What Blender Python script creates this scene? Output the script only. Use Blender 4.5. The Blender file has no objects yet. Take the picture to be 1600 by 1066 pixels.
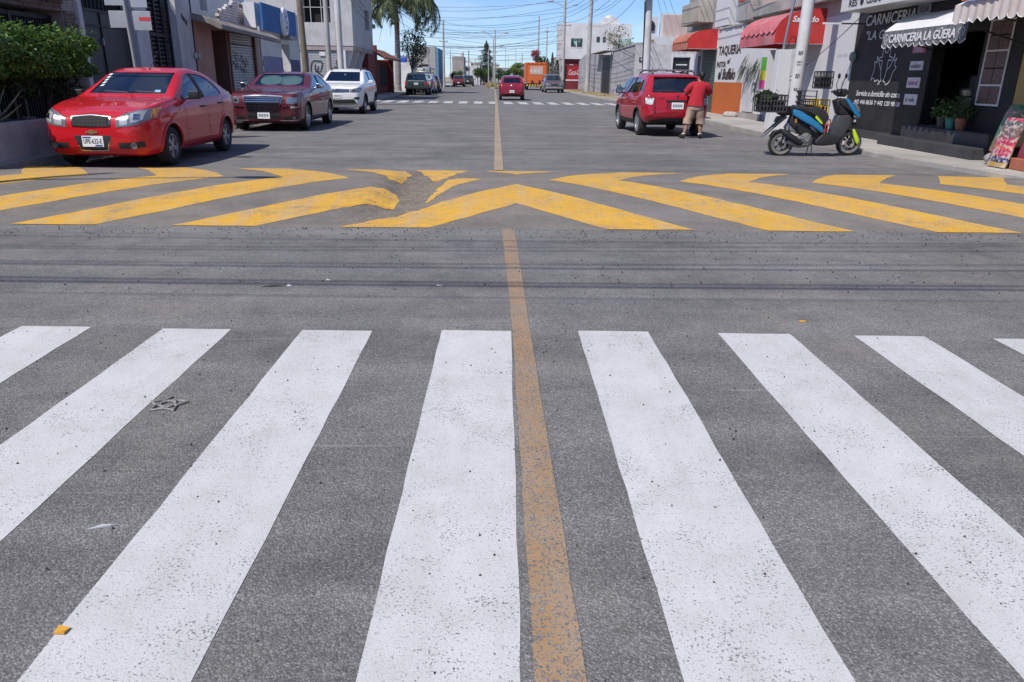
import bpy, bmesh, math, random
import numpy as np
from mathutils import Vector, Matrix
from mathutils.bvhtree import BVHTree
rad = math.radians
SC = bpy.context.scene
COL = SC.collection

# ------------------------------------------------------------------ camera
CAM_H, F_PX, PITCH, YAW, ROLL = 1.40, 1170.0, math.atan(412/1170.0), math.atan(31/1170.0*math.cos(math.atan(412/1170.0))), rad(0.8)
fw = Vector((math.sin(YAW)*math.cos(PITCH), math.cos(YAW)*math.cos(PITCH), -math.sin(PITCH)))
rt = Vector((math.cos(YAW), -math.sin(YAW), 0)); up = rt.cross(fw)
r2 = rt*math.cos(ROLL) + up*math.sin(ROLL); u2 = up*math.cos(ROLL) - rt*math.sin(ROLL)
cd = bpy.data.cameras.new('camera'); cam = bpy.data.objects.new('camera', cd); COL.objects.link(cam)
m3 = Matrix((r2, u2, -fw)).transposed(); cam.matrix_world = Matrix.Translation((0, 0, CAM_H)) @ m3.to_4x4()
cd.sensor_width = 36.0; cd.lens = 36.0*F_PX/1600.0; cd.clip_start = 0.05; cd.clip_end = 5000
SC.camera = cam

# ------------------------------------------------------------------ sky and sun
SUN_EL, SUN_H = rad(53), Vector((-0.69, -0.724))       # direction towards the sun: left and behind the camera
W = bpy.data.worlds.new('World'); SC.world = W; W.use_nodes = True
nt = W.node_tree; nt.nodes.clear()
sky = nt.nodes.new('ShaderNodeTexSky'); sky.sky_type = 'NISHITA'; sky.sun_disc = False
sky.sun_elevation = SUN_EL; sky.sun_rotation = math.atan2(SUN_H.x, SUN_H.y)
sky.altitude = 1800; sky.air_density = 1.0; sky.dust_density = 0.4; sky.ozone_density = 2.0
bg = nt.nodes.new('ShaderNodeBackground'); bg.inputs[1].default_value = 0.13
wo = nt.nodes.new('ShaderNodeOutputWorld')
# thin high cloud veils over the sky
tc = nt.nodes.new('ShaderNodeTexCoord'); mp = nt.nodes.new('ShaderNodeMapping'); mp.inputs['Scale'].default_value = (1.2, 0.7, 7.0)
ns = nt.nodes.new('ShaderNodeTexNoise'); ns.inputs['Scale'].default_value = 2.6; ns.inputs['Detail'].default_value = 7; ns.inputs['Roughness'].default_value = 0.6
rp = nt.nodes.new('ShaderNodeValToRGB'); rp.color_ramp.elements[0].position = 0.46; rp.color_ramp.elements[1].position = 0.80
rp.color_ramp.elements[1].color = (0.30, 0.30, 0.30, 1)
mx = nt.nodes.new('ShaderNodeMixRGB'); mx.inputs[2].default_value = (7.5, 7.8, 8.3, 1)
L = nt.links.new
L(tc.outputs['Generated'], mp.inputs[0]); L(mp.outputs[0], ns.inputs['Vector']); L(ns.outputs[0], rp.inputs[0])
L(rp.outputs[0], mx.inputs[0]); tn = nt.nodes.new('ShaderNodeMixRGB'); tn.blend_type = 'MULTIPLY'; tn.inputs[0].default_value = 1; tn.inputs[2].default_value = (.50,.61,.82,1)
L(sky.outputs[0], tn.inputs[1]); L(tn.outputs[0], mx.inputs[1]); L(mx.outputs[0], bg.inputs[0]); L(bg.outputs[0], wo.inputs[0])
sd = bpy.data.lights.new('sun', 'SUN'); sd.energy = 3.8; sd.angle = rad(0.53); sd.color = (1.0, 0.955, 0.89)
sun = bpy.data.objects.new('sun', sd); COL.objects.link(sun)
sv = Vector((SUN_H.x*math.cos(SUN_EL), SUN_H.y*math.cos(SUN_EL), math.sin(SUN_EL)))
sun.rotation_euler = sv.to_track_quat('Z', 'Y').to_euler(); sun.location = sv*60
vs = SC.view_settings; vs.view_transform = 'Standard'; vs.look = 'None'; vs.exposure = 0.35; vs.gamma = 1.0; vs.use_curve_mapping = False
SC.render.film_transparent = False

# ------------------------------------------------------------------ helpers
rng = random.Random(7)
class MB:
    """collects faces; build() links them as ONE mesh object"""
    def __init__(s): s.v = []; s.f = []
    def add(s, vs, fs):
        o = len(s.v); s.v += [tuple(p) for p in vs]; s.f += [tuple(i+o for i in f) for f in fs]; return s
    def box(s, x0, x1, y0, y1, z0, z1):
        return s.add([(x0,y0,z0),(x1,y0,z0),(x1,y1,z0),(x0,y1,z0),(x0,y0,z1),(x1,y0,z1),(x1,y1,z1),(x0,y1,z1)],
                     [(0,3,2,1),(4,5,6,7),(0,1,5,4),(1,2,6,5),(2,3,7,6),(3,0,4,7)])
    def obox(s, M, sx, sy, sz):
        c = [M @ Vector((a*sx/2, b*sy/2, d*sz/2)) for d in (-1,1) for a,b in ((-1,-1),(1,-1),(1,1),(-1,1))]
        return s.add(c, [(0,3,2,1),(4,5,6,7),(0,1,5,4),(1,2,6,5),(2,3,7,6),(3,0,4,7)])
    def poly(s, pts): return s.add(pts, [tuple(range(len(pts)))])
    def prism(s, pts, axis, a, b):
        def P(p, t): return {'x': (t,p[0],p[1]), 'y': (p[0],t,p[1]), 'z': (p[0],p[1],t)}[axis]
        n = len(pts); vs = [P(p,a) for p in pts] + [P(p,b) for p in pts]
        ar = sum(pts[i][0]*pts[(i+1)%n][1]-pts[(i+1)%n][0]*pts[i][1] for i in range(n))
        fs = [tuple(range(n)), tuple(range(2*n-1, n-1, -1))] + [(i, n+i, n+(i+1)%n, (i+1)%n) for i in range(n)]
        flip = (ar > 0) == (b > a)
        if axis == 'y': flip = not flip
        if not flip: fs = [tuple(reversed(f)) for f in fs]
        return s.add(vs, [tuple(reversed(f)) for f in fs])
    def tube(s, path, r, n=8, caps=True):
        path = [Vector(p) for p in path]; k = len(path); rs = r if isinstance(r, (list, tuple)) else [r]*k
        vs = []; prev = None
        for i, p in enumerate(path):
            d = (path[min(i+1,k-1)] - path[max(i-1,0)]).normalized()
            if prev is None:
                a = d.cross(Vector((0,0,1)));  a = d.cross(Vector((1,0,0))) if a.length < .05 else a
            else: a = prev - d*prev.dot(d)
            a.normalize(); prev = a; b = d.cross(a)
            vs += [p + (a*math.cos(t) + b*math.sin(t))*rs[i] for t in (2*math.pi*j/n for j in range(n))]
        fs = [(i*n+j, i*n+(j+1)%n, (i+1)*n+(j+1)%n, (i+1)*n+j) for i in range(k-1) for j in range(n)]
        if caps: fs += [tuple(reversed(range(n))), tuple(range((k-1)*n, k*n))]
        return s.add(vs, fs)
    def lathe(s, prof, n=24, M=None, closed=False, caps=True):
        M = M or Matrix(); vs = []; k = len(prof)
        for r, z in prof: vs += [M @ Vector((r*math.cos(2*math.pi*j/n), r*math.sin(2*math.pi*j/n), z)) for j in range(n)]
        kk = k if closed else k-1
        fs = [(i*n+j, i*n+(j+1)%n, ((i+1)%k)*n+(j+1)%n, ((i+1)%k)*n+j) for i in range(kk) for j in range(n)]
        if not closed and caps:
            if prof[0][0] > 1e-6: fs.append(tuple(reversed(range(n))))
            if prof[-1][0] > 1e-6: fs.append(tuple(range((k-1)*n, k*n)))
        return s.add(vs, fs)
    def ball(s, c, rx, ry, rz, n=12, m=8):
        prof = [(math.sin(math.pi*i/m), -math.cos(math.pi*i/m)) for i in range(m+1)]
        prof[0] = (1e-4, -1); prof[-1] = (1e-4, 1)
        return s.lathe(prof, n, Matrix.Translation(c) @ Matrix.Diagonal((rx,ry,rz,1)))
    def grid(s, pts):                # pts[i][j] rows
        k = len(pts); n = len(pts[0])
        return s.add([p for r in pts for p in r], [(i*n+j, i*n+j+1, (i+1)*n+j+1, (i+1)*n+j) for i in range(k-1) for j in range(n-1)])
    def xf(s, M): s.v = [tuple(M @ Vector(p)) for p in s.v]; return s
    def mesh(s, name, bev=0, seg=2, smooth=False, fix=True):
        me = bpy.data.meshes.new(name); me.from_pydata(s.v, [], s.f)
        if fix or bev:
            bm = bmesh.new(); bm.from_mesh(me)
            if fix: bmesh.ops.recalc_face_normals(bm, faces=bm.faces)
            if bev:
                es = [e for e in bm.edges if len(e.link_faces) == 2 and e.calc_face_angle(0) > .5]
                bmesh.ops.bevel(bm, geom=es, offset=bev, segments=seg, affect='EDGES', profile=.5, clamp_overlap=True)
            bm.to_mesh(me); bm.free()
        if smooth: shade(me, smooth)
        return me
    def build(s, name, mat, parent=None, bev=0, seg=2, smooth=False, local=False, fix=True):
        return link(name, s.mesh(name, bev, seg, smooth, fix), mat, parent, local)
def shade(me, ang=40):
    me.polygons.foreach_set('use_smooth', [True]*len(me.polygons))
    if ang is not True and ang < 179: me.set_sharp_from_angle(angle=rad(ang))
def link(name, me, mat, parent=None, local=False):
    o = bpy.data.objects.new(name, me); COL.objects.link(o)
    if mat:
        for m in (mat if isinstance(mat, (list, tuple)) else [mat]): me.materials.append(m)
    if parent:
        o.parent = parent
        if not local:
            p = parent
            while p.parent: p = p.parent
            o.matrix_parent_inverse = (Matrix.Translation(p.location) if p.type == 'EMPTY' else Matrix()).inverted()
            if parent is not p: o.matrix_parent_inverse = Matrix()
    return o
def sub(o, parent):
    """a mesh in world coordinates becomes a sub-part of a part that was itself built in world coordinates"""
    o.parent = parent; o.matrix_parent_inverse = Matrix(); return o
def tag(o, label=None, cat=None, group=None, kind=None):
    for k, v in (('label',label),('category',cat),('group',group),('kind',kind)):
        if v: o[k] = v
    return o
def thing(name, loc, label, cat, group=None, rotz=0):
    o = bpy.data.objects.new(name, None); COL.objects.link(o); o.location = loc; o.rotation_euler = (0,0,rotz); o.empty_display_size = .3
    return tag(o, label, cat, group)
def struct(name, mb, mat, **k): return tag(mb.build(name, mat, **k), kind='structure')
def copy_tree(o, parent=None):
    c = o.copy(); COL.objects.link(c); c.parent = parent
    for ch in o.children: copy_tree(ch, c)
    return c
def frame(o, xd, yd):
    x, y = Vector(xd), Vector(yd); z = x.cross(y)
    return Matrix.Translation(o) @ Matrix((x, y, z)).transposed().to_4x4()
def FR(Y, z, off=.012, X=9.0): return frame((X-off, Y, z), (0,-1,0), (0,0,1))     # on the right-hand facades, reading from far to near
def FL(Y, z, off=.012, X=-8.6): return frame((X+off, Y, z), (0,1,0), (0,0,1))     # on the left-hand facades
def FC(X, z, Y, off=.012): return frame((X, Y-off, z), (1,0,0), (0,0,1))          # on faces turned to the camera
def text(s, w, h, M, mat, parent=None, name='lettering', shear=0, ext=.002, local=False, bold=0):
    cu = bpy.data.curves.new('t', 'FONT'); cu.body = s; cu.extrude = .01; cu.shear = shear; cu.resolution_u = 3; cu.offset = bold
    o = bpy.data.objects.new('t', cu); COL.objects.link(o)
    bpy.context.view_layer.update()
    me = bpy.data.meshes.new_from_object(o.evaluated_get(bpy.context.evaluated_depsgraph_get()))
    bpy.data.objects.remove(o); bpy.data.curves.remove(cu)
    n = len(me.vertices); co = np.empty(n*3); me.vertices.foreach_get('co', co); co = co.reshape(-1,3)
    lo, hi = co.min(0), co.max(0); sc = (np.array([w, h, 2*ext]))/(hi-lo); co = (co-lo)*sc
    me.vertices.foreach_set('co', co.ravel()); me.transform(M); me.update(); me.materials.clear(); me.name = name
    return link(name, me, mat, parent, local)
def ribbon(mb, pts, w, M, closed=False):
    """a flat painted stroke along 2D points on the plane M"""
    P = [Vector((p[0],p[1],0)) for p in pts]; k = len(P); l = []; r = []
    for i in range(k):
        a = P[(i-1)%k] if (closed or i>0) else P[i]; b = P[(i+1)%k] if (closed or i<k-1) else P[i]
        d = (b-a); d = d.normalized() if d.length > 1e-6 else Vector((1,0,0)); n = Vector((-d.y,d.x,0))*w/2
        l.append(M @ (P[i]+n)); r.append(M @ (P[i]-n))
    m = k if closed else k-1
    mb.add(l+r, [(i, k+i, k+(i+1)%k, (i+1)%k) for i in range(m)])
def cr(pts, n=6, closed=False):
    """Catmull-Rom through points"""
    P = [np.array(p, float) for p in pts]; k = len(P); out = []
    for i in range(k if closed else k-1):
        p0 = P[(i-1)%k] if closed or i>0 else P[i]; p1 = P[i]; p2 = P[(i+1)%k]; p3 = P[(i+2)%k] if closed or i<k-2 else P[(i+1)%k]
        for j in range(n):
            t = j/n; out.append(tuple(.5*((2*p1)+(-p0+p2)*t+(2*p0-5*p1+4*p2-p3)*t*t+(-p0+3*p1-3*p2+p3)*t**3)))
    if not closed: out.append(tuple(P[-1]))
    return out

# ------------------------------------------------------------------ materials
class NT:
    def __init__(s, name):
        s.m = bpy.data.materials.new(name); s.m.use_nodes = True; s.t = s.m.node_tree; s.t.nodes.clear()
        s.out = s.t.nodes.new('ShaderNodeOutputMaterial'); s.pos = s.n('ShaderNodeNewGeometry').outputs['Position']
        s.obj = s.n('ShaderNodeTexCoord').outputs['Object']
    def n(s, t, **k):
        x = s.t.nodes.new(t)
        for a, b in k.items():
            if a in x.inputs: s.set(x.inputs[a], b)
            else: setattr(x, a, b)
        return x
    def set(s, i, v):
        if isinstance(v, bpy.types.NodeSocket): s.t.links.new(v, i)
        else: i.default_value = v
    def map(s, v, sc):
        x = s.n('ShaderNodeMapping'); s.set(x.inputs[0], v); x.inputs['Scale'].default_value = sc; return x.outputs[0]
    def noise(s, scale, detail=3, rough=.55, v=None, dist=0):
        x = s.n('ShaderNodeTexNoise'); s.set(x.inputs['Vector'], v or s.pos); x.inputs['Scale'].default_value = scale
        x.inputs['Detail'].default_value = detail; x.inputs['Roughness'].default_value = rough; x.inputs['Distortion'].default_value = dist; return x.outputs[0]
    def vor(s, scale, v=None, feat='F1', rnd=1):
        x = s.n('ShaderNodeTexVoronoi'); x.feature = feat; s.set(x.inputs['Vector'], v or s.pos); x.inputs['Scale'].default_value = scale; x.inputs['Randomness'].default_value = rnd; return x
    def ramp(s, f, *st):
        x = s.n('ShaderNodeValToRGB'); e = x.color_ramp.elements
        while len(e) < len(st): e.new(.5)
        for a, (p, c) in zip(e, st):
            a.position = p; a.color = (c,c,c,1) if isinstance(c, (int,float)) else tuple(c)+(1,)
        s.set(x.inputs[0], f); return x.outputs[0]
    def mix(s, f, a, b, t='MIX'):
        x = s.n('ShaderNodeMixRGB'); x.blend_type = t; s.set(x.inputs[0], f)
        for i, c in ((1,a),(2,b)): s.set(x.inputs[i], c if isinstance(c, bpy.types.NodeSocket) else ((c,c,c,1) if isinstance(c,(int,float)) else tuple(c)+(1,)))
        return x.outputs[0]
    def math(s, op, a, b=0., clamp=False):
        x = s.n('ShaderNodeMath'); x.operation = op; x.use_clamp = clamp; s.set(x.inputs[0], a); s.set(x.inputs[1], b); return x.outputs[0]
    def bsdf(s, **k):
        x = s.n('ShaderNodeBsdfPrincipled')
        for a, b in k.items():
            a = {'col':'Base Color','rough':'Roughness','metal':'Metallic','spec':'Specular IOR Level','coat':'Coat Weight','crough':'Coat Roughness','nrm':'Normal','emit':'Emission Color','estr':'Emission Strength','alpha':'Alpha','trans':'Transmission Weight','sheen':'Sheen Weight'}[a]
            s.set(x.inputs[a], (tuple(b)+(1,) if isinstance(b,(tuple,list)) and len(b)==3 else b))
        return x.outputs[0]
    def bump(s, h, st=.3, d=.01):
        x = s.n('ShaderNodeBump'); s.set(x.inputs['Height'], h); x.inputs['Strength'].default_value = st; x.inputs['Distance'].default_value = d; return x.outputs[0]
    def done(s, sh): s.t.links.new(sh, s.out.inputs[0]); return s.m
MATS = {}
def mat(name, col, rough=.75, var=.12, scale=1.5, fine=35, bump=.15, metal=0, spec=.4, coat=0, streak=0, dirt=0, dirtcol=(.16,.13,.10)):
    """a plain surface with cloudy tone changes, fine grain, dirt patches and rain streaks"""
    if name in MATS: return MATS[name]
    t = NT(name); a = t.noise(scale, 5, .6); b = t.noise(fine, 3, .6)
    lo = tuple(max(0, c*(1-2.2*var)) for c in col); hi = tuple(min(1, c*(1+1.5*var)) for c in col)
    c = t.mix(t.ramp(a, (.3,0.),(.7,1.)), lo, hi)
    c = t.mix(t.ramp(b, (.35,.75),(.65,0.)), c, tuple(x*.86 for x in col)) if var > 0.01 else c
    if streak:
        st = t.noise(3.0, 4, .65, t.map(t.pos, (2.2,2.2,.16)))
        c = t.mix(t.math('MULTIPLY', t.ramp(st, (.5,0.),(.75,1.)), streak), c, dirtcol)
    if dirt:
        d = t.noise(.9, 6, .68)
        c = t.mix(t.math('MULTIPLY', t.ramp(d, (.48,0.),(.68,1.)), dirt), c, dirtcol)
    k = dict(col=c, rough=rough, metal=metal, spec=spec, coat=coat)
    if bump: k['nrm'] = t.bump(b, bump, .006)
    MATS[name] = t.done(t.bsdf(**k)); return MATS[name]
def plain(name, col, rough=.5, metal=0, spec=.5, coat=0):
    if name in MATS: return MATS[name]
    t = NT(name); MATS[name] = t.done(t.bsdf(col=col, rough=rough, metal=metal, spec=spec, coat=coat, crough=.03)); return MATS[name]

def asphalt_nodes(t, tone=1.0, dust=.25):
    """colour and relief of worn street asphalt: single stones, dark bitumen between them, broad patches"""
    v = t.vor(150); stone = t.n('ShaderNodeSeparateColor'); t.set(stone.inputs[0], v.outputs['Color'])
    g = t.ramp(stone.outputs[0], (0.,.10*tone),(.35,.15*tone),(.75,.205*tone),(.97,.32*tone))
    v2 = t.vor(340); st2 = t.n('ShaderNodeSeparateColor'); t.set(st2.inputs[0], v2.outputs['Color'])
    g = t.mix(.35, g, t.ramp(st2.outputs[1], (0.,.08*tone),(.8,.20*tone),(1.,.42*tone)))
    pits = t.ramp(v.outputs['Distance'], (.42,0.),(.72,1.))
    g = t.mix(t.math('MULTIPLY', pits, .5), g, .065*tone)
    broad = t.noise(.55, 5, .62); mid = t.noise(3.2, 5, .65)
    g = t.mix(1., g, t.ramp(broad, (.3,.76),(.7,1.18)), 'MULTIPLY')
    g = t.mix(1., g, t.ramp(mid, (.3,.86),(.72,1.13)), 'MULTIPLY')
    tr = t.noise(1.0, 4, .6, t.map(t.pos, (.12,2.2,1)))                 # marks of tyres that cross here
    g = t.mix(1., g, t.ramp(tr, (.36,.82),(.6,1.07)), 'MULTIPLY')
    c = t.mix(1., g, (1.07,1.035,1.02), 'MULTIPLY')
    oil = t.noise(1.7, 5, .6, t.map(t.pos, (1,.6,1)))                   # drips and old stains
    c = t.mix(t.math('MULTIPLY', t.ramp(oil, (.60,0.),(.74,1.)), .45), c, (.055,.053,.055))
    sc_ = t.noise(2.0, 3, .55, t.map(t.pos, (.5,14,1)), 1.5)             # pale scuffs
    c = t.mix(t.math('MULTIPLY', t.ramp(sc_, (.66,0.),(.72,1.)), .35), c, (.30,.29,.285))
    du = t.noise(.8, 6, .7)
    c = t.mix(t.math('MULTIPLY', t.ramp(du, (.48,0.),(.72,1.)), dust), c, (.30,.255,.20))
    h = t.math('ADD', t.math('MULTIPLY', v.outputs['Distance'], -1.), t.math('MULTIPLY', mid, .3))
    return c, h
def make_asphalt(name, tone=1.0, dust=.25):
    t = NT(name); c, h = asphalt_nodes(t, tone, dust)
    return t.done(t.bsdf(col=c, rough=.82, spec=.35, nrm=t.bump(h, .55, .006)))
def make_paint(name, col, wear=.5, grain=.5, col2=None, tone=1.0, dust=.25, dirty=.25):
    """road paint that has worn off the stone tops and never filled the pits"""
    t = NT(name); c, h = asphalt_nodes(t, tone, dust)
    v = t.vor(150); sc = t.n('ShaderNodeSeparateColor'); t.set(sc.inputs[0], v.outputs['Color'])
    n1 = t.noise(120, 3, .65); n2 = t.noise(2.2, 5, .65); n3 = t.noise(9, 4, .6)
    area = t.ramp(n2, (.32,0.),(.75,1.))
    thr = t.math('ADD', t.math('MULTIPLY', area, .16*wear), t.math('MULTIPLY', t.ramp(n3, (.4,0.),(.8,1.)), .10*wear))
    lim = t.math('SUBTRACT', .775-.10*wear, thr)
    m1 = t.math('MULTIPLY', t.math('SUBTRACT', n1, lim), 14., True)                       # specks
    m2 = t.math('MULTIPLY', t.math('SUBTRACT', sc.outputs[2], 1.0-.62*grain), 8., True)      # single stones worn bare
    m2 = t.math('MULTIPLY', m2, t.ramp(n1, (.40,0.),(.55,1.)))
    m = t.math('MAXIMUM', m1, m2)
    p = t.mix(t.ramp(t.noise(1.4, 6, .65), (.3,0.),(.75,1.)), col, col2 or tuple(x*.86 for x in col))
    p = t.mix(t.math('MULTIPLY', t.ramp(t.noise(1.0, 5, .65, t.map(t.pos, (5,.45,1))), (.50,0.),(.72,1.)), dirty*.9), p, (.38,.36,.345))     # tyre-greyed tracks
    p = t.mix(t.math('MULTIPLY', t.ramp(t.noise(5.5, 6, .7), (.45,0.),(.75,1.)), dirty), p, (.36,.33,.30))
    p = t.mix(t.math('MULTIPLY', t.ramp(v.outputs['Distance'], (.35,0.),(.7,1.)), .10), p, (.2,.19,.18))
    cc = t.mix(m, p, c)
    return t.done(t.bsdf(col=cc, rough=.72, spec=.4, nrm=t.bump(h, .20, .005)))
def make_hump():
    t = NT('hump asphalt'); c, h = asphalt_nodes(t, 1.05, .6); sp = t.n('ShaderNodeSeparateXYZ'); t.set(sp.inputs[0], t.pos)
    c = t.mix(.35, c, (.23,.19,.155))                                   # dusty crown
    d = t.math('ABSOLUTE', t.math('ADD', sp.outputs[0], 1.02)); n = t.noise(7, 5, .7); k = t.math('ADD', d, t.math('MULTIPLY', n, .5))
    c = t.mix(t.ramp(k, (.42,.75),(.95,0.)), c, t.mix(t.ramp(t.noise(24, 4, .7), (.35,0.),(.65,1.)), (.10,.08,.06), (.30,.25,.19)))   # washed silt in the gutter cut
    return t.done(t.bsdf(col=c, rough=.88, spec=.3, nrm=t.bump(t.math('ADD', h, t.math('MULTIPLY', t.noise(30,4,.6), 1.5)), .6, .008)))
M_ASPH = make_asphalt('asphalt'); M_BUMP = make_hump()
M_WHITE = make_paint('white road paint', (.575,.568,.57), .90, .10, None, 1.0, .25, .34)
M_YEL = make_paint('yellow road paint', (.71,.38,.010), 1.15, .20, (.58,.31,.02), 1.1, .5, .36)
M_LINE = make_paint('ochre line paint', (.35,.20,.085), 1.2, .8, (.33,.215,.12), 1.0, .2, .3)
M_LINE2 = make_paint('faded ochre line paint', (.46,.31,.16), 1.3, .5, (.34,.26,.17), 1.0, .3, .4)
M_FARWHITE = make_paint('far white road paint', (.62,.62,.62), 1.3, .3)
M_CONC = mat('pavement concrete', (.40,.375,.345), .85, .14, .8, 60, .25, dirt=.45, dirtcol=(.20,.18,.16))
M_KERB = mat('kerb concrete', (.38,.36,.335), .85, .16, 1.2, 60, .25, dirt=.5, dirtcol=(.18,.16,.14))
M_EARTH = mat('dry earth', (.34,.27,.19), .95, .2, .5, 30, .3)
# ------------------------------------------------------------------ ground, road, pavements
g = MB(); g.poly([(-1500,-600,-.06),(1500,-600,-.06),(1500,2500,-.06),(-1500,2500,-.06)]); struct('ground', g, M_EARTH)
g = MB(); g.poly([(-45,-25,0),(45,-25,0),(45,220,0),(-45,220,0)]); struct('road', g, M_ASPH)
# speed hump that runs across the street, with a gutter cut through it
HY0, HY1, HB = 7.25, 12.05, .16
def hump(x, y):
    t = (y-HY0)/(HY1-HY0)
    if t <= 0 or t >= 1: return 0.
    z = HB*math.sin(math.pi*t)**1.2
    xc = -1.03 + .06*(y-9.6) + .05*math.sin(y*2.3)
    d = (x-xc)
    cut = 1/(1+(abs(d)/(.28 if d < 0 else .36))**4)
    n = (.016*math.sin(x*7.1+y*3)*math.sin(y*9.7-x*2) + .007*math.sin(x*31+y*17)*math.sin(y*23-x*13)) * math.exp(-(d/.55)**4)
    return z*(1-.9*cut) + n*min(1, 6*t, 6*(1-t))
xs = sorted(set([-14+.5*i for i in range(57)] + [-2.2+.04*i for i in range(56)])); ys = [HY0-.03+(HY1-HY0+.06)*i/60 for i in range(61)]
g = MB(); g.grid([[(x, y, hump(x,y) + (.002 if HY0 < y < HY1 else -.012)) for x in xs] for y in ys]); struct('speed_hump', g, M_BUMP, smooth=True)

def sheet(name, poly, m, z0, base=None, step=.08, parent=None):
    """paint laid on the road or on the hump: polygon clipped to a fine grid when it lies on the hump"""
    bm = bmesh.new(); vs = [bm.verts.new((x,y,0)) for x,y in poly]; bm.faces.new(vs)
    if base:
        x0, x1 = min(p[0] for p in poly), max(p[0] for p in poly); y0, y1 = min(p[1] for p in poly), max(p[1] for p in poly)
        for a, b, ax in ((x0,x1,0),(y0,y1,1)):
            k = int((b-a)/step)
            for i in range(1, k+1):
                co = [0,0,0]; co[ax] = a+(b-a)*i/(k+1); no = [0,0,0]; no[ax] = 1
                bmesh.ops.bisect_plane(bm, geom=bm.verts[:]+bm.edges[:]+bm.faces[:], plane_co=co, plane_no=no)
        for v in bm.verts: v.co.z = base(v.co.x, v.co.y) + z0
    else:
        for v in bm.verts: v.co.z = z0
    bmesh.ops.recalc_face_normals(bm, faces=bm.faces)
    for f in bm.faces:
        if f.normal.z < 0: f.normal_flip()
    me = bpy.data.meshes.new(name); bm.to_mesh(me); bm.free()
    if base: shade(me, True)
    return link(name, me, m, parent)
def wob(poly, a=.006):
    """hand-laid edge: extra points with a small wander"""
    out = []
    for i, p in enumerate(poly):
        q = poly[(i+1)%len(poly)]; d = math.dist(p, q); n = max(1, int(d/.18))
        for j in range(n):
            t = j/n; w = a if j else 0
            out.append((p[0]+(q[0]-p[0])*t + rng.uniform(-w,w), p[1]+(q[1]-p[1])*t + rng.uniform(-w,w)))
    return out
# crosswalk bars
BARS = {-3:(-2.742,-2.75,-2.340,-2.345,4.185), -2:(-1.917,-1.98,-1.526,-1.560,4.155), -1:(-1.113,-1.153,-.708,-.732,4.142), 0:(-.308,-.335,.098,.070,4.155), 1:(.490,.471,.902,.895,4.158), 2:(1.307,1.321,1.733,1.734,4.13), 3:(2.101,2.125,2.514,2.522,4.10), 4:(2.903,2.93,3.31,3.33,4.06)}   # far and near X of both edges, far end
ORD = ['', 'first', 'second', 'third', 'fourth', 'fifth', 'sixth', 'seventh']
for i in range(-5, 6):
    x = -.30 + .7985*i; a0, a1, b0, b1, yt = BARS.get(i, (x,x,x+.405,x+.405,4.15-.015*i))
    o = sheet('crosswalk_bar', wob([(a1-.3*(a0-a1),.55),(b1-.3*(b0-b1),.55),(b0,yt-.008),(a0,yt)], .0035), M_WHITE, .002)
    side = 'the parked sedans' if i <= 0 else 'the scooter'; k = 1-i if i <= 0 else i
    tag(o, 'long white crosswalk bar touching the ochre centre line' if i == 0 else 'long white crosswalk bar, %s from the ochre centre line towards %s' % (ORD[k], side), 'road marking', 'near crosswalk bars')
for i in range(21):
    x = -8.1 + .86*i
    if abs(x-.1) < .2: x += .1
    tag(sheet('crosswalk_bar', [(x,43.4),(x+.5,43.4),(x+.42,47.2),(x-.08,47.2)], M_FARWHITE, .004), 'short worn white crosswalk bar far down the street', 'road marking', 'far crosswalk bars')
# centre line (it passes beside the fourth bar)
tag(sheet('centre_line', wob([(.105,.55),(.242,.55),(.210,4.15),(.190,7.27),(.070,7.27),(.106,4.15)], .003), M_LINE, .0035), 'worn ochre centre line running beside a white bar up to the hump', 'road marking')
tag(sheet('centre_line', [(-.02,12.1),(.13,12.1),(.12,43.3),(-.05,101),(-.2,101),(-.03,43.3)], M_LINE2, .0085), 'faded ochre centre line continuing past the hump to the median', 'road marking')
# yellow arrowheads on the hump
YT = 9.75
def on_hump(poly, lab):
    tag(sheet('hump_marking', wob(poly, .012), M_YEL, .0045, hump, .05), lab, 'road marking', 'yellow hump arrows')
for k, t in enumerate((.69, 2.38, 4.10, 5.78, 7.45)):
    on_hump([(t,YT),(t+2.02,HY0+.03),(t+2.88,HY0+.03),(t+.9,YT+.02),(t+2.30,HY1-.02),(t+1.30,HY1-.02)], '%s yellow arrowhead on the hump from its peaked middle arrow towards the shops' % ORD[k+1])
for k, t in enumerate((-1.87, -3.45, -5.15, -6.85)):
    on_hump([(t,YT),(t-2.0,HY0+.03),(t-2.8,HY0+.03),(t-.85,YT+.02),(t-2.15,HY1-.02),(t-1.35,HY1-.02)], '%s whole yellow arrowhead on the hump from the gutter cut towards the planter' % ORD[k+1])
on_hump([(-2.33,HY0+.03),(-3.14,HY0+.03),(-1.5,9.10),(-1.22,9.2),(-1.10,8.75),(-1.12,8.3),(-1.32,8.35)], 'yellow painted stripe breaking off at the gutter cut in the hump')
on_hump([(-2.35,HY1-.02),(-1.75,HY1-.02),(-1.20,11.0),(-1.24,10.1),(-1.40,10.05)], 'short yellow stripe end on the bank of the gutter cut')
on_hump([(-.84,8.55),(-.62,10.08),(-.16,9.80),(-.55,9.25)], 'small curved yellow mark between gutter cut and centre arrow')
on_hump([(-1.25,HY1-.02),(-.42,HY1-.02),(-.78,10.35)], 'yellow triangle at the back edge of the hump by the gutter cut')
on_hump([(-.15,HY1-.02),(.97,HY1-.02),(.29,10.5)], 'yellow triangle at the back edge of the hump over the centre line')
on_hump([(.26,9.35),(1.98,HY0+.03),(1.12,HY0+.03),(.23,8.28),(-.65,HY0+.03),(-1.52,HY0+.03)], 'wide yellow peaked arrow at the middle of the hump on the centre line')

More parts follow.
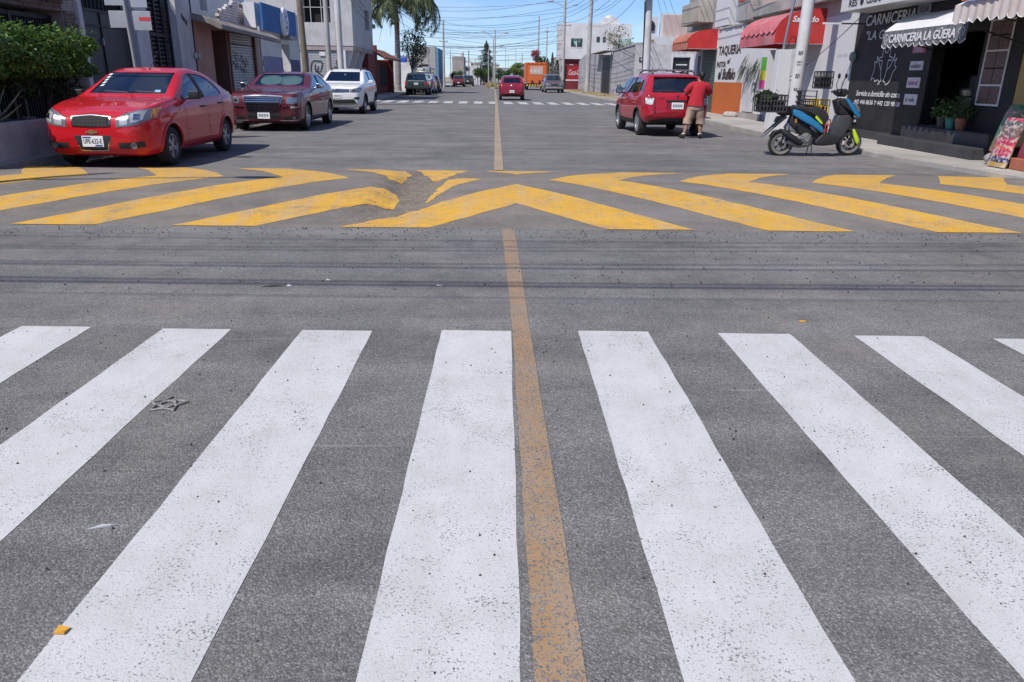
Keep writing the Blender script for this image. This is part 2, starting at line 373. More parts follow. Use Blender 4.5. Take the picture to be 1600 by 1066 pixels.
# pavements with a kerb step
def pavement(name, pts, h=.12, kerb=.14):
    g = MB(); g.prism(pts, 'z', -.02, h); o = struct(name, g, M_CONC, bev=.012); return o
KR = [(7.75,-6),(7.78,10.6),(7.55,12.4),(7.32,13.9),(7.30,15.2),(7.24,17),(7.02,19.7),(7.05,23.2),(7.3,27.3),(7.35,34.6),(8.2,36.0)]
pavement('pavement', KR + [(16,36.0),(16,-6)])
pavement('pavement', [(-7.15,-6),(-7.12,30),(-7.1,35.0),(-8.0,36.2),(-16,36.2),(-16,-6)])
pavement('pavement', [(8.4,46.6),(7.9,47.6),(7.5,60),(7.3,140),(20,140),(20,46.6)], .10)
pavement('pavement', [(-7.2,47.4),(-8.2,46.3),(-20,46.3),(-20,170),(-7.0,170)], .10)
for i in range(len(KR)-3):                                     # kerb line along the shop pavement, cast in lengths
    (xa,ya),(xb,yb) = KR[i+1], KR[i+2]
    n = max(1, int(math.dist((xa,ya),(xb,yb))/1.2))
    for j in range(n):
        p = (xa+(xb-xa)*j/n, ya+(yb-ya)*j/n); q = (xa+(xb-xa)*(j+.985)/n, ya+(yb-ya)*(j+.985)/n)
        g = MB(); g.prism([(p[0]-.012,p[1]),(q[0]-.012,q[1]),(q[0]+.17,q[1]),(p[0]+.17,p[1])], 'z', -.01, .126+rng.uniform(-.003,.004))
        o = g.build('kerb_stone', M_KERB, bev=.012); tag(o, 'pale concrete kerb length edging the shop pavement', 'kerb', 'kerb along the shops')
g = MB(); kk = KR[1:7]; g.grid([[(x-.62,y,.003),(x-.3,y,.022),(x-.012,y,.045)] for x,y in kk]); struct('gutter_apron', g, M_ASPH, smooth=True)
# median far down the street
g = MB(); g.prism([(-.9,101.5),(-.2,100.4),(.5,101.5),(.55,170),(-.95,170)], 'z', -.01, .16); struct('median', g, M_CONC, bev=.02)
# ------------------------------------------------------------------ cars
M_GLASS = None
def make_glass(name, tint=(.62,.70,.70), dens=.85):
    t = NT(name); tr = t.n('ShaderNodeBsdfTransparent'); t.set(tr.inputs[0], tuple(x*dens for x in tint)+(1,))
    gl = t.n('ShaderNodeBsdfGlossy'); gl.inputs['Roughness'].default_value = .02; gl.inputs['Color'].default_value = (.9,.95,1,1)
    fr = t.n('ShaderNodeFresnel'); fr.inputs[0].default_value = 1.75
    f = t.math('ADD', t.math('MULTIPLY', fr.outputs[0], 1.35), .03, True)
    mx = t.n('ShaderNodeMixShader'); t.set(mx.inputs[0], f); t.set(mx.inputs[1], tr.outputs[0]); t.set(mx.inputs[2], gl.outputs[0])
    return t.done(mx.outputs[0])
M_GLASS = make_glass('car glass'); M_GLASS_D = make_glass('tinted car glass', (.35,.4,.42), .32)
def paint(name, col, coat=1., flake=0, rough=.42, dusty=.12):
    if name in MATS: return MATS[name]
    t = NT(name); d = t.noise(3.5, 5, .65, t.obj); d2 = t.noise(60, 2, .5, t.obj)
    f = t.math('MULTIPLY', t.ramp(d, (.35,0.),(.75,1.)), dusty)
    c = t.mix(f, col, (.26,.22,.20)); r = t.math('ADD', rough, t.math('MULTIPLY', d2, .1))
    MATS[name] = t.done(t.bsdf(col=c, rough=r, metal=flake, spec=.15, coat=coat, crough=t.math('ADD', .03, t.math('MULTIPLY', f, .5)))); return MATS[name]
M_BLACKPL = mat('black plastic trim', (.022,.022,.024), .55, .1, 3, 60, .05)
M_TYRE = mat('tyre rubber', (.028,.027,.027), .85, .2, 6, 40, .1, dirt=.4, dirtcol=(.10,.09,.08))
M_RIM = plain('alloy rim', (.55,.56,.58), .28, .9)
M_RIMD = plain('dull wheel cover', (.36,.37,.39), .4, .7)
M_CHROME = plain('chrome', (.55,.56,.58), .13, 1.)
M_DARKIN = mat('dark car interior', (.045,.043,.045), .8, .2, 5, 50, .1)
M_WELL = plain('wheel well', (.012,.012,.013), .9)
M_SEAM = plain('panel gap', (.010,.008,.009), .8)
M_LENS = None
def lens(name, col, rough=.08):
    t = NT(name); v = t.vor(22, t.obj); n = t.noise(14, 2, .5, t.obj)
    c = t.mix(t.ramp(v.outputs['Distance'], (.1,0.),(.6,1.)), col, tuple(x*.35 for x in col)); c = t.mix(t.ramp(n, (.4,0.),(.7,1.)), c, tuple(min(1,x*1.5) for x in col))
    return t.done(t.bsdf(col=c, rough=.45, metal=.0, spec=.3, coat=1., crough=rough))
M_LENS = plain('headlamp lens', (.17,.18,.195), .3, .25, .5, 1.); M_TAIL = lens('tail lamp lens', (.35,.012,.016)); M_AMBER = lens('amber lens', (.55,.20,.03))
M_PLATE = plain('number plate', (.78,.79,.80), .45); M_INK = plain('dark ink', (.02,.02,.03), .6); M_BLUEINK = plain('blue ink', (.05,.09,.30), .6)
def sect(S, y):
    """half section of the body at y: list of (x,z) from underside centre to top centre"""
    zt, zb, w = np.interp(y, S['_y'], S['_top']), np.interp(y, S['_y'], S['_bot']), np.interp(y, S['_y'], S['_pl'])
    zs = min(np.interp(y, S['_y'], S['_belt']), zt-.045)
    gh = zt-zs; k = S.get('k', .30); ws = w*.955
    wt = max(ws-.03-k*gh, .3*w)
    mid = zb+(zs-zb)*.48
    return [(0,zb),(w*.78,zb),(w*.93,zb+.05),(w*.985,zb+(zs-zb)*.22),(w,mid),(w*.992,zs-.13*(zs-zb)-.02),(ws,zs),
            (ws-.016-(ws-.03-wt)*.5, zs+gh*.46),(wt+.012,zs+gh*.80),(wt-.05*min(1,gh/.3)-.03,zs+gh*.945),(wt*.55,zt-.008),(0,zt)]
def smooth_curve(pts, ys, L, r):
    a = np.array(pts); d = np.linspace(0, L, 700); v = np.interp(d, a[:,0], a[:,1])
    k = max(1, int(r/(L/700))); ker = np.hanning(2*k+3); ker /= ker.sum()
    w = np.convolve(np.pad(v, k+1, 'edge'), ker, 'valid'); f = np.clip(np.minimum(d, L-d)/.22, 0, 1); return np.interp(ys, d, v+(w-v)*f)
def boolean(o, cutter):
    m = o.modifiers.new('b', 'BOOLEAN'); m.operation = 'DIFFERENCE'; m.solver = 'EXACT'; m.object = cutter
    try: m.material_mode = 'TRANSFER'
    except Exception: pass
    bpy.context.view_layer.update()
    me = bpy.data.meshes.new_from_object(o.evaluated_get(bpy.context.evaluated_depsgraph_get()))
    o.modifiers.clear(); old = o.data; o.data = me; bpy.data.meshes.remove(old); bpy.data.objects.remove(cutter)
class Car:
    def __init__(s, name, label, cat, S, loc, rotz, paintm, group=None, detail=True, glass=None):
        s.S = S; s.L = L = S['L']; s.W = S['W']; s.detail = detail; s.p = paintm
        s.root = thing(name, loc, label, cat, group, rotz)
        n = int(L/.055) if detail else int(L/.11)
        ys = np.unique(np.concatenate([[0,.012,.03,.055,.085,.12,.16], np.linspace(.2, L-.2, n), L-np.array([0,.012,.03,.055,.085,.12,.16])]))
        S['_y'] = ys
        for k, r in (('top',S.get('rt',.07)),('belt',.12),('bot',.05),('pl',.05)):
            S['_'+k] = smooth_curve(S[k], ys, L, r)
        rings = []
        for y in ys:
            h = cr(sect(S, y), 4 if detail else 2); full = [(x,z) for x,z in h] + [(-x,z) for x,z in reversed(h[1:-1])]
            rings.append([(x, y-L/2, z) for x,z in full])
        m = len(rings[0]); v = [p for r in rings for p in r]; k = len(rings)
        f = [(i*m+j, i*m+(j+1)%m, (i+1)*m+(j+1)%m, (i+1)*m+j) for i in range(k-1) for j in range(m)] + [tuple(reversed(range(m))), tuple(range((k-1)*m, k*m))]
        b = MB(); b.add(v, f); me = b.mesh('body'); 
        s.bvh = BVHTree.FromPolygons([Vector(p) for p in v], f)
        me.materials.append(paintm); me.materials.append(M_WELL); me.materials.append(M_DARKIN)
        o = bpy.data.objects.new('body', me); COL.objects.link(o); s.body = o
        # wheel arches
        r = S['r']; c = MB()
        for y in S['ax']:
            for sx in (-1,1):
                x0 = sx*(s.W/2-.30); x1 = sx*(s.W/2+.2)
                M = Matrix.Translation((x0, y-L/2, r*1.0)) @ Matrix.Rotation(sx*math.pi/2, 4, 'Y')
                c.lathe([(r+.055,0),(r+.055,abs(x1-x0))], 28, M)
        s.cut(c, M_WELL)
        if detail and S.get('hollow', True):
            y0, y1 = S['cab']; c = MB(); rg = []
            for y in np.linspace(y0, y1, 14):
                q = sect(S, y); zt = q[-1][1]-.055; zs = min(q[6][1], zt-.01); wl = q[6][0]-.10; wu = max(q[9][0]-.02, .2)
                rg.append([(-wl,.42),(wl,.42),(wl,zs),(wu,zt),(-wu,zt),(-wl,zs)])
            vv = [(x,y-L/2,z) for r_, y in zip(rg, np.linspace(y0,y1,14)) for x,z in r_]
            ff = [(i*6+j, i*6+(j+1)%6, (i+1)*6+(j+1)%6, (i+1)*6+j) for i in range(13) for j in range(6)] + [tuple(range(6)), tuple(range(13*6,14*6))]
            c.add(vv, ff); s.cut(c, M_DARKIN)
            c = MB()
            for top, bot in S['side']: c.prism([(y-L/2,z) for y,z in cr(bot,3)] + [(y-L/2,z) for y,z in reversed(cr(top,3))], 'x', -2, 2)
            s.cut(c, M_SEAM)
            for key, a, e in (('ws', -.2, S['cab'][0]+1.0), ('rw', L+.2, S['cab'][1]-.7)):
                if key not in S: continue
                zb, wb, zt, wt = S[key]; c = MB()
                c.prism([(-wb,zb),(wb,zb),(wt,zt),(-wt,zt)], 'y', a-L/2, e-L/2); s.cut(c, M_SEAM)
        shade(o.data, 38)
        o.parent = s.root; o.name = 'body'
        # glass
        gl = glass or M_GLASS
        d = -.010 if detail else .004
        for sx in (-1,1):
            for top, bot in S['side']: s.patch('side', cr(top,3), cr(bot,3), 'side_window', gl, off=d, sx=sx, depth=.004, grow=.02 if detail else 0)
        for key, nm, fr in (('ws','windscreen','front'),('rw','rear_window','rear')):
            if key in S:
                zb, wb, zt, wt = S[key]
                s.patch(fr, [(-wt,zt),(-wt/3,zt),(wt/3,zt),(wt,zt)], [(-wb,zb),(-wb/3,zb),(wb/3,zb),(wb,zb)], nm, gl, off=d, depth=.004, n=14, rows=8, grow=.02 if detail else 0)
        s.wheels()
        if detail: s.interior()
    def cut(s, mb, m):
        me = mb.mesh('c'); me.materials.append(s.p); me.materials.append(M_WELL); me.materials.append(M_DARKIN)
        idx = {M_WELL:1, M_DARKIN:2}.get(m, 1); me.polygons.foreach_set('material_index', [idx]*len(me.polygons))
        o = bpy.data.objects.new('c', me); COL.objects.link(o); boolean(s.body, o)
    def hit(s, view, a, z, sx=1):
        L = s.L
        if view == 'front': o, d = Vector((a,-L,z)), Vector((0,1,0))
        elif view == 'rear': o, d = Vector((a,L,z)), Vector((0,-1,0))
        elif view == 'side': o, d = Vector((sx*3,a-L/2,z)), Vector((-sx,0,0))
        else: o, d = Vector((a,z-L/2,4)), Vector((0,0,-1))          # 'top': a = x, z = y
        h = s.bvh.ray_cast(o, d)
        if h[0] is None:
            h = s.bvh.find_nearest(o + d*(L-.1 if view in ('front','rear') else 2.2)); return h[0], h[1]
        n = h[1] if h[1].dot(d) < 0 else -h[1]
        return h[0], n
    def patch(s, view, top, bot, name, m, off=.004, sx=1, depth=.015, n=10, rows=5, parent=None, grow=0):
        nn, mm = n, rows
        def rs(c, cnt):
            c = np.array(c, float); dd = np.r_[0, np.cumsum(np.hypot(*np.diff(c, axis=0).T))]; t = np.linspace(0, dd[-1], cnt+1)
            return np.c_[np.interp(t, dd, c[:,0]), np.interp(t, dd, c[:,1])]
        T, B = rs(top, nn), rs(bot, nn)
        if grow:
            ctr = (T.mean(0)+B.mean(0))/2
            for A in (T, B):
                d = A-ctr; A += d/np.maximum(np.abs(d).max(0), 1e-3)*grow
        G = []; back = []
        for i in range(mm+1):
            r = []; bk = []
            for j in range(nn+1):
                q = B[j]+(T[j]-B[j])*i/mm; p, nr = s.hit(view, q[0], q[1], sx)
                r.append(p+nr*off); bk.append(p+nr*(off-depth))
            G.append(r); back.append(bk)
        b = MB(); b.grid(G); N = nn+1
        edge = [(0,j) for j in range(N)] + [(i,nn) for i in range(1,mm+1)] + [(mm,j) for j in range(nn-1,-1,-1)] + [(i,0) for i in range(mm-1,0,-1)]
        o = len(b.v); b.v += [tuple(back[i][j]) for i,j in edge]; ne = len(edge)
        b.f += [(edge[a][0]*N+edge[a][1], o+a, o+(a+1)%ne, edge[(a+1)%ne][0]*N+edge[(a+1)%ne][1]) for a in range(ne)]
        ob = b.build(name, m, parent or s.root, smooth=50, local=True)
        return ob
    def seam(s, pts, w=.007, sx=1, view='side', name='panel_gap', m=None, off=.0012):
        P = cr(pts, 8); l = []; r = []
        for i, p in enumerate(P):
            a, c = np.array(P[max(i-1,0)]), np.array(P[min(i+1,len(P)-1)]); d = c-a; d /= (np.linalg.norm(d)+1e-9); nv = np.array([-d[1],d[0]])*w/2
            for lst, q in ((l, np.array(p)+nv), (r, np.array(p)-nv)):
                h, nr = s.hit(view, q[0], q[1], sx); lst.append(h+nr*off)
        b = MB(); b.grid([l, r]); return b.build(name, m or M_SEAM, s.root, local=True)
    def wheels(s):
        S = s.S; r = S['r']; tw = S.get('tw', .20); proto = None
        for y in S['ax']:
            for sx in (-1,1):
                e = bpy.data.objects.new('wheel', None); COL.objects.link(e); e.parent = s.root; e.empty_display_size = .2
                e.location = (sx*(s.W/2-.025-tw/2), y-s.L/2, r); e.rotation_euler = (0, sx*math.pi/2, rad(S.get('steer', 0)) if y < s.L/2 else 0)
                if proto: 
                    for me, nm in proto: link(nm, me, None, e, True)
                    continue
                h = tw/2; rr = r*S.get('rimf', .66)
                t = MB(); t.lathe([(rr*.98,-h*.8),(rr,-h),(r*.90,-h),(r*.97,-h*.86),(r,-h*.6),(r,h*.6),(r*.97,h*.86),(r*.90,h),(rr*1.02,h*.98),(rr,h*.7)], 40, closed=True)
                to = t.build('tyre', M_TYRE, e, smooth=35, local=True)
                m = MB(); m.lathe([(rr*1.01,h*.72),(rr*1.0,h*.93),(rr*.93,h*.95),(rr*.90,h*.55),(rr*.88,-h*.5)], 40, caps=False)
                ns = S.get('spokes', 5); dep = h*.62
                for a in range(ns):
                    A = Matrix.Rotation(2*math.pi*a/ns, 4, 'Z')
                    wi, wo = S.get('spw', (.16,.20)); wi, wo = wi*rr*1.3, wo*rr*1.3
                    q = [(rr*.16,-wi,h*.80),(rr*.16,wi,h*.80),(rr*.93,wo,h*.70),(rr*.93,-wo,h*.70)]
                    vv = [A @ Vector(p) for p in q] + [A @ (Vector(p)-Vector((0,0,.025))) for p in q]
                    m.add(vv, [(0,1,2,3),(7,6,5,4),(0,4,5,1),(1,5,6,2),(2,6,7,3),(3,7,4,0)])
                m.lathe([(1e-4,h*.92),(rr*.12,h*.90),(rr*.24,h*.80),(rr*.25,h*.55)], 20)
                ro = m.build('rim', S.get('rim', M_RIM), e, smooth=30, local=True)
                d = MB(); d.lathe([(1e-4,h*.28),(rr*.90,h*.28),(rr*.90,-h*.4)], 24); do = d.build('brake_disc', M_WELL, e, local=True)
                proto = [(to.data,'tyre'),(ro.data,'rim'),(do.data,'brake_disc')]
    def interior(s):
        S = s.S; L = s.L
        if not S.get('hollow', True): return
        fy = S['cab'][0]+ S.get('seat', .95); w = s.W*.23
        for sx in (-1,1):
            b = MB(); b.box(sx*w-.24, sx*w+.24, fy-.45-L/2, fy+.05-L/2, .42, .62)
            M = Matrix.Translation((sx*w, fy+.10-L/2, .88)) @ Matrix.Rotation(rad(-14), 4, 'X'); b.obox(M, .46, .13, .60)
            M = Matrix.Translation((sx*w, fy+.20-L/2, S.get('head', 1.25))) @ Matrix.Rotation(rad(-10), 4, 'X'); b.obox(M, .26, .09, .17)
            b.build('seat', M_DARKIN, s.root, bev=.04, smooth=60, local=True)
        b = MB(); hw = s.W/2-.19; b.box(-hw, hw, fy+.75-L/2, fy+1.25-L/2, .42, .64); b.obox(Matrix.Translation((0, fy+1.28-L/2, .9)) @ Matrix.Rotation(rad(-16),4,'X'), hw*2, .14, .56)
        b.build('rear_bench', M_DARKIN, s.root, bev=.04, smooth=60, local=True)
        q = sect(S, S['cab'][0]+.2); zd = q[6][1]-.03
        b = MB(); b.box(-hw, hw, S['cab'][0]+.03-L/2, S['cab'][0]+.42-L/2, .6, zd); b.build('dashboard', M_DARKIN, s.root, bev=.05, smooth=60, local=True)
        b = MB(); M = Matrix.Translation((w, fy-.50-L/2, zd+.0)) @ Matrix.Rotation(rad(65), 4, 'X')      # left-hand drive: the driver sits on the car's own left
        b.lathe([(.17+.014*math.cos(a), .014*math.sin(a)) for a in (2*math.pi*i/8 for i in range(8))], 24, M, closed=True); b.obox(M, .34,.03,.02)
        b.build('steering_wheel', M_BLACKPL, s.root, smooth=50, local=True)
    def mirror(s, y, z, m, sx, chrome=False):
        p, n = s.hit('side', y, z, sx)
        b = MB(); x = p.x; b.box(min(x, x+sx*.11), max(x, x+sx*.11), p.y-.03, p.y+.03, z-.015, z+.03)
        b.box(min(x+sx*.07, x+sx*.25), max(x+sx*.07, x+sx*.25), p.y-.075, p.y+.045, z-.01, z+.125)
        o = b.build('side_mirror', m, s.root, bev=.028, seg=3, smooth=60, local=True)
        b = MB(); b.box(min(x+sx*.09, x+sx*.235), max(x+sx*.09, x+sx*.235), p.y+.044, p.y+.048, z+.01, z+.108); b.build('mirror_glass', M_CHROME, o, local=True)
    def handle(s, y, z, m, sx):
        p, n = s.hit('side', y, z, sx); b = MB(); M = Matrix.Translation(p + n*.018)
        b.obox(M, .026, .19, .032); b.build('door_handle', m, s.root, bev=.012, smooth=60, local=True)
    def plate(s, view, z, txt=None, w=.30, h=.15, x=0, sub_=None, tilt=0):
        p, n = s.hit(view, x, z); sg = -1 if view == 'front' else 1
        pmin = min((s.hit(view, x+a, z+c)[0].y*sg*-1) for a in (-w/2,0,w/2) for c in (-h/2,0,h/2)) * -1
        y = sg*pmin + sg*.006
        y = (min if view=='front' else max)([s.hit(view, x+a, z+c)[0].y for a in (-w/2,0,w/2) for c in (-h/2,0,h/2)]) + sg*.004
        b = MB(); b.box(x-w/2, x+w/2, min(y,y+sg*.012), max(y,y+sg*.012), z-h/2, z+h/2); o = b.build('number_plate', M_PLATE, s.root, bev=.004, local=True)
        xd = (1,0,0) if view == 'front' else (-1,0,0)
        def F(xo, zo): return frame((x + xd[0]*xo, y+sg*.0135, z+zo), xd, (0,0,1))
        if txt:
            text(txt, w*.86, h*.44, F(-w*.43, -h*.20), M_INK, o, local=True, ext=.001)
            b = MB(); b.add([F(-w*.46,h*.30) @ Vector(q) for q in ((0,0,0),(w*.40,0,0),(w*.40,h*.14,0),(0,h*.14,0))], [(0,1,2,3)]); b.add([F(w*.10,-h*.45) @ Vector(q) for q in ((0,0,0),(w*.34,0,0),(w*.34,h*.15,0),(0,h*.15,0))], [(0,1,2,3)])
            tag(b.build('plate_print', M_BLUEINK, o, local=True), kind='stuff')
        else:
            b = MB()
            for i in range(6): b.add([F(-w*.40+i*w*.135,-h*.2) @ Vector(q) for q in ((0,0,0),(w*.09,0,0),(w*.09,h*.42,0),(0,h*.42,0))], [(0,1,2,3)])
            tag(b.build('plate_print', plain('faded plate print', (.16,.16,.19), .6), o, local=True), kind='stuff')
        return o
    def arches(s, w=.02, m=None, over=.065):
        for y in s.S['ax']:
            for sx in (-1,1):
                P = []
                for i in range(17):
                    a = rad(-8+196*i/16); rr = s.S['r']+over
                    yy = y+rr*math.cos(a); zz = s.S['r']+rr*math.sin(a); h, n = s.hit('side', yy, max(zz,.2), sx); P.append(h + n*.002)
                b = MB(); b.tube(P, w, 6); b.build('wheel_arch', m or s.p, s.root, smooth=70, local=True)
    def box(s, name, m, x0,x1,y0,y1,z0,z1, bev=.01, parent=None):
        b = MB(); b.box(x0,x1,y0-s.L/2,y1-s.L/2,z0,z1); return b.build(name, m, parent or s.root, bev=bev, smooth=50, local=True)
def tops(*p): return list(p)

# --- red compact sedan by the planter
S_AV = dict(L=4.31, W=1.71, r=.300, tw=.195, ax=(.84,3.32), rimf=.62, spokes=5, spw=(.09,.19), rim=M_RIMD, k=.36, rt=.10,
  top=[(0,.62),(.025,.74),(.09,.825),(.35,.905),(.75,.975),(1.14,1.02),(1.24,1.045),(1.98,1.415),(2.25,1.475),(2.6,1.495),(3.0,1.45),(3.25,1.375),(3.78,1.12),(3.95,1.095),(4.20,1.07),(4.27,1.0),(4.31,.78)],
  belt=[(0,.72),(.6,.87),(1.15,.925),(2.5,.955),(3.6,1.0),(4.31,.96)],
  bot=[(0,.36),(.05,.25),(.2,.20),(1.3,.20),(3.1,.20),(4.1,.26),(4.25,.32),(4.31,.45)],
  pl=[(0,.52),(.03,.60),(.09,.68),(.2,.755),(.45,.82),(.84,.852),(1.4,.855),(3.3,.855),(3.8,.83),(4.15,.765),(4.27,.68),(4.31,.58)],
  cab=(1.30,3.62), ws=(1.075,.605,1.395,.525), rw=(1.17,.545,1.37,.50),
  side=[([(1.60,1.06),(1.98,1.305),(2.20,1.375),(2.36,1.385)],[(1.60,.985),(1.9,.99),(2.2,.99),(2.41,.995)]),
        ([(2.47,1.385),(2.75,1.365),(3.05,1.29),(3.32,1.12)],[(2.50,1.0),(2.8,1.005),(3.1,1.015),(3.34,1.05)])])
def aveo():
    red = paint('bright red car paint', (.52,.006,.014), dusty=.02)
    c = Car('parked_car', 'bright red compact sedan parked beside the planter with a bushy hedge', 'car', S_AV, (-5.945,13.70,0), 0, red)
    # face
    fr = lambda *a, **k: c.patch('front', *a, **k)
    gz = .70
    o = fr([(-.285,.775),(0,.80),(.285,.775)], [(-.275,.635),(0,.625),(.275,.635)], 'upper_grille', M_CHROME, off=.012, depth=.03)
    fr([(-.270,.764),(0,.787),(.270,.764)], [(-.260,.646),(0,.636),(.260,.646)], 'grille_mesh', M_SEAM, off=.016, depth=.01, parent=o)
    b = MB()
    for i in range(25):
        x = -.245+.49*i/25
        for j in range(2):
            p, n = c.hit('front', x, .677+.052*j); b.obox(Matrix.Translation(p+Vector((0,-.018,0))), .007, .008, .052)
    tag(b.build('grille_bars', plain('grey grille bars', (.20,.20,.21), .4, .5), o, local=True), kind='stuff')
    o = fr([(-.27,.508),(0,.516),(.27,.508)], [(-.20,.292),(0,.283),(.20,.292)], 'lower_grille', M_CHROME, off=.006, depth=.03)
    fr([(-.252,.496),(0,.503),(.252,.496)], [(-.188,.304),(0,.296),(.188,.304)], 'grille_mesh', mat('black mesh', (.03,.03,.032), .6, .3, 40, 160, .5), off=.010, depth=.01, parent=o)
    # bow-tie emblem
    b = MB(); p, n = c.hit('front', 0, .56); y = p.y-.012
    b.prism([(-.085,.545),(-.085,.572),(-.032,.572),(-.026,.587),(.040,.587),(.034,.572),(.085,.572),(.085,.545),(.032,.545),(.026,.530),(-.040,.530),(-.034,.545)], 'y', y, y+.02)
    b.build('emblem', plain('gold emblem', (.62,.50,.26), .25, .8), c.root, local=True)
    for sx in (-1,1):
        q = lambda l: [(sx*x,z) for x,z in l]
        o = fr(q([(.365,.745),(.50,.825),(.64,.868),(.785,.895)]), q([(.355,.625),(.50,.638),(.65,.668),(.80,.760)]), 'headlight', M_LENS, off=.006, depth=.03, n=16, rows=8)
        rf = plain('lamp reflector', (.50,.52,.54), .3, .4, .5, 1.)
        fr(q([(.415,.735),(.47,.765),(.53,.79)]), q([(.42,.652),(.47,.655),(.53,.668)]), 'reflector', rf, off=.010, depth=.008, parent=o, n=5, rows=4)
        fr(q([(.565,.815),(.64,.845),(.715,.862)]), q([(.565,.685),(.64,.70),(.70,.735)]), 'reflector', rf, off=.010, depth=.008, parent=o, n=6, rows=4)
        fr(q([(.60,.805),(.66,.815)]), q([(.60,.735),(.66,.745)]), 'bulb', M_CHROME, off=.016, depth=.012, parent=o, n=4, rows=4)
        fr(q([(.75,.882),(.792,.892)]), q([(.757,.752),(.80,.770)]), 'turn_signal', M_AMBER, off=.009, depth=.01, parent=o, n=3, rows=3)
        o = fr(q([(.36,.405),(.55,.412),(.70,.425)]), q([(.375,.325),(.55,.322),(.70,.345)]), 'fog_light_recess', M_BLACKPL, off=.004, depth=.01)
        b = MB(); p, n = c.hit('front', sx*.575, .365); b.lathe([(1e-4,.012),(.036,.010),(.046,.016),(.048,-.02)], 20, Matrix.Translation(p) @ n.to_track_quat('Z','Y').to_matrix().to_4x4()); b.build('fog_light', M_LENS, o, smooth=50, local=True)
        # sides
        c.seam([(1.44,.28),(1.42,.6),(1.46,.97)], sx=sx); c.seam([(2.43,.27),(2.43,.6),(2.44,.985)], sx=sx); c.seam([(2.95,.48),(3.15,.72),(3.34,.99)], sx=sx)
        c.seam([(1.45,.265),(2.4,.265),(3.0,.275)], sx=sx, w=.012)
        c.seam([(1.15,.83),(1.35,.92),(1.5,.97)], sx=sx, w=.006)
        c.handle(2.22,.86, M_BLACKPL, sx); c.handle(3.10,.89, M_BLACKPL, sx); c.mirror(1.66,1.0, M_BLACKPL, sx)
        c.patch('side', [(2.37,1.39),(2.46,1.392)], [(2.42,.995),(2.495,1.0)], 'door_pillar', M_BLACKPL, off=.003, sx=sx, n=3, rows=6)
        c.patch('side', [(1.46,1.02),(1.585,1.055)], [(1.47,.98),(1.585,.985)], 'mirror_corner', M_BLACKPL, off=.003, sx=sx, n=3, rows=3)
        for a in ((1.52,2.38),(2.48,2.92)): c.patch('side', [(a[0],.535),(a[1],.540)], [(a[0],.505),(a[1],.510)], 'side_moulding', red, off=.010, depth=.011, sx=sx, n=8, rows=2)
        c.patch('rear', [(sx*.50,.98),(sx*.74,.96)], [(sx*.52,.74),(sx*.76,.76)], 'tail_light', M_TAIL, off=.005)
    c.arches(.022)
    c.seam([(-.5,.84),(-.36,.775),(0,.815),(.36,.775),(.5,.84)], view='front', w=.008)
    for sx in (-1,1): c.seam([(sx*.60,.46),(sx*.66,.8),(sx*.69,1.16)], view='top', w=.007); c.seam([(sx*.30,.25),(sx*.38,.7),(sx*.46,1.12)], view='top', w=.004, m=plain('red crease shade', (.30,.008,.012), .4))  # inner line: darker red painted on as the shade of a bonnet crease
    c.plate('front', .425, 'UPE-632-E', .31, .155)
    # wipers, aerial, stickers
    b = MB()
    for x0, x1 in ((-.45,.02),(.06,.55)):
        P = []
        for i in range(9):
            x = x0+(x1-x0)*i/8; p, n = c.hit('front', x, 1.075+.02*(1-i/8) if i else 1.06); P.append(p+n*.018)
        b.tube(P, .008, 5)
    tag(b.build('wiper', M_BLACKPL, c.root, local=True), kind='stuff')
    p, n = c.hit('top', .05, 2.15); b = MB(); b.tube([p, p+Vector((.10,.20,.30))], [.006,.003], 6); b.ball(p, .02,.03,.012); b.build('aerial', M_BLACKPL, c.root, local=True)
    stk = plain('windscreen sticker', (.62,.75,.70), .5)
    for i in range(5): c.patch('front', [(-.525+.004*i,1.375-.042*i),(-.475+.002*i,1.378-.042*i)], [(-.535+.0*i,1.350-.042*i),(-.485,1.352-.042*i)], 'sticker', stk, off=-.004, depth=.002, n=2, rows=2)
    c.patch('front', [(.40,1.135),(.49,1.135)], [(.41,1.095),(.50,1.095)], 'sticker', plain('blue sticker', (.25,.45,.60), .5), off=-.004, depth=.002, n=2, rows=2)
    c.patch('front', [(-.50,1.392),(-.2,1.394),(.2,1.394),(.50,1.392)], [(-.515,1.35),(-.2,1.345),(.2,1.345),(.515,1.35)], 'tint_band', make_glass('green tint band', (.30,.55,.48), .6), off=-.005, depth=.001)
    return c
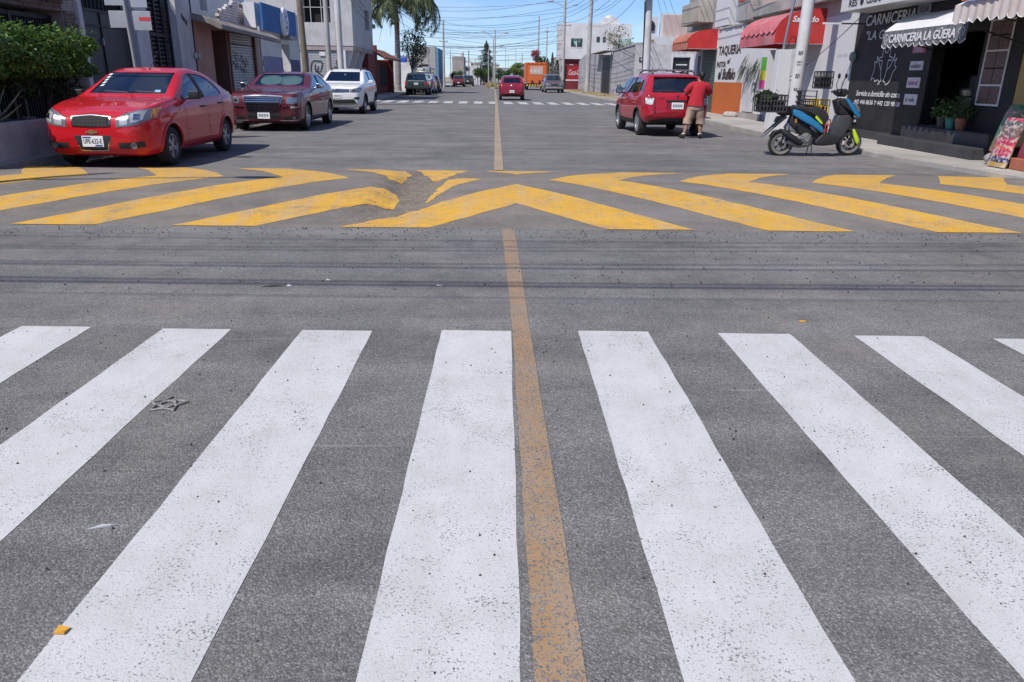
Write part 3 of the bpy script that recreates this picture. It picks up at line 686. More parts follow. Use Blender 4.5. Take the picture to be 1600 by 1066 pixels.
# --- maroon luxury sedan with a sunshade
S_CH = dict(L=5.04, W=1.90, r=.345, tw=.225, ax=(.92,3.97), rimf=.74, spokes=7, spw=(.05,.10), k=.34, rt=.10, rim=M_RIM, head=1.2,
  top=[(0,.70),(.03,.85),(.10,.925),(.5,.975),(1.2,1.03),(1.58,1.055),(1.68,1.09),(2.42,1.415),(2.75,1.465),(3.2,1.475),(3.6,1.43),(4.35,1.13),(4.5,1.12),(4.92,1.09),(5.0,1.0),(5.04,.8)],
  belt=[(0,.80),(.6,.93),(1.6,.99),(3.2,1.02),(4.4,1.06),(5.04,1.0)],
  bot=[(0,.40),(.05,.26),(.2,.20),(1.3,.19),(3.7,.20),(4.8,.28),(5.04,.45)],
  pl=[(0,.70),(.03,.78),(.09,.85),(.25,.905),(.6,.94),(1.2,.95),(4.0,.95),(4.6,.915),(4.95,.83),(5.04,.72)],
  cab=(1.75,4.15), ws=(1.115,.665,1.40,.575), rw=(1.17,.60,1.38,.54),
  side=[([(2.12,1.14),(2.48,1.325),(2.72,1.365),(2.86,1.37)],[(2.12,1.055),(2.4,1.058),(2.65,1.06),(2.92,1.065)]),
        ([(2.99,1.37),(3.3,1.365),(3.6,1.31),(3.92,1.15)],[(3.02,1.068),(3.3,1.07),(3.6,1.08),(3.94,1.10)])])
def sunshade(c, w, z0, z1, y):
    b = MB()
    m = plain('foil sunshade', (.40,.52,.50), .35, .4)
    for x0, x1, t in ((-w,.02,.0),(-.06,w,.03)):
        rows = []
        for i in range(7):
            v = i/6; row = []
            for j in range(11):
                u = j/10; x = x0+(x1-x0)*u; r = 4*u*(1-u)
                zz = z0+(z1-z0)*(.5+(v-.5)*(.35+.65*r**.5)); p, n = c.hit('front', x, zz); row.append(p+Vector((0,.05+t+.015*math.sin(u*9+v*5),0)))
            rows.append(row)
        b = MB(); b.grid(rows); b.build('sunshade_panel', m, c.root, smooth=True, local=True)
def chrysler():
    mr = paint('maroon car paint', (.105,.009,.018), flake=.15, dusty=.10)
    c = Car('parked_car', 'maroon luxury sedan with big chrome grille and silver sunshade in its windscreen', 'car', S_CH, (-5.95,22.55,0), rad(1.0), mr)
    fr = lambda *a, **k: c.patch('front', *a, **k)
    o = fr([(-.50,.865),(-.2,.885),(.2,.885),(.50,.865)], [(-.40,.50),(-.2,.475),(.2,.475),(.40,.50)], 'grille_surround', M_CHROME, off=.018, depth=.05)
    fr([(-.475,.842),(0,.860),(.475,.842)], [(-.385,.522),(0,.500),(.385,.522)], 'grille_backing', M_SEAM, off=.022, depth=.01, parent=o)
    for i in range(7):
        z = .545+.045*i; w = .378+.012*i
        fr([(-w,z+.013),(0,z+.016),(w,z+.013)], [(-w,z-.009),(0,z-.006),(w,z-.009)], 'grille_bar', M_CHROME, off=.032, depth=.012, parent=o, n=8, rows=1)
    for sx in (-1,1):
        q = lambda l: [(sx*x,z) for x,z in l]
        o = fr(q([(.575,.835),(.75,.848),(.875,.84)]), q([(.59,.69),(.75,.685),(.885,.70)]), 'headlight', M_LENS, off=.007, depth=.03, n=10, rows=5)
        fr(q([(.63,.80),(.70,.80)]), q([(.63,.73),(.70,.73)]), 'reflector', M_CHROME, off=.012, depth=.01, parent=o, n=4, rows=4); fr(q([(.76,.80),(.83,.80)]), q([(.76,.73),(.83,.73)]), 'reflector', M_CHROME, off=.012, depth=.01, parent=o, n=4, rows=4)
        fr(q([(.49,.615),(.70,.62),(.865,.625)]), q([(.48,.578),(.70,.583),(.872,.588)]), 'bumper_trim', M_CHROME, off=.012, depth=.02)
        o = fr(q([(.50,.375),(.68,.38),(.84,.39)]), q([(.50,.30),(.68,.30),(.82,.315)]), 'fog_light_recess', M_BLACKPL, off=.005, depth=.01)
        fr(q([(.72,.37),(.79,.37)]), q([(.72,.315),(.79,.315)]), 'fog_light', M_LENS, off=.010, depth=.01, parent=o, n=4, rows=4)
        fr(q([(.40,.288),(.65,.286),(.85,.30)]), q([(.40,.272),(.65,.270),(.85,.283)]), 'lower_trim', M_CHROME, off=.008, depth=.01)
        c.seam([(1.62,.30),(1.60,.7),(1.66,1.03)], sx=sx); c.seam([(2.94,.29),(2.94,.7),(2.95,1.05)], sx=sx); c.seam([(3.50,.5),(3.75,.8),(3.95,1.06)], sx=sx); c.seam([(1.63,.275),(2.8,.275),(3.55,.28)], sx=sx, w=.012)
        c.handle(2.72,.92, M_CHROME, sx); c.handle(3.62,.95, M_CHROME, sx); c.mirror(2.14,1.05, M_CHROME, sx)
        c.patch('side', [(2.88,1.372),(2.97,1.372)], [(2.93,1.065),(3.01,1.067)], 'door_pillar', M_BLACKPL, off=.003, sx=sx, n=3, rows=6)
        c.seam([(2.08,1.07),(2.45,1.36),(2.9,1.405),(3.4,1.40),(3.7,1.32),(4.0,1.12)], sx=sx, w=.016, name='window_trim', m=M_CHROME, off=.004)
        c.patch('side', [(1.70,.345),(2.6,.34),(3.5,.345)], [(1.70,.325),(2.6,.32),(3.5,.325)], 'sill_trim', M_CHROME, off=.006, sx=sx, n=8, rows=1)
        c.patch('rear', [(sx*.62,1.02),(sx*.86,1.0)], [(sx*.64,.72),(sx*.87,.74)], 'tail_light', M_TAIL, off=.005)
        c.seam([(sx*.34,.12),(sx*.50,.9),(sx*.60,1.6)], view='top', w=.012, m=plain('maroon crease shade', (.05,.006,.012), .4))  # bonnet crease shade painted on as a darker maroon line
    c.arches(.012, over=.06); c.plate('front', .40, None, .31, .16); sunshade(c, .56, 1.12, 1.36, 0)
    fr([(-.43,.46),(0,.455),(.43,.46)], [(-.40,.33),(0,.325),(.40,.33)], 'lower_intake', M_BLACKPL, off=.004, depth=.01)
    return c
# --- white compact SUV
S_TI = dict(L=4.49, W=1.84, r=.345, tw=.22, ax=(.90,3.60), rimf=.70, spokes=5, spw=(.07,.13), k=.26, rt=.08, head=1.35, seat=1.0,
  top=[(0,.76),(.03,.90),(.10,.985),(.5,1.06),(1.1,1.125),(1.2,1.15),(2.0,1.545),(2.3,1.62),(2.8,1.645),(3.7,1.60),(4.0,1.54),(4.35,1.16),(4.45,1.0),(4.49,.75)],
  belt=[(0,.82),(.6,.98),(1.2,1.06),(3.0,1.10),(4.0,1.14),(4.49,1.05)],
  bot=[(0,.42),(.05,.30),(.2,.24),(1.3,.24),(3.4,.24),(4.3,.32),(4.49,.5)],
  pl=[(0,.66),(.03,.74),(.09,.81),(.25,.87),(.6,.91),(1.2,.92),(3.6,.92),(4.2,.88),(4.42,.80),(4.49,.70)],
  cab=(1.30,4.0), ws=(1.175,.665,1.52,.575), rw=(1.20,.62,1.48,.55),
  side=[([(1.62,1.18),(2.02,1.43),(2.35,1.515),(2.52,1.52)],[(1.62,1.115),(2.0,1.12),(2.3,1.125),(2.58,1.13)]),
        ([(2.65,1.52),(3.0,1.515),(3.35,1.49),(3.45,1.47)],[(2.68,1.132),(3.0,1.138),(3.3,1.145),(3.47,1.15)]),
        ([(3.54,1.45),(3.75,1.43),(3.9,1.37)],[(3.54,1.16),(3.75,1.18),(3.98,1.24)])])
def tiguan():
    wh = paint('white car paint', (.74,.745,.76), dusty=.06)
    c = Car('parked_car', 'white compact SUV parked behind the maroon sedan before the concrete corner building', 'car', S_TI, (-5.93,31.75,0), rad(.5), wh)
    fr = lambda *a, **k: c.patch('front', *a, **k)
    o = fr([(-.46,.905),(0,.915),(.46,.905)], [(-.45,.79),(0,.775),(.45,.79)], 'grille', M_BLACKPL, off=.006, depth=.02)
    for z in (.80,.845,.888): fr([(-.45,z+.012),(0,z+.012),(.45,z+.012)], [(-.45,z-.004),(0,z-.006),(.45,z-.004)], 'grille_bar', M_CHROME, off=.014, depth=.015, parent=o, rows=1)
    p, n = c.hit('front', 0, .845); b = MB(); M = Matrix.Translation(p+Vector((0,-.02,0))) @ Matrix.Rotation(math.pi/2, 4, 'X')
    b.lathe([(.068+.008*math.cos(a), .01*math.sin(a)) for a in (2*math.pi*i/8 for i in range(8))], 24, M, closed=True)
    for pts in ([(-.05,.035),(-.02,-.05),(0,.0),(.02,-.05),(.05,.035)], [(-.028,.055),(0,-.0),(.028,.055)]):
        b.tube([M @ Vector((x,-z if False else z,.004)) for x,z in pts], .006, 5)
    b.build('emblem', M_CHROME, c.root, local=True)
    for sx in (-1,1):
        q = lambda l: [(sx*x,z) for x,z in l]
        o = fr(q([(.475,.905),(.65,.93),(.86,.955)]), q([(.475,.79),(.65,.785),(.83,.815)]), 'headlight', M_LENS, off=.007, depth=.03, n=10)
        fr(q([(.56,.885),(.66,.89)]), q([(.56,.815),(.66,.82)]), 'reflector', M_SEAM, off=.012, depth=.01, parent=o, n=4, rows=4); fr(q([(.70,.90),(.79,.905)]), q([(.70,.825),(.79,.83)]), 'reflector', M_CHROME, off=.012, depth=.01, parent=o, n=4, rows=4)
        fr(q([(.60,.61),(.80,.64)]), q([(.64,.54),(.80,.54)]), 'fog_light_recess', M_BLACKPL, off=.006, depth=.01)
        c.seam([(1.42,.40),(1.40,.8),(1.45,1.08)], sx=sx); c.seam([(2.60,.38),(2.60,.8),(2.61,1.10)], sx=sx); c.seam([(3.15,.6),(3.35,.9),(3.5,1.12)], sx=sx)
        c.handle(2.40,.98, wh, sx); c.handle(3.32,1.0, wh, sx); c.mirror(1.70,1.10, wh, sx)
        c.patch('side', [(2.53,1.522),(2.64,1.522)], [(2.585,1.13),(2.675,1.132)], 'door_pillar', M_BLACKPL, off=.003, sx=sx, n=3, rows=6)
        c.patch('side', [(1.35,.40),(2.5,.39),(3.15,.40)], [(1.35,.27),(2.5,.26),(3.15,.27)], 'sill_cladding', M_BLACKPL, off=.012, sx=sx, n=8, rows=3)
        c.patch('rear', [(sx*.48,1.08),(sx*.80,1.06)], [(sx*.50,.88),(sx*.82,.90)], 'tail_light', M_TAIL, off=.005)
        b = MB(); b.tube([c.hit('top', sx*.56, y)[0]+Vector((0,0,z)) for y,z in ((2.1,.0),(2.25,.05),(3.0,.06),(3.7,.05),(3.85,.0))], .018, 6); b.build('roof_rail', M_BLACKPL, c.root, smooth=60, local=True)
        c.seam([(sx*.42,.15),(sx*.52,.6),(sx*.60,1.1)], view='top', w=.012, m=plain('white crease shade', (.5,.5,.52), .4))  # greyer line painted along the bonnet for the shade of its crease
    c.arches(.030, M_BLACKPL, over=.06); c.plate('front', .66, None, .31, .15, x=0)
    fr([(-.62,.55),(0,.53),(.62,.55)], [(-.72,.36),(0,.34),(.72,.36)], 'lower_intake', M_BLACKPL, off=.006, depth=.01)
    fr([(-.68,.40),(0,.385),(.68,.40)], [(-.68,.375),(0,.36),(.68,.375)], 'lower_trim', M_CHROME, off=.012, depth=.01)
    p, n = c.hit('front', 0, 1.42); b = MB(); b.ball(p+Vector((0,.22,-.02)), .05,.04,.05); b.build('hanging_ornament', plain('pale ornament', (.7,.8,.85), .5), c.root, smooth=True, local=True)
    return c
# --- red crossover with its back to the camera
S_SX = dict(L=4.14, W=1.755, r=.325, tw=.205, ax=(.86,3.36), rimf=.70, spokes=5, spw=(.10,.15), k=.27, rt=.08, head=1.25, steer=0,
  top=[(0,.66),(.03,.80),(.10,.88),(.5,.96),(1.0,1.03),(1.1,1.06),(1.85,1.46),(2.1,1.54),(2.6,1.575),(3.3,1.55),(3.66,1.51),(3.98,1.08),(4.06,1.02),(4.11,.80),(4.14,.66)],
  belt=[(0,.76),(.6,.90),(1.1,.98),(3.0,1.03),(3.8,1.06),(4.14,1.0)],
  bot=[(0,.42),(.05,.30),(.2,.25),(1.3,.24),(3.2,.25),(3.9,.34),(4.08,.42),(4.14,.50)],
  pl=[(0,.60),(.03,.68),(.09,.75),(.25,.82),(.6,.86),(1.2,.877),(3.4,.877),(3.85,.845),(4.07,.79),(4.14,.70)],
  cab=(1.20,3.86), ws=(1.085,.62,1.44,.54), rw=(1.085,.64,1.455,.555),
  side=[([(1.50,1.10),(1.85,1.34),(2.15,1.435),(2.28,1.44)],[(1.50,1.03),(1.85,1.04),(2.1,1.05),(2.33,1.055)]),
        ([(2.42,1.44),(2.75,1.435),(3.05,1.41),(3.12,1.39)],[(2.44,1.06),(2.75,1.065),(3.05,1.075),(3.14,1.08)]),
        ([(3.22,1.385),(3.38,1.375),(3.48,1.34)],[(3.22,1.10),(3.4,1.11),(3.62,1.13)])])
def sx4():
    rd = paint('crimson car paint', (.36,.006,.018), dusty=.03)
    c = Car('stopped_car', 'crimson crossover with roof rails stopped askew, a person leaning on its tailgate', 'car', S_SX, (4.52,21.85,0), math.pi+rad(2.5), rd)
    rr = lambda *a, **k: c.patch('rear', *a, **k)
    for sx in (-1,1):
        q = lambda l: [(sx*x,z) for x,z in l]
        o = rr(q([(.60,1.035),(.70,1.04),(.775,1.035)]), q([(.60,.955),(.70,.955),(.80,.955)]), 'tail_light', M_TAIL, off=.008, depth=.02)
        rr(q([(.60,.95),(.70,.95),(.80,.95)]), q([(.635,.80),(.70,.79),(.80,.815)]), 'reverse_light', lens('clear rear lens', (.66,.66,.68)), off=.008, depth=.02)
        c.seam([(1.30,.40),(1.28,.7),(1.33,1.0)], sx=sx); c.seam([(2.36,.38),(2.36,.7),(2.37,1.03)], sx=sx); c.seam([(2.92,.6),(3.06,.85),(3.18,1.05)], sx=sx)
        c.handle(2.16,.92, rd, sx); c.handle(3.0,.945, rd, sx); c.mirror(1.52,1.03, M_BLACKPL, sx)
        c.patch('side', [(2.29,1.44),(2.41,1.44)], [(2.34,1.055),(2.43,1.06)], 'door_pillar', M_BLACKPL, off=.003, sx=sx, n=3, rows=6)
        c.patch('side', [(1.30,.40),(2.2,.39),(2.95,.40)], [(1.30,.275),(2.2,.27),(2.95,.275)], 'sill_cladding', M_BLACKPL, off=.012, sx=sx, n=8, rows=3)
        b = MB(); P = [c.hit('top', sx*.54, y)[0]+Vector((0,0,z)) for y,z in ((2.0,0),(2.12,.06),(2.8,.075),(3.4,.065),(3.56,.0))]; b.tube(cr(P,4), .016, 6); b.build('roof_rail', M_BLACKPL, c.root, smooth=60, local=True)
        rr(q([(.56,1.0),(.57,.98)]), q([(.56,.57),(.60,.57)]), 'tailgate_gap', M_SEAM, off=.002, depth=.003, n=1, rows=8)
        c.patch('front', [(sx*.40,.80),(sx*.72,.84)], [(sx*.42,.68),(sx*.74,.72)], 'headlight', M_LENS, off=.006)
    for y in (2.35,3.2):
        z = c.hit('top', .54, y)[0].z+.085; b = MB(); b.box(-.66,.66, y-.02-c.L/2, y+.02-c.L/2, z, z+.025); b.build('roof_crossbar', M_RIM, c.root, bev=.006, local=True)
    b = MB()
    for x0 in (-.45,.05):                                       # a dark bundle of straps lashed to the rack
        P = [(x0+.05*i+rng.uniform(-.02,.02), 2.72-c.L/2+rng.uniform(-.12,.12), 1.60+rng.uniform(0,.06)) for i in range(10)]; b.tube(cr(P,4), .014, 5)
    tag(b.build('strap_bundle', M_BLACKPL, c.root, smooth=60, local=True), kind='stuff')
    c.arches(.020, M_BLACKPL, over=.06)
    rr([(-.70,.40),(-.35,.47),(.35,.47),(.70,.40)], [(-.60,.33),(-.3,.335),(.3,.335),(.60,.33)], 'bumper_insert', M_BLACKPL, off=.008, depth=.02, n=16)
    rr([(-.76,.375),(0,.335),(.76,.375)], [(-.74,.30),(0,.28),(.74,.30)], 'bumper_underside', M_BLACKPL, off=.010, depth=.02, n=14)
    o = rr([(-.29,.905),(0,.91),(.29,.905)], [(-.29,.68),(0,.675),(.29,.68)], 'plate_recess', plain('crimson recess shade', (.20,.006,.014), .45), off=.002, depth=.004)  # flat patch; the shade of a recess is put into its darker crimson
    rr([(-.29,.905),(0,.91),(.29,.905)], [(-.28,.865),(0,.87),(.28,.865)], 'tailgate_handle', M_BLACKPL, off=.016, depth=.03)
    c.plate('rear', .77, None, .31, .16)
    rr([(-.60,.60),(0,.60),(.60,.60)], [(-.60,.592),(0,.592),(.60,.592)], 'tailgate_gap', M_SEAM, off=.002, depth=.003, n=12, rows=1)
    p, n = c.hit('rear', 0, .985); b = MB(); M = Matrix.Translation(p+n*.006) @ n.to_track_quat('Z','Y').to_matrix().to_4x4()
    for pts in ([(.04,.035),(-.04,.01),(.02,-.005)],[(-.04,-.035),(.04,-.01),(-.02,.005)]): b.tube([M @ Vector((x,z,0)) for x,z in pts], .009, 5)
    b.build('emblem', M_CHROME, c.root, local=True)
    p, n = c.hit('rear', .42, .955); b = MB(); b.obox(Matrix.Translation(p+n*.004), .17,.01,.018); b.build('model_badge', M_CHROME, c.root, local=True)
    P = [c.hit('rear', x, 1.115)[0]+Vector((0,.018,0)) for x in (-.02,.1,.25,.40)]; b = MB(); b.tube(P, .010, 5); b.build('wiper', M_BLACKPL, c.root, local=True)
    rr([(-.55,1.465),(0,1.475),(.55,1.465)], [(-.55,1.445),(0,1.45),(.55,1.445)], 'spoiler_lip', rd, off=.03, depth=.06)
    b = MB(); b.tube([(-.35,c.L/2-.25,.30),(-.35,c.L/2-.02,.29)], .03, 8); b.build('exhaust_pipe', M_RIM, c.root, local=True)
    return c
# --- small maroon hatchback driving away
S_MI = dict(L=3.78, W=1.665, r=.30, tw=.18, ax=(.74,3.20), rimf=.62, spokes=6, spw=(.10,.12), k=.30, rt=.10, head=1.2,
  top=[(0,.60),(.03,.72),(.10,.80),(.5,.92),(.9,1.0),(1.7,1.44),(2.2,1.515),(2.8,1.50),(3.35,1.40),(3.62,1.0),(3.70,.93),(3.75,.75),(3.78,.6)],
  belt=[(0,.7),(.6,.86),(1.1,.95),(2.6,1.0),(3.5,1.0),(3.78,.9)], bot=[(0,.38),(.05,.27),(.2,.21),(3.2,.22),(3.65,.30),(3.78,.42)],
  pl=[(0,.52),(.03,.6),(.1,.70),(.3,.78),(.7,.825),(3.0,.832),(3.45,.81),(3.7,.73),(3.78,.62)], cab=(1.05,3.50),
  ws=(1.03,.57,1.38,.50), rw=(1.06,.56,1.34,.49),
  side=[([(1.35,1.06),(1.75,1.32),(2.1,1.385)],[(1.35,1.0),(1.75,1.01),(2.14,1.02)]),([(2.24,1.385),(2.6,1.375),(2.95,1.30)],[(2.26,1.02),(2.6,1.03),(3.02,1.06)])])
def micra(loc=(1.03,52.1,0)):
    rd = paint('wine red car paint', (.20,.006,.020), dusty=.02)
    c = Car('moving_car', 'small wine red hatchback driving away along the centre line', 'car', S_MI, loc, math.pi, rd)
    rr = lambda *a, **k: c.patch('rear', *a, **k)
    for sx in (-1,1):
        q = lambda l: [(sx*x,z) for x,z in l]
        rr(q([(.58,.98),(.70,.96)]), q([(.60,.76),(.74,.78)]), 'tail_light', M_TAIL, off=.008, depth=.02); c.mirror(1.40,1.0, M_BLACKPL, sx)
        rr(q([(.40,.40),(.60,.43)]), q([(.42,.36),(.60,.37)]), 'rear_reflector', M_TAIL, off=.008); c.seam([(2.18,.32),(2.18,.7),(2.19,1.0)], sx=sx)
    c.plate('rear', .545, None, .31, .15); rr([(-.60,.40),(0,.41),(.60,.40)], [(-.58,.30),(0,.29),(.58,.30)], 'bumper_insert', M_BLACKPL, off=.006, n=14)
    p, n = c.hit('rear', 0, .90); b = MB(); b.lathe([(.05,0),(.05,.012),(.035,.016)], 16, Matrix.Translation(p) @ n.to_track_quat('Z','Y').to_matrix().to_4x4()); b.build('emblem', M_CHROME, c.root, local=True)
    rr([(-.5,1.375),(0,1.385),(.5,1.375)], [(-.5,1.355),(0,1.36),(.5,1.355)], 'spoiler_lip', rd, off=.03, depth=.06)
    return c
# --- grey and maroon minivan
S_MV = dict(L=5.0, W=1.93, r=.34, tw=.21, ax=(.95,3.95), rimf=.62, spokes=5, spw=(.1,.15), k=.22, rt=.09, head=1.3,
  top=[(0,.68),(.03,.82),(.1,.90),(.5,1.0),(1.05,1.10),(1.15,1.13),(2.0,1.62),(2.3,1.72),(3.0,1.76),(4.6,1.72),(4.85,1.2),(4.96,1.0),(5.0,.7)],
  belt=[(0,.78),(.6,.95),(1.2,1.02),(4.0,1.08),(5.0,1.05)], bot=[(0,.40),(.05,.28),(.2,.23),(4.3,.24),(4.9,.34),(5.0,.5)],
  pl=[(0,.70),(.03,.78),(.09,.85),(.25,.90),(.6,.95),(1.2,.965),(4.2,.965),(4.85,.92),(5.0,.80)], cab=(1.25,4.7), ws=(1.16,.70,1.60,.60), rw=(1.25,.66,1.62,.6),
  side=[([(1.55,1.13),(2.05,1.48),(2.35,1.56)],[(1.55,1.07),(2.05,1.08),(2.4,1.09)]),([(2.5,1.57),(3.5,1.57)],[(2.5,1.09),(3.5,1.10)]),([(3.6,1.57),(4.5,1.54)],[(3.6,1.10),(4.55,1.12)])])
def minivan():
    gy = paint('grey van paint', (.075,.072,.078), flake=.2, dusty=.25)
    c = Car('parked_van', 'grey minivan with a faded maroon bonnet facing up the street beside the orange truck', 'van', S_MV, (5.75,80.6,0), rad(2), gy)
    fr = lambda *a, **k: c.patch('front', *a, **k)
    fr([(-.36,.80),(0,.82),(.36,.80)], [(-.32,.66),(0,.64),(.32,.66)], 'grille', M_BLACKPL, off=.008, depth=.02)
    fr([(-.88,.56),(0,.56),(.88,.56)], [(-.88,.42),(0,.42),(.88,.42)], 'bumper', plain('light grey bumper', (.26,.26,.27), .5), off=.03, depth=.05, n=16)
    c.patch('top', [(-.62,1.05),(0,1.08),(.62,1.05)], [(-.55,.16),(0,.12),(.55,.16)], 'bonnet', paint('faded maroon bonnet', (.13,.035,.045), dusty=.3), off=.004, depth=.008)
    for sx in (-1,1):
        q = lambda l: [(sx*x,z) for x,z in l]
        fr(q([(.42,.83),(.65,.85),(.86,.87)]), q([(.42,.66),(.65,.67),(.87,.70)]), 'headlight', M_LENS, off=.008, depth=.02); c.mirror(1.62,1.06, M_BLACKPL, sx)
        c.seam([(1.35,.35),(1.34,.7),(1.40,1.06)], sx=sx)
    c.plate('front', .49, None, .31, .15); return c
# --- boxy dark green off-roader, rear view
S_JE = dict(L=4.2, W=1.74, r=.36, tw=.22, ax=(.80,3.40), rimf=.6, spokes=5, spw=(.12,.15), k=.20, rt=.05, head=1.3,
  top=[(0,.85),(.03,.98),(.1,1.03),(.5,1.05),(1.25,1.09),(1.33,1.12),(1.8,1.58),(2.0,1.64),(3.9,1.63),(4.03,1.58),(4.13,1.1),(4.17,1.0),(4.2,.7)],
  belt=[(0,.9),(1.2,1.02),(4.2,1.04)], bot=[(0,.5),(.1,.4),(4.0,.42),(4.2,.5)],
  pl=[(0,.74),(.04,.80),(.2,.84),(.6,.865),(3.9,.87),(4.1,.85),(4.2,.78)], cab=(1.45,3.95), ws=(1.14,.66,1.52,.60), rw=(1.12,.66,1.50,.60),
  side=[([(1.62,1.15),(1.9,1.46),(2.35,1.50)],[(1.62,1.08),(1.9,1.08),(2.4,1.08)]),([(2.5,1.50),(3.0,1.50)],[(2.5,1.08),(3.05,1.08)]),([(3.15,1.50),(3.85,1.49)],[(3.2,1.08),(3.9,1.08)])])
def jeep():
    gn = paint('dark green car paint', (.012,.034,.034), dusty=.04)
    c = Car('parked_car', 'boxy dark green off-roader seen from behind, parked by the palm tree', 'car', S_JE, (-6.05,62.3,0), math.pi, gn)
    rr = lambda *a, **k: c.patch('rear', *a, **k)
    for sx in (-1,1):
        rr([(sx*.66,1.0),(sx*.82,1.0)], [(sx*.66,.74),(sx*.82,.74)], 'tail_light', M_TAIL, off=.008); c.mirror(1.6,1.08, M_BLACKPL, sx)
    b = MB(); b.box(-.86,.86, c.L/2-.05, c.L/2+.10, .48,.64); b.build('bumper', M_BLACKPL, c.root, bev=.02, local=True)
    c.plate('rear', .84, None, .31, .15); rr([(-.64,1.06),(0,1.06),(.64,1.06)], [(-.64,1.035),(0,1.035),(.64,1.035)], 'trim_strip', plain('pale trim', (.35,.38,.37), .4), off=.008, rows=1)
    c.arches(.03, M_BLACKPL, over=.06); return c
def generic(S, label, loc, rot, m, name='parked_car', cat='car', group=None):
    S = dict(S); c = Car(name, label, cat, S, loc, rot, m, group, detail=False, glass=plain('opaque dark car glass', (.018,.022,.026), .04, 0, .8))
    for sx in (-1,1):
        c.patch('rear', [(sx*S['W']*.33,S['_belt'][-1]),(sx*S['W']*.43,S['_belt'][-1])], [(sx*S['W']*.34,.74),(sx*S['W']*.44,.76)], 'tail_light', M_TAIL, off=.008)
        c.patch('front', [(sx*S['W']*.25,.82),(sx*S['W']*.42,.85)], [(sx*S['W']*.25,.68),(sx*S['W']*.43,.72)], 'headlight', M_LENS, off=.008); c.mirror(S['cab'][0]+.3,1.02, M_BLACKPL, sx)
    c.plate('rear', .60 if S['L'] < 4.3 else .75, None); return c
# ------------------------------------------------------------------ buildings on the side of the parked sedans (facade plane X = -8.6)
SPLIT = ('door_frame','dark_opening','door_jamb','jamb','top_lights','window_mullion','mirror','gate_post','door_recess')
def part(root, name, m, *boxes, bev=0, parent=None, **k):
    if len(boxes) > 1 and name in SPLIT: return [part(root, name, m, bx, bev=bev, parent=parent, **k) for bx in boxes][0]
    b = MB()
    for bx in boxes: b.box(*bx)
    o = b.build(name, m, root, bev=bev, **k)
    return sub(o, parent) if parent else o
def kids(root, name, me, m, mats4, parent=None):
    """many alike pieces that share one mesh"""
    if m and not me.materials: me.materials.append(m)
    inv = Matrix.Translation(root.location).inverted()
    for M in mats4:
        o = bpy.data.objects.new(name, me); COL.objects.link(o); o.parent = parent or root
        o.matrix_parent_inverse = Matrix() if parent else inv
        o.matrix_basis = M
def unit_box(name, sx, sy, sz, bev=0):
    b = MB(); b.box(-sx/2,sx/2,-sy/2,sy/2,-sz/2,sz/2); return b.mesh(name, bev)
T = Matrix.Translation
M_GATE = mat('dark painted gate', (.020,.020,.023), .55, .2, 2, 40, .05, dirt=.3, dirtcol=(.05,.045,.04))
M_GATE2 = mat('charcoal sheet gate', (.042,.041,.046), .5, .15, 2, 30, .05, streak=.4, dirtcol=(.07,.065,.06))
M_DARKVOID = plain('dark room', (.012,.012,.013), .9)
M_GREYW = mat('grey white render', (.58,.57,.59), .85, .10, 1.2, 40, .15, streak=.35, dirt=.2)
M_STONE = mat('brown split stone', (.17,.135,.115), .85, .35, 7, 60, .5)
M_SLAB = mat('weathered concrete', (.36,.34,.33), .9, .18, 1.3, 45, .35, streak=.45, dirt=.35)
M_PINK = mat('dusty pink render', (.50,.30,.245), .88, .10, 1.1, 40, .15, streak=.25, dirt=.2)
M_BROWN = mat('brown painted trim', (.16,.075,.055), .75, .12, 1.5, 40, .1)
M_METALSH = mat('grey roller shutter', (.42,.42,.43), .45, .08, 1.2, 30, .05, metal=.3, streak=.35, dirt=.25)
M_GRAF = plain('black spray paint', (.015,.015,.018), .6)
M_WHITEW = mat('white render', (.66,.655,.66), .85, .07, 1.1, 40, .15, streak=.3, dirt=.15)
M_BRICK = mat('whitewashed brick', (.74,.70,.68), .9, .16, 6, 60, .4, dirt=.3, dirtcol=(.48,.30,.24))
M_MORTAR = mat('grey mortar', (.20,.185,.18), .95, .15, 4, 60, .3)
# --- stone-clad garage house
R = thing('garage_house', (-8.6,12,0), 'house with brown split-stone lintel and dark barred garage gate behind the hedge', 'house')
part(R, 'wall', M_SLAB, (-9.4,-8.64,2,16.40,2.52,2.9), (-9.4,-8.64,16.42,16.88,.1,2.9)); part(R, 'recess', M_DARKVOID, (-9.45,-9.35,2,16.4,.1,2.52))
part(R, 'roof_slab', M_SLAB, (-14,-8.36,2,16.42,2.72,2.88), (-14,-10.2,2,16.38,2.88,3.4), bev=.015)
st = [unit_box('stone', .05, l, .066, .008) for l in (.22,.30,.38)]
pos = [[],[],[]]
for r in range(3):
    y = 12.6+rng.uniform(0,.2); z = 2.545+r*.072
    while y < 16.35: k = rng.randrange(3); l = (.22,.30,.38)[k]; pos[k].append(T((-8.635+rng.uniform(-.012,.014), y+l/2, z))); y += l+.008
for r in range(33):
    z = .2+r*.072; y = 16.44
    for k in ((0,0) if r%2 else (2,)): l = (.22,.30,.38)[k]; pos[k].append(T((-8.635+rng.uniform(-.012,.014), y+l/2, z))); y += l+.006
for k in range(3): kids(R, 'stone', st[k], M_STONE, pos[k])
G = part(R, 'garage_gate', M_GATE, (-8.92,-8.86,8,16.38,2.36,2.44), (-8.92,-8.86,8,16.38,.15,.28), *[(-8.93,-8.85,y,y+.09,.15,2.44) for y in (8,10,12,13.9,14.62,14.95,16.28)], (-8.92,-8.86,8,16.38,1.3,1.38))
kids(R, 'gate_bar', unit_box('gate_bar', .03, .022, 2.1), M_GATE, [T((-8.89, 8.2+.085*i, 1.32)) for i in range(95)], parent=G)
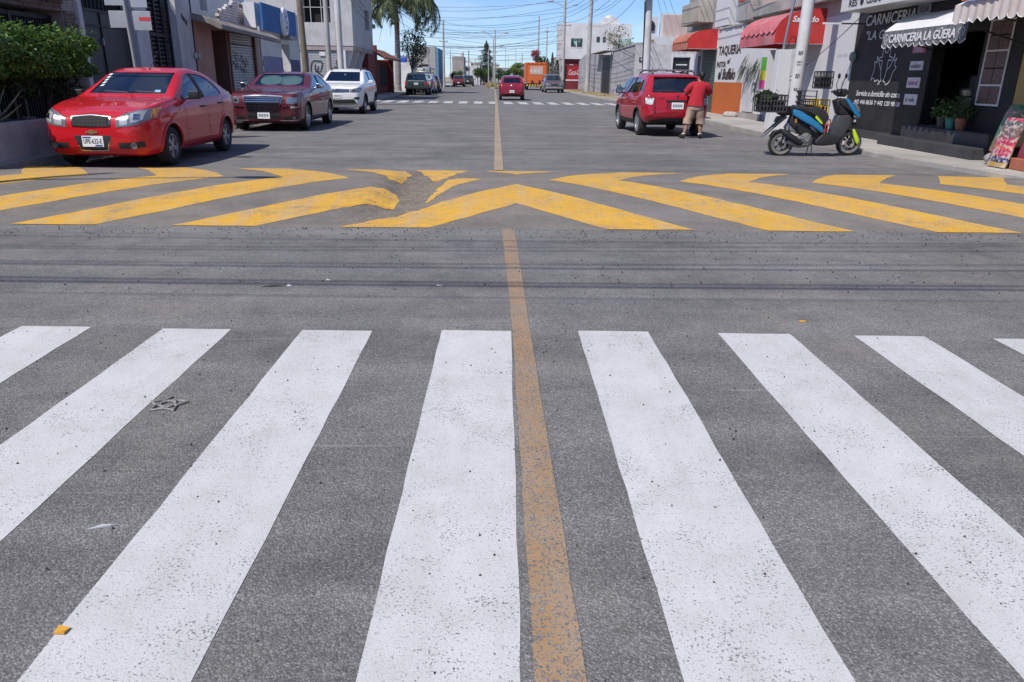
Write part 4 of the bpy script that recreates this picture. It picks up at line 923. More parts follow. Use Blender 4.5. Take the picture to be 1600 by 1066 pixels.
part(R, 'pilaster', M_GREYW, (-8.9,-8.56,16.90,17.06,.1,3.1), bev=.008)
# --- charcoal sheet gate and barred gate between rendered columns
R = thing('gated_front', (-8.6,19.5,0), 'charcoal sheet-metal gate and black barred gate between pale rendered columns', 'gate')
part(R, 'backing', M_DARKVOID, (-9.3,-8.92,17.07,22.3,.1,3.5)); part(R, 'roof', M_SLAB, (-14,-9.31,16.5,29.2,2.80,2.94))  # near-black backing stands for shade behind the gates; roof slab added to block sun
for y0, y1, nm in ((19.47,20.15,'column'),(21.98,23.0,'column')): part(R, nm, M_GREYW, (-8.90,-8.56,y0,y1,.1,3.55), bev=.012)
for a in ((17.08,18.12),(18.14,19.46)):
    for z0, z1 in ((.16,1.0),(1.02,2.33),(2.36,2.63)): part(R, 'gate_panel', M_GATE2, (-8.80,-8.76,a[0],a[1],z0,z1), bev=.006)
part(R, 'gate_frame', M_GATE, (-8.775,-8.735,17.08,19.46,2.325,2.365), (-8.775,-8.735,17.08,19.46,2.62,2.68), (-8.77,-8.73,18.115,18.145,.15,2.63), (-8.78,-8.74,17.08,19.46,3.5,3.56))
kids(R, 'gate_bar', unit_box('gate_bar', .03, .03, .9), M_GATE, [T((-8.76, 17.16+.17*i, 3.1)) for i in range(14)])
part(R, 'gate_handle', M_RIMD, (-8.75,-8.71,18.08,18.11,1.95,2.1))
G = part(R, 'barred_gate', M_GATE, (-8.82,-8.76,20.16,21.97,2.28,2.36), (-8.82,-8.76,20.16,21.97,.15,.25), *[(-8.82,-8.75,y,y+.05,.15,3.5) for y in (20.16,20.62,21.05,21.5,21.92)])
kids(R, 'gate_bar', unit_box('gate_bar', .02, 1.8, .035), M_GATE2, [T((-8.80, 21.06, .32+.105*i)) for i in range(30)], parent=G)
part(R, 'house_number', M_GRAF, *[(-8.557,-8.550,22.30+.10*i,22.36+.10*i,2.78-.05*i,2.92-.05*i) for i in range(4)])
# --- pink house with an overhanging eave
R = thing('pink_house', (-8.6,26,0), 'low dusty pink house with deep concrete eave and a graffitied roller shutter', 'house')
part(R, 'wall', M_PINK, (-9.0,-8.6,23.02,24.6,.1,2.95), (-9.0,-8.6,24.6,29.2,2.68,2.95), (-9.0,-8.6,28.85,29.2,.1,2.68), (-9.0,-8.63,26.0,26.2,.1,2.68))
part(R, 'door_recess', M_BROWN, (-9.5,-9.42,24.6,26.0,.1,2.68), (-9.42,-8.62,25.96,26.0,.1,2.68)); part(R, 'door', mat('brown steel door', (.075,.04,.032), .5, .1), (-9.42,-9.38,24.75,25.85,.12,2.3), bev=.01)
part(R, 'shutter_frame', M_BROWN, (-8.70,-8.585,26.10,26.2,.1,2.72), (-8.70,-8.585,28.82,28.93,.1,2.72), (-8.68,-8.59,26.2,28.82,2.66,2.72), bev=.005)
def shutter(root, x, y0, y1, z0, z1, m=M_METALSH, pitch=.085, axis='x', sgn=1, name='roller_shutter'):
    """curved slats in one sheet (each is only a few pixels tall)"""
    prof = []; n = int((z1-z0)/pitch); p = (z1-z0)/n
    for i in range(n):
        for t, d in ((0,0),(.12,.016),(.5,.022),(.88,.016)): prof.append((d*sgn, z0+(i+t)*p))
    prof.append((0,z1)); b = MB()
    P = (lambda d,t,z: (x+d,t,z)) if axis == 'x' else (lambda d,t,z: (t,x-d,z))
    b.grid([[P(d,y0,z) for d,z in prof],[P(d,y1,z) for d,z in prof]]); return b.build(name, m, root)
shutter(R, -8.69, 26.2, 28.82, .12, 2.66)
part(R, 'shutter_rail', M_SEAM, (-8.67,-8.655,26.2,28.82,2.30,2.335))
b = MB(); r2g = random.Random(3)
for row, (z, n) in enumerate(((2.0,10),(1.72,8))):
    for i in range(n):
        y = 26.40+.18*i+.12*row; h = .17-.004*i
        pts = [(y+r2g.uniform(-.06,.12), z-.03*i+r2g.uniform(-h,h)) for _ in range(5)]
        ribbon(b, cr(pts,5), .028, frame((-8.664,0,0),(0,1,0),(0,0,1)))
tag(b.build('graffiti', M_GRAF, R), kind='stuff')
# sloping eave slab
g = MB(); g.prism([(-9.3,3.18),(-8.0,2.86),(-7.72,2.70),(-7.70,2.58),(-7.78,2.57),(-8.05,2.70),(-9.3,2.96)], 'y', 22.98, 29.05)
for i, p in enumerate(g.v): g.v[i] = (p[0], p[1], p[2]-(p[1]-23)*.022)
g.build('eave', mat('eave concrete', (.30,.265,.245), .92, .2, 1.0, 45, .35, dirt=.5, dirtcol=(.10,.09,.085)), R, bev=.012)
part(R, 'drain_pipe', M_SEAM, (-8.58,-8.54,23.0,23.04,.1,4.2))
for y in (22.93,23.18):
    g = MB(); g.lathe([(1e-4,.06),(.085,.055),(.10,.03),(.10,0)], 18, T((-8.56,y,1.86)) @ Matrix.Rotation(math.pi/2,4,'Y')); g.build('electric_meter', mat('meter grey', (.30,.32,.30), .4), R, smooth=40)
# unfinished brick wall on the roof
R = thing('brick_parapet', (-9.2,28.4,3.0), 'broken whitewashed brick wall standing on the pink house roof', 'wall')
part(R, 'mortar', M_MORTAR, (-9.29,-9.21,27.2,30.7,2.95,3.38), (-9.29,-9.21,28.2,30.7,3.38,3.62), (-9.29,-9.21,29.5,30.6,3.62,3.78))
bk = [unit_box('brick', .12, .245, .078, .006), unit_box('brick', .12, .12, .078, .006)]; pos = [[],[]]
for r in range(9):
    z = 3.0+.09*r; y0 = 27.15+max(0,r-3)*.32+(.13 if r%2 else 0)
    y = y0
    while y < 30.65-(.0 if r < 7 else .1):
        if r > 5 and rng.random() < .25: y += .26; continue
        k = 1 if rng.random() < .14 else 0; l = (.245,.12)[k]; pos[k].append(T((-9.24+rng.uniform(-.008,.012), y+l/2, z+.045)) @ Matrix.Rotation(rng.uniform(-.02,.02),4,'X')); y += l+.014
for k in (0,1): kids(R, 'brick', bk[k], M_BRICK, pos[k])
g = MB()
for i in range(14): a = rng.uniform(0,6.3); g.ball((-9.15+rng.uniform(-.1,.1), 30.55+rng.uniform(-.25,.25), 3.05+rng.uniform(0,.55)), .12,.14,.12, 7, 5)
tag(g.build('rubble', M_SLAB, R), kind='stuff')
R = thing('roof_room', (-11,28,3), 'white rendered roof room with dark open windows above the brick parapet', 'building')
part(R, 'wall', M_WHITEW, (-12,-11.0,22.5,30.6,2.9,5.6), (-12,-11.0,30.6,31.35,2.9,3.62), (-12,-11.0,31.35,35.9,2.9,5.6), (-12,-11.0,35.9,38.4,2.9,3.95), (-12,-11.0,30.6,31.35,4.9,5.6), (-12,-11.0,35.9,38.4,5.2,5.6))
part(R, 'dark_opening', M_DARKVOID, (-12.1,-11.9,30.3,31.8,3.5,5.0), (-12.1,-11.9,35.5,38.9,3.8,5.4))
# --- blue shop
M_BLUE = mat('blue sign sheet', (.045,.14,.36), .65, .10, .8, 20, .04, spec=.15)
M_DBLUE = mat('dark blue paint', (.025,.05,.16), .6, .1); M_MINT = mat('mint wall', (.22,.50,.42), .8, .08)
R = thing('blue_shop', (-8.6,32,0), 'pale shop with a big blue fascia, oval emblem and purple-blue mural', 'shop')
part(R, 'wall', M_WHITEW, (-9.0,-8.6,29.22,32.42,.1,3.8), (-9.0,-8.6,33.65,35.4,.1,3.8), (-9.0,-8.6,32.42,33.65,2.55,3.8)); part(R, 'back_wall', M_WHITEW, (-11.2,-11.03,29.2,36,.1,2.85)); part(R, 'side_wall', M_WHITEW, (-11,-9.0,35.1,35.4,.1,3.8))
part(R, 'mint_wall', M_MINT, (-10.6,-10.5,32,35.1,2.03,2.6)); part(R, 'white_panel', mat('bright white panel', (.78,.80,.82), .6, .04), (-10.6,-10.5,32,35.1,.1,2.02)); part(R, 'pillar_base', M_DBLUE, (-8.61,-8.585,33.66,35.15,.1,1.98))
def mural():
    t = NT('purple blue mural'); n = t.noise(3, 3, .5, t.map(t.pos, (1,3.5,.12))); n2 = t.noise(9, 2, .5, t.map(t.pos, (1,2,.3)))
    c = t.ramp(n, (.3,(.06,.08,.25)),(.45,(.17,.14,.30)),(.55,(.22,.24,.42)),(.7,(.20,.09,.16))); c = t.mix(t.ramp(n2,(.4,0.),(.7,.5)), c, (.10,.12,.32)); return t.done(t.bsdf(col=c, rough=.6))
part(R, 'mural', mural(), (-8.61,-8.588,29.78,32.41,.12,2.03))
S = part(R, 'fascia_sign', M_BLUE, (-8.28,-8.2,28.75,33.45,2.86,3.76), bev=.01); part(R, 'sign_soffit', M_SLAB, (-9.0,-8.2,32.3,33.5,2.72,2.855))
g = MB(); M = T((-8.19,31.45,3.30)) @ Matrix.Rotation(math.pi/2,4,'Y') @ Matrix.Diagonal((.52,.48,1,1)); g.lathe([(1e-4,.12),(.80,.11),(.93,.09),(1,.0)], 32, M); E = g.build('emblem_disc', mat('white emblem disc', (.70,.71,.74), .4, .05), R, smooth=40)
g = MB(); F = FL(31.45,3.30,.135,-8.2)
ribbon(g, [(.30*math.cos(a),.34*math.sin(a)) for a in (2*math.pi*i/24 for i in range(24))], .025, F, True); ribbon(g, cr([(-.12,-.18),(.05,-.22),(.14,-.05),(-.06,.02),(-.10,.18),(.10,.20)],6), .07, F); tag(g.build('emblem_print', M_BLUEINK, R), kind='stuff')
part(R, 'pipe', M_GREYW, (-8.56,-8.50,29.25,29.31,.1,3.0)); 
g = MB(); g.lathe([(1e-4,.06),(.085,.055),(.10,.03),(.10,0)], 18, T((-8.58,29.65,1.78)) @ Matrix.Rotation(math.pi/2,4,'Y')); g.build('electric_meter', MATS['meter grey'], R, smooth=40)
# --- bare concrete corner building beyond the side street
M_BARE = mat('bare cement render', (.50,.485,.485), .92, .12, 1.6, 50, .3, streak=.2, dirt=.25, dirtcol=(.28,.27,.27))
R = thing('concrete_building', (-9.5,46,0), 'two-storey bare cement corner building with black open window and graffitied shutters', 'building')
part(R, 'wall', M_BARE, (-14,-10.88,46.0,53.3,2.97,8), (-10.88,-9.33,46.0,53.3,2.97,4.18), (-10.88,-9.33,46.0,53.3,5.75,8), (-9.33,-8.12,46.0,50.45,2.97,8), (-9.33,-8.12,52.05,53.3,2.97,8), (-9.33,-8.12,50.45,52.05,2.97,4.07), (-9.33,-8.12,50.45,52.05,5.22,8))
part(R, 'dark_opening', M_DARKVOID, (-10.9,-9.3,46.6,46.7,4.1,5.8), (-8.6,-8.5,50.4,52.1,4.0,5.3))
part(R, 'window_mullion', M_GREYW, (-10.45,-10.42,46.05,46.08,4.18,5.75), (-9.85,-9.82,46.05,46.08,4.18,5.75), (-10.88,-9.33,46.05,46.08,4.95,4.98))
part(R, 'ledge', mat('pinkish beam', (.36,.30,.29), .9, .1), (-14,-8.15,46.03,53.2,2.72,2.97))
part(R, 'lower_wall', M_BARE, (-14,-10.86,46.1,53.2,0.05,2.72), (-8.75,-8.62,46.1,46.4,0.05,2.72), (-9.2,-8.9,48.6,53.2,.05,2.72)); part(R, 'door_jamb', M_WHITEW, (-10.98,-10.84,46.02,46.1,.05,2.72), (-8.78,-8.60,46.0,46.09,.05,2.72))
shutter(R, 46.14, -10.84, -9.72, .1, 2.68, axis='y'); shutter(R, 46.14, -9.58, -8.78, .1, 2.68, axis='y'); part(R, 'shutter_post', M_GREYW, (-9.72,-9.58,46.05,46.2,.05,2.72)); part(R, 'house_plate', M_WHITEW, (-10.1,-9.76,46.06,46.085,2.42,2.64))
g = MB(); F = FC(-10.6,1.25,46.10)
for pts in ([(.05,.1),(-.05,.45),(.08,.85),(.45,.88),(.62,.80),(.50,.35),(.30,.30),(.62,.05),(.60,-.1)],[(.22,.72),(.20,.35),(.32,.40),(.40,.60)],[(1.45,.95),(1.48,.30),(1.40,.30),(1.55,.32)],[(1.3,.55),(1.6,.5)],[(.9,.7),(1.0,.75),(1.05,.45),(.9,.42)]): ribbon(g, cr(pts,6), .055, F)
tag(g.build('graffiti', M_GRAF, R), kind='stuff')
for y in (46.25,48.2,50.4):                                    # triangular brackets under the overhang
    g = MB(); g.prism([(-8.72,2.97),(-8.10,2.97),(-8.62,1.6),(-8.62,.05),(-8.80,.05),(-8.80,2.97)], 'y', y, y+.18); g.build('bracket', M_WHITEW, R)
shutter(R, -8.88, 46.6, 48.5, .1, 2.6)
part(R, 'shutter_side', M_METALSH, (-8.93,-8.89,48.6,53,.1,2.5))
# --- small red house
M_RED = mat('oxide red render', (.23,.045,.035), .85, .15, 1.2, 40, .15, dirt=.3)
R = thing('red_house', (-8.5,60,0), 'small dark red house with tiled lean-to roof beyond the cement building', 'house')
part(R, 'wall', M_RED, (-10,-8.5,53.4,56.6,.05,3.0), (-10,-8.45,56.6,57.2,.05,3.4), (-10,-8.9,57.2,66,.05,2.5), (-10,-8.45,65.4,66,.05,2.6)); part(R, 'dark_door', M_DARKVOID, (-8.92,-8.87,57.5,60.4,.05,2.3), (-8.92,-8.87,61.5,64.8,.6,2.2)); part(R, 'curtain', mat('salmon curtain', (.55,.22,.15), .8), (-8.86,-8.82,57.4,58.0,1.1,2.3))
g = MB(); g.prism([(-9.2,3.3),(-7.9,2.62),(-7.9,2.5),(-9.2,3.15)], 'y', 57.2, 66.2); g.build('lean_to_roof', mat('clay roof tiles', (.20,.075,.05), .85, .2, 3, 20, .4), R)
# ------------------------------------------------------------------ shops on the side of the scooter (facade plane X = 9)
M_BLACKW = mat('black painted wall', (.022,.022,.024), .6, .15, 1.2, 40, .1, dirt=.35, dirtcol=(.06,.055,.05))
M_CHALK = plain('pale sign lettering', (.62,.63,.64), .6)
M_LILAC = mat('white limewash', (.62,.615,.63), .88, .06, .9, 40, .2, streak=.25, dirt=.2, dirtcol=(.40,.38,.38))
M_PEACH = mat('faded peach wall', (.52,.40,.36), .88, .1, .9, 40, .15, dirt=.3, dirtcol=(.42,.36,.34))
M_AWN_W = mat('white awning canvas', (.66,.65,.64), .8, .06, 2, 60, .1, dirt=.25, dirtcol=(.42,.38,.35))
M_AWN_G = mat('charcoal awning canvas', (.15,.15,.158), .8, .1, 2, 60, .1)
M_AWN_R = mat('red awning canvas', (.48,.028,.028), .75, .12, 2, 60, .1, dirt=.2, dirtcol=(.5,.16,.15))
M_AWN_F = mat('sun-faded red canvas', (.52,.14,.16), .85, .2, 1.6, 50, .15, dirt=.6, dirtcol=(.42,.30,.31))
R = thing('butcher_shop', (9,17,0), 'black butcher shop front with white lettering, bull drawing and open doorway', 'shop')
part(R, 'wall', M_BLACKW, (9.0,9.3,16.42,20.0,.12,3.6), (9.0,9.3,14.58,16.42,2.35,3.6), (9.0,9.3,13.52,13.9,.12,3.6), (9.0,9.3,13.9,14.58,.12,1.0), (9.0,9.3,13.9,14.58,2.5,3.6))
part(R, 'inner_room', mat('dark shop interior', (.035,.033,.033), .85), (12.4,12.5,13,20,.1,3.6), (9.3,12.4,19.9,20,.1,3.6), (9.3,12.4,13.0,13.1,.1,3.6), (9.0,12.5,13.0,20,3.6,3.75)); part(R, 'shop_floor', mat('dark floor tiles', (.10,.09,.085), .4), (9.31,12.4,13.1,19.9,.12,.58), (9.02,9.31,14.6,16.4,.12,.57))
part(R, 'plinth', mat('dark grey plinth', (.055,.055,.06), .7, .15, 1.5, 40, .1, dirt=.3), (8.94,9.0,16.5,20.0,.12,.30), bev=.008)
part(R, 'step', mat('dark step', (.045,.045,.052), .6, .15, 1.5, 40, .1, dirt=.4, dirtcol=(.10,.095,.09)), (8.70,9.0,13.5,16.5,.12,.56), bev=.015); part(R, 'step', MATS['dark step'], (8.42,8.70,13.45,16.9,.12,.32), bev=.015)
part(R, 'door_frame', M_BLACKW, (8.985,9.05,16.36,16.44,.56,2.4), (8.985,9.05,14.56,14.66,.56,2.4), bev=.006)
wf = part(R, 'window_frame', M_CHALK, (8.985,9.01,14.52,14.56,1.02,2.5), (8.985,9.01,13.88,13.91,1.02,2.5), *[(8.986,9.01,13.9,14.53,z,z+.035) for z in (1.02,1.36,1.95,2.47)])
def photo_print(i):
    t = NT('food photo %d' % i); n = t.noise(9+i, 4, .6); n2 = t.noise(23, 3, .6); c = t.ramp(n, (.30,(.05,.04,.04)),(.45,(.12,.05,.045)),(.58,(.17,.12,.11)),(.70,(.26,.245,.235)))
    return t.done(t.bsdf(col=t.mix(t.ramp(n2,(.4,0.),(.7,.5)), c, (.12,.12,.13)), rough=.35))
for z0, z1 in ((1.06,1.35),(1.40,1.66),(1.68,1.94),(1.99,2.22),(2.24,2.46)):
    for y0, y1 in ((13.92,14.20),(14.22,14.51)): o = part(R, 'photo_panel', photo_print(rng.randrange(99)), (8.990,9.02,y0,y1,z0,z1))
part(R, 'counter', mat('steel counter', (.25,.25,.25), .3, .05, metal=.8), (10.2,10.8,15.2,18.5,.58,1.5), bev=.02); g = MB(); g.lathe([(.02,0),(.26,.02),(.30,.12),(.27,.16)], 20, T((9.7,15.75,1.15))); g.build('scale_pan', MATS['steel counter'], R, smooth=40); part(R, 'scale', MATS['steel counter'], (9.5,9.85,15.55,15.95,.58,1.15), (9.6,9.75,15.62,15.88,1.2,1.55), bev=.02)
# lettering
text('CARNICERIA', 2.30, .24, FR(19.55,2.68), M_CHALK, R, shear=.1, bold=.01); text('"LA GÜERA"', 1.95, .24, FR(19.42,2.36), M_CHALK, R, shear=.1, bold=.01)
text('Servicio a domicilio sin costo', 2.14, .13, FR(19.48,1.08), M_CHALK, R, shear=.15, bold=.012); text('442 446 8636 Y 442 120 98 08', 2.26, .105, FR(19.54,.89), M_CHALK, R, shear=.15, bold=.012)
g = MB(); F = FR(18.28,1.36)
for pts, cl in (([(-.16,.60),(-.17,.74),(-.08,.88),(-.10,.76),(0,.68),(.10,.76),(.08,.88),(.17,.74),(.16,.60)],0),([(-.16,.60),(-.30,.58),(-.26,.52),(-.14,.53)],0),([(.16,.60),(.30,.58),(.26,.52),(.14,.53)],0),([(-.14,.53),(-.13,.30),(-.08,.12),(0,.08),(.08,.12),(.13,.30),(.14,.53)],0),
    ([(-.13,.30),(-.3,.5),(-.42,.62),(-.38,.48),(-.50,.50),(-.46,.34),(-.56,.10),(-.44,.14),(-.34,.06),(-.22,.10),(-.10,.0)],0),([(.12,.3),(.30,.42),(.42,.66),(.40,.5),(.52,.56),(.46,.42),(.55,.36),(.44,.26),(.36,.08),(.24,.0),(.14,.02)],0),([(-.2,-.02),(-.1,.06),(0,.08),(.1,.06),(.2,-.02)],0)):
    ribbon(g, cr(pts,5), .022, F)
tag(g.build('bull_drawing', M_CHALK, R), kind='stuff')
for i, (z0, z1, s, c, bgc) in enumerate(((2.0,2.14,'CARNET',(.75,.70,.72),(.42,.10,.20)),(1.66,1.84,'sodexo',(.08,.08,.12),(.62,.62,.64)),(1.30,1.51,'edenred',(.45,.12,.22),(.66,.63,.65)),(.95,1.17,'si vale',(.10,.10,.12),(.66,.66,.66)))):
    o = part(R, 'payment_card_sign', plain('card board %d' % i, bgc, .5), (8.985,9.0,16.62,17.14,z0,z1)); sub(text(s, .38, .10, FR(17.08,(z0+z1)/2-.05,.0165), plain('card ink %d' % i, c, .5), R), o)
o = part(R, 'card_sign', plain('grey sticker', (.30,.30,.31), .5), (8.985,9.0,16.72,17.22,2.74,3.0)); sub(text('VISA', .36, .13, FR(17.15,2.80,.0165), plain('card navy', (.04,.05,.12), .5), R, shear=.2), o)
g = MB(); g.lathe([(1e-4,.09),(.10,.08),(.125,.04),(.125,0)], 20, T((8.99,19.93,2.0)) @ Matrix.Rotation(-math.pi/2,4,'Y')); g.build('electric_meter', mat('meter glass', (.22,.26,.23), .2), R, smooth=40)
# projecting light box
o = part(R, 'light_box_sign', mat('white sign box', (.62,.61,.60), .5, .05, dirt=.3), (8.2,8.95,15.2,19.28,2.96,3.34), bev=.008); sub(text('RES', .42, .15, FR(18.85,3.04,.003,8.2), M_INK, R, bold=.02), o); sub(text('CERDO', .70, .15, FR(17.98,3.04,.003,8.2), M_INK, R, bold=.02), o)
g = MB(); g.lathe([(.085,0),(.085,.004)], 16, T((8.198,18.2,3.115)) @ Matrix.Rotation(-math.pi/2,4,'Y')); sub(g.build('sign_dot', M_INK, R), o); part(R, 'tube_lamp', M_CHALK, (7.95,8.4,19.58,19.62,2.72,2.76)); part(R, 'lamp_arm', M_BLACKPL, (8.4,9.0,19.585,19.615,2.725,2.755))
# awning with scalloped valance
def awning(root, ywall, zwall, yfront, xfront, ztop, zbot, m_top, m_val, n_scal=9, end=True, xw=9.0):
    (ya,yb),(fa,fb) = ywall, yfront
    g = MB(); rows = []
    for i in range(9):
        t = i/8; rows.append([(xw+(xfront-xw)*t - .0, (ya+(fa-ya)*t)+((yb+(fb-yb)*t)-(ya+(fa-ya)*t))*j/12, zwall+(ztop-zwall)*t + .02*math.sin(math.pi*t)-.012*math.sin(j*math.pi/3)**2*math.sin(math.pi*t)) for j in range(13)])
    g.grid(rows); c = g.build('canopy', m_top, root, smooth=True)
    N = n_scal*8; P = []; Q = []
    for i in range(N+1):
        y = fa+(fb-fa)*i/N; s = abs(math.sin(math.pi*n_scal*i/N)); P.append((xfront-.004-.01*math.sin(i*.9), y, ztop)); Q.append((xfront-.012-.012*math.sin(i*.9), y, zbot+.07-.07*s))
    g = MB(); g.grid([P,Q]); v = g.build('valance', m_val, root, smooth=True)
    g = MB(); g.tube(Q, .007, 4); sub(g.build('valance_piping', M_CHALK, root), v)
    g = MB()
    for y in (fa,fb): g.tube([(xw-.02,y,zwall-.75),(xfront+.02,y,ztop-.05)], .014, 6)
    tag(g.build('arms', M_BLACKPL, root), kind='stuff'); return v
A = thing('shop_awning', (8.4,15,2.3), 'grey and white awning with scalloped edge over the butcher shop doorway', 'awning')
v = awning(A, (17.6,13.6), 2.78, (16.30,13.42), 7.9, 2.37, 2.05, M_AWN_W, M_AWN_G, 12)
text('CARNICERIA LA GÜERA', 2.30, .19, FR(16.02,2.145,.018,7.9), plain('white print', (.72,.72,.73), .6), A, bold=.02, shear=.1)
g = MB()
for y in (16.15,13.55): F = FR(y,2.22,.018,7.9); ribbon(g, [(.08*math.cos(a)*(1+.3*math.sin(3*a)), .09*math.sin(a)) for a in (2*math.pi*i/20 for i in range(20))], .016, F, True); ribbon(g, [(-.04,.0),(.0,.05),(.04,0),(0,-.05)], .012, F, True)
tag(g.build('emblem_print', M_CHALK, A), kind='stuff')
A = thing('shop_awning', (8.2,12,2.5), 'cream scalloped awning with an orange panel over the sacks of pet food', 'awning')
awning(A, (13.5,9.5), 3.1, (13.38,9.6), 7.6, 2.62, 2.32, M_AWN_W, mat('cream valance canvas', (.58,.52,.49), .85, .1, 2, 60, .1, dirt=.35, dirtcol=(.48,.32,.27)), 16)
part(A, 'picture_panel', mat('orange print', (.50,.14,.07), .7, .1), (7.55,7.59,12.2,13.15,2.66,3.05)); g = MB(); F = FR(12.75,2.66,.004,7.55)
for pts in ([(0,.0),(.04,.14),(.03,.3)],[(.10,-.0),(.06,.14)],[(-.06,.22),(.04,.24),(.12,.18)]): ribbon(g, cr(pts,4), .035, F)
g.build('figure_print', M_INK, A)
R = thing('pet_food_shop', (9,11.5,0), 'yellow ochre shop wall behind the pet food sacks', 'shop')
part(R, 'wall', mat('ochre yellow wall', (.42,.32,.13), .85, .1, 1.2, 40, .15, dirt=.2), (9.0,9.3,6,13.50,.12,3.6))
# --- sacks and pots outside
def sack(label, y, x, tilt, colf, loc_z=.30):
    S = thing('pet_food_sack', (x,y,loc_z), label, 'sack', 'sacks outside the pet food shop', rotz=rad(-90)); w, h, d = .46, .78, .13
    rows = []
    for i in range(15):
        t = i/14; r = []
        for j in range(20):
            a = 2*math.pi*j/20; pinch = (1-abs(2*t-1)**6*.55); ww = w/2*(1-.05*math.cos(4*math.pi*t)*.4); 
            r.append((ww*math.copysign(abs(math.cos(a))**.6, math.cos(a)), d/2*pinch*math.copysign(abs(math.sin(a))**.8, math.sin(a))+.006*math.sin(9*t+j), h*t))
        rows.append(r)
    b = MB(); k = len(rows); b.add([p for r in rows for p in r], [(i*20+j, i*20+(j+1)%20, (i+1)*20+(j+1)%20, (i+1)*20+j) for i in range(k-1) for j in range(20)] + [tuple(reversed(range(20))), tuple(range((k-1)*20,k*20))])
    b.xf(Matrix.Rotation(rad(-tilt),4,'X')); b.build('bag', colf, S, smooth=60, local=True); return S
def sack_mat(name, bands, blot):
    t = NT(name); sp = t.n('ShaderNodeSeparateXYZ'); t.set(sp.inputs[0], t.obj); n = t.noise(9, 3, .6, t.obj); z = t.math('ADD', t.math('MULTIPLY', sp.outputs[2], 1.28), t.math('MULTIPLY', n, .06))
    x = t.n('ShaderNodeValToRGB'); x.color_ramp.interpolation = 'CONSTANT'; e = x.color_ramp.elements
    while len(e) < len(bands): e.new(.5)
    for a, (p, c) in zip(e, bands): a.position = p; a.color = c+(1,)
    t.set(x.inputs[0], z); v = t.noise(16, 3, .6, t.obj); c = t.mix(t.ramp(v, (.50,0.),(.56,.85)), x.outputs[0], blot); n3 = t.noise(5, 2, .5, t.obj); c = t.mix(t.ramp(n3, (.55,0.),(.62,.5)), c, x.outputs[0]); return t.done(t.bsdf(col=c, rough=.28, spec=.5))
G_, P_, W_, Y_, B_, K_, U_ = (.03,.16,.06), (.42,.03,.08), (.6,.6,.6), (.55,.32,.04), (.03,.04,.14), (.02,.02,.02), (.10,.03,.16)
sg = sack_mat('green sack print', [(0,G_),(.06,(.40,.10,.05)),(.13,G_),(.22,(.28,.03,.03)),(.26,G_),(.55,(.04,.20,.08)),(.75,(.16,.12,.07)),(.9,G_)], (.26,.22,.15))
sp_ = sack_mat('magenta sack print', [(0,Y_),(.13,B_),(.25,P_),(.40,(.50,.10,.06)),(.48,P_),(.62,(.16,.10,.09)),(.85,(.10,.09,.10)),(.95,P_)], (.50,.42,.38)); su = sack_mat('purple sack print', [(0,P_),(.3,(.35,.03,.05)),(.5,U_),(.8,(.16,.05,.24)),(.9,U_)], (.14,.10,.12))
sack('green pet food sack with red band leaning on a grey stone', 12.62, 8.35, 15, sg, .33); sack('magenta and yellow pet food sack in front of the others', 12.25, 8.12, 13, sp_, .13); sack('crimson and purple sack standing on a terracotta block', 11.80, 8.30, 12, su, .30); sack('purple sack lying back on top of the pile against the ochre wall', 12.05, 8.62, 10, su, .45)
g = MB(); g.ball((8.42,12.72,.22), .20,.17,.11, 12, 8); tag(g.build('stone', M_SLAB, smooth=True), 'rounded grey stone under the green pet food sack', 'stone')
g = MB(); g.box(8.2,8.75,11.5,12.05,.12,.30); tag(g.build('terracotta_block', mat('terracotta', (.36,.12,.07), .85, .15), bev=.015), 'terracotta block carrying a crimson sack on the pavement', 'block'); g = MB(); g.box(8.45,8.85,11.88,12.75,.12,.42); tag(g.build('low_bench', M_BLACKW, bev=.02), 'low black bench behind the leaning sacks', 'bench')
def leaf_mesh(pts, nrm, size, rs, asp=.55, fold=.25):
    """many small folded leaves as one mesh: arrays of positions and outward directions"""
    n = len(pts); P = np.asarray(pts); N = np.asarray(nrm) + rs.normal(0,.55,(n,3)); N /= np.linalg.norm(N,axis=1)[:,None]
    A = np.cross(N, rs.normal(0,1,(n,3))); A /= np.linalg.norm(A,axis=1)[:,None]; B = np.cross(N, A); s = size*rs.uniform(.6,1.35,n)[:,None]
    tip, tail = P+A*s, P-A*s; l = P+B*s*asp-N*s*fold; r = P-B*s*asp-N*s*fold
    V = np.stack([tail,l,tip,r],1).reshape(-1,3); me = bpy.data.meshes.new('leaves'); me.vertices.add(4*n); me.vertices.foreach_set('co', V.ravel())
    idx = np.arange(n)[:,None]*4; F = np.concatenate([idx+np.array([[0,1,2]]), idx+np.array([[0,2,3]])],1).reshape(-1)
    me.loops.add(6*n); me.loops.foreach_set('vertex_index', F); me.polygons.add(2*n); me.polygons.foreach_set('loop_start', np.arange(2*n)*3); me.polygons.foreach_set('loop_total', np.full(2*n,3)); me.update(); me.validate(); return me
def foliage_mat(name, a, b, trans=.25, scale=2.5):
    t = NT(name); n = t.noise(scale, 3, .6); n2 = t.noise(38, 2, .5); c = t.mix(t.ramp(n, (.35,0.),(.65,1.)), a, b); c = t.mix(t.ramp(n2, (.5,0.),(.7,.6)), c, tuple(min(1,x*1.7) for x in b))
    p = t.bsdf(col=c, rough=.45, spec=.4); tl = t.n('ShaderNodeBsdfTranslucent'); t.set(tl.inputs[0], t.mix(.5, c, (.10,.16,.02))); mx = t.n('ShaderNodeMixShader'); mx.inputs[0].default_value = trans; t.set(mx.inputs[1], p); t.set(mx.inputs[2], tl.outputs[0]); return t.done(mx.outputs[0])
RS = np.random.RandomState(5)
M_POTLEAF = foliage_mat('pot plant leaf', (.03,.06,.02), (.06,.11,.03))
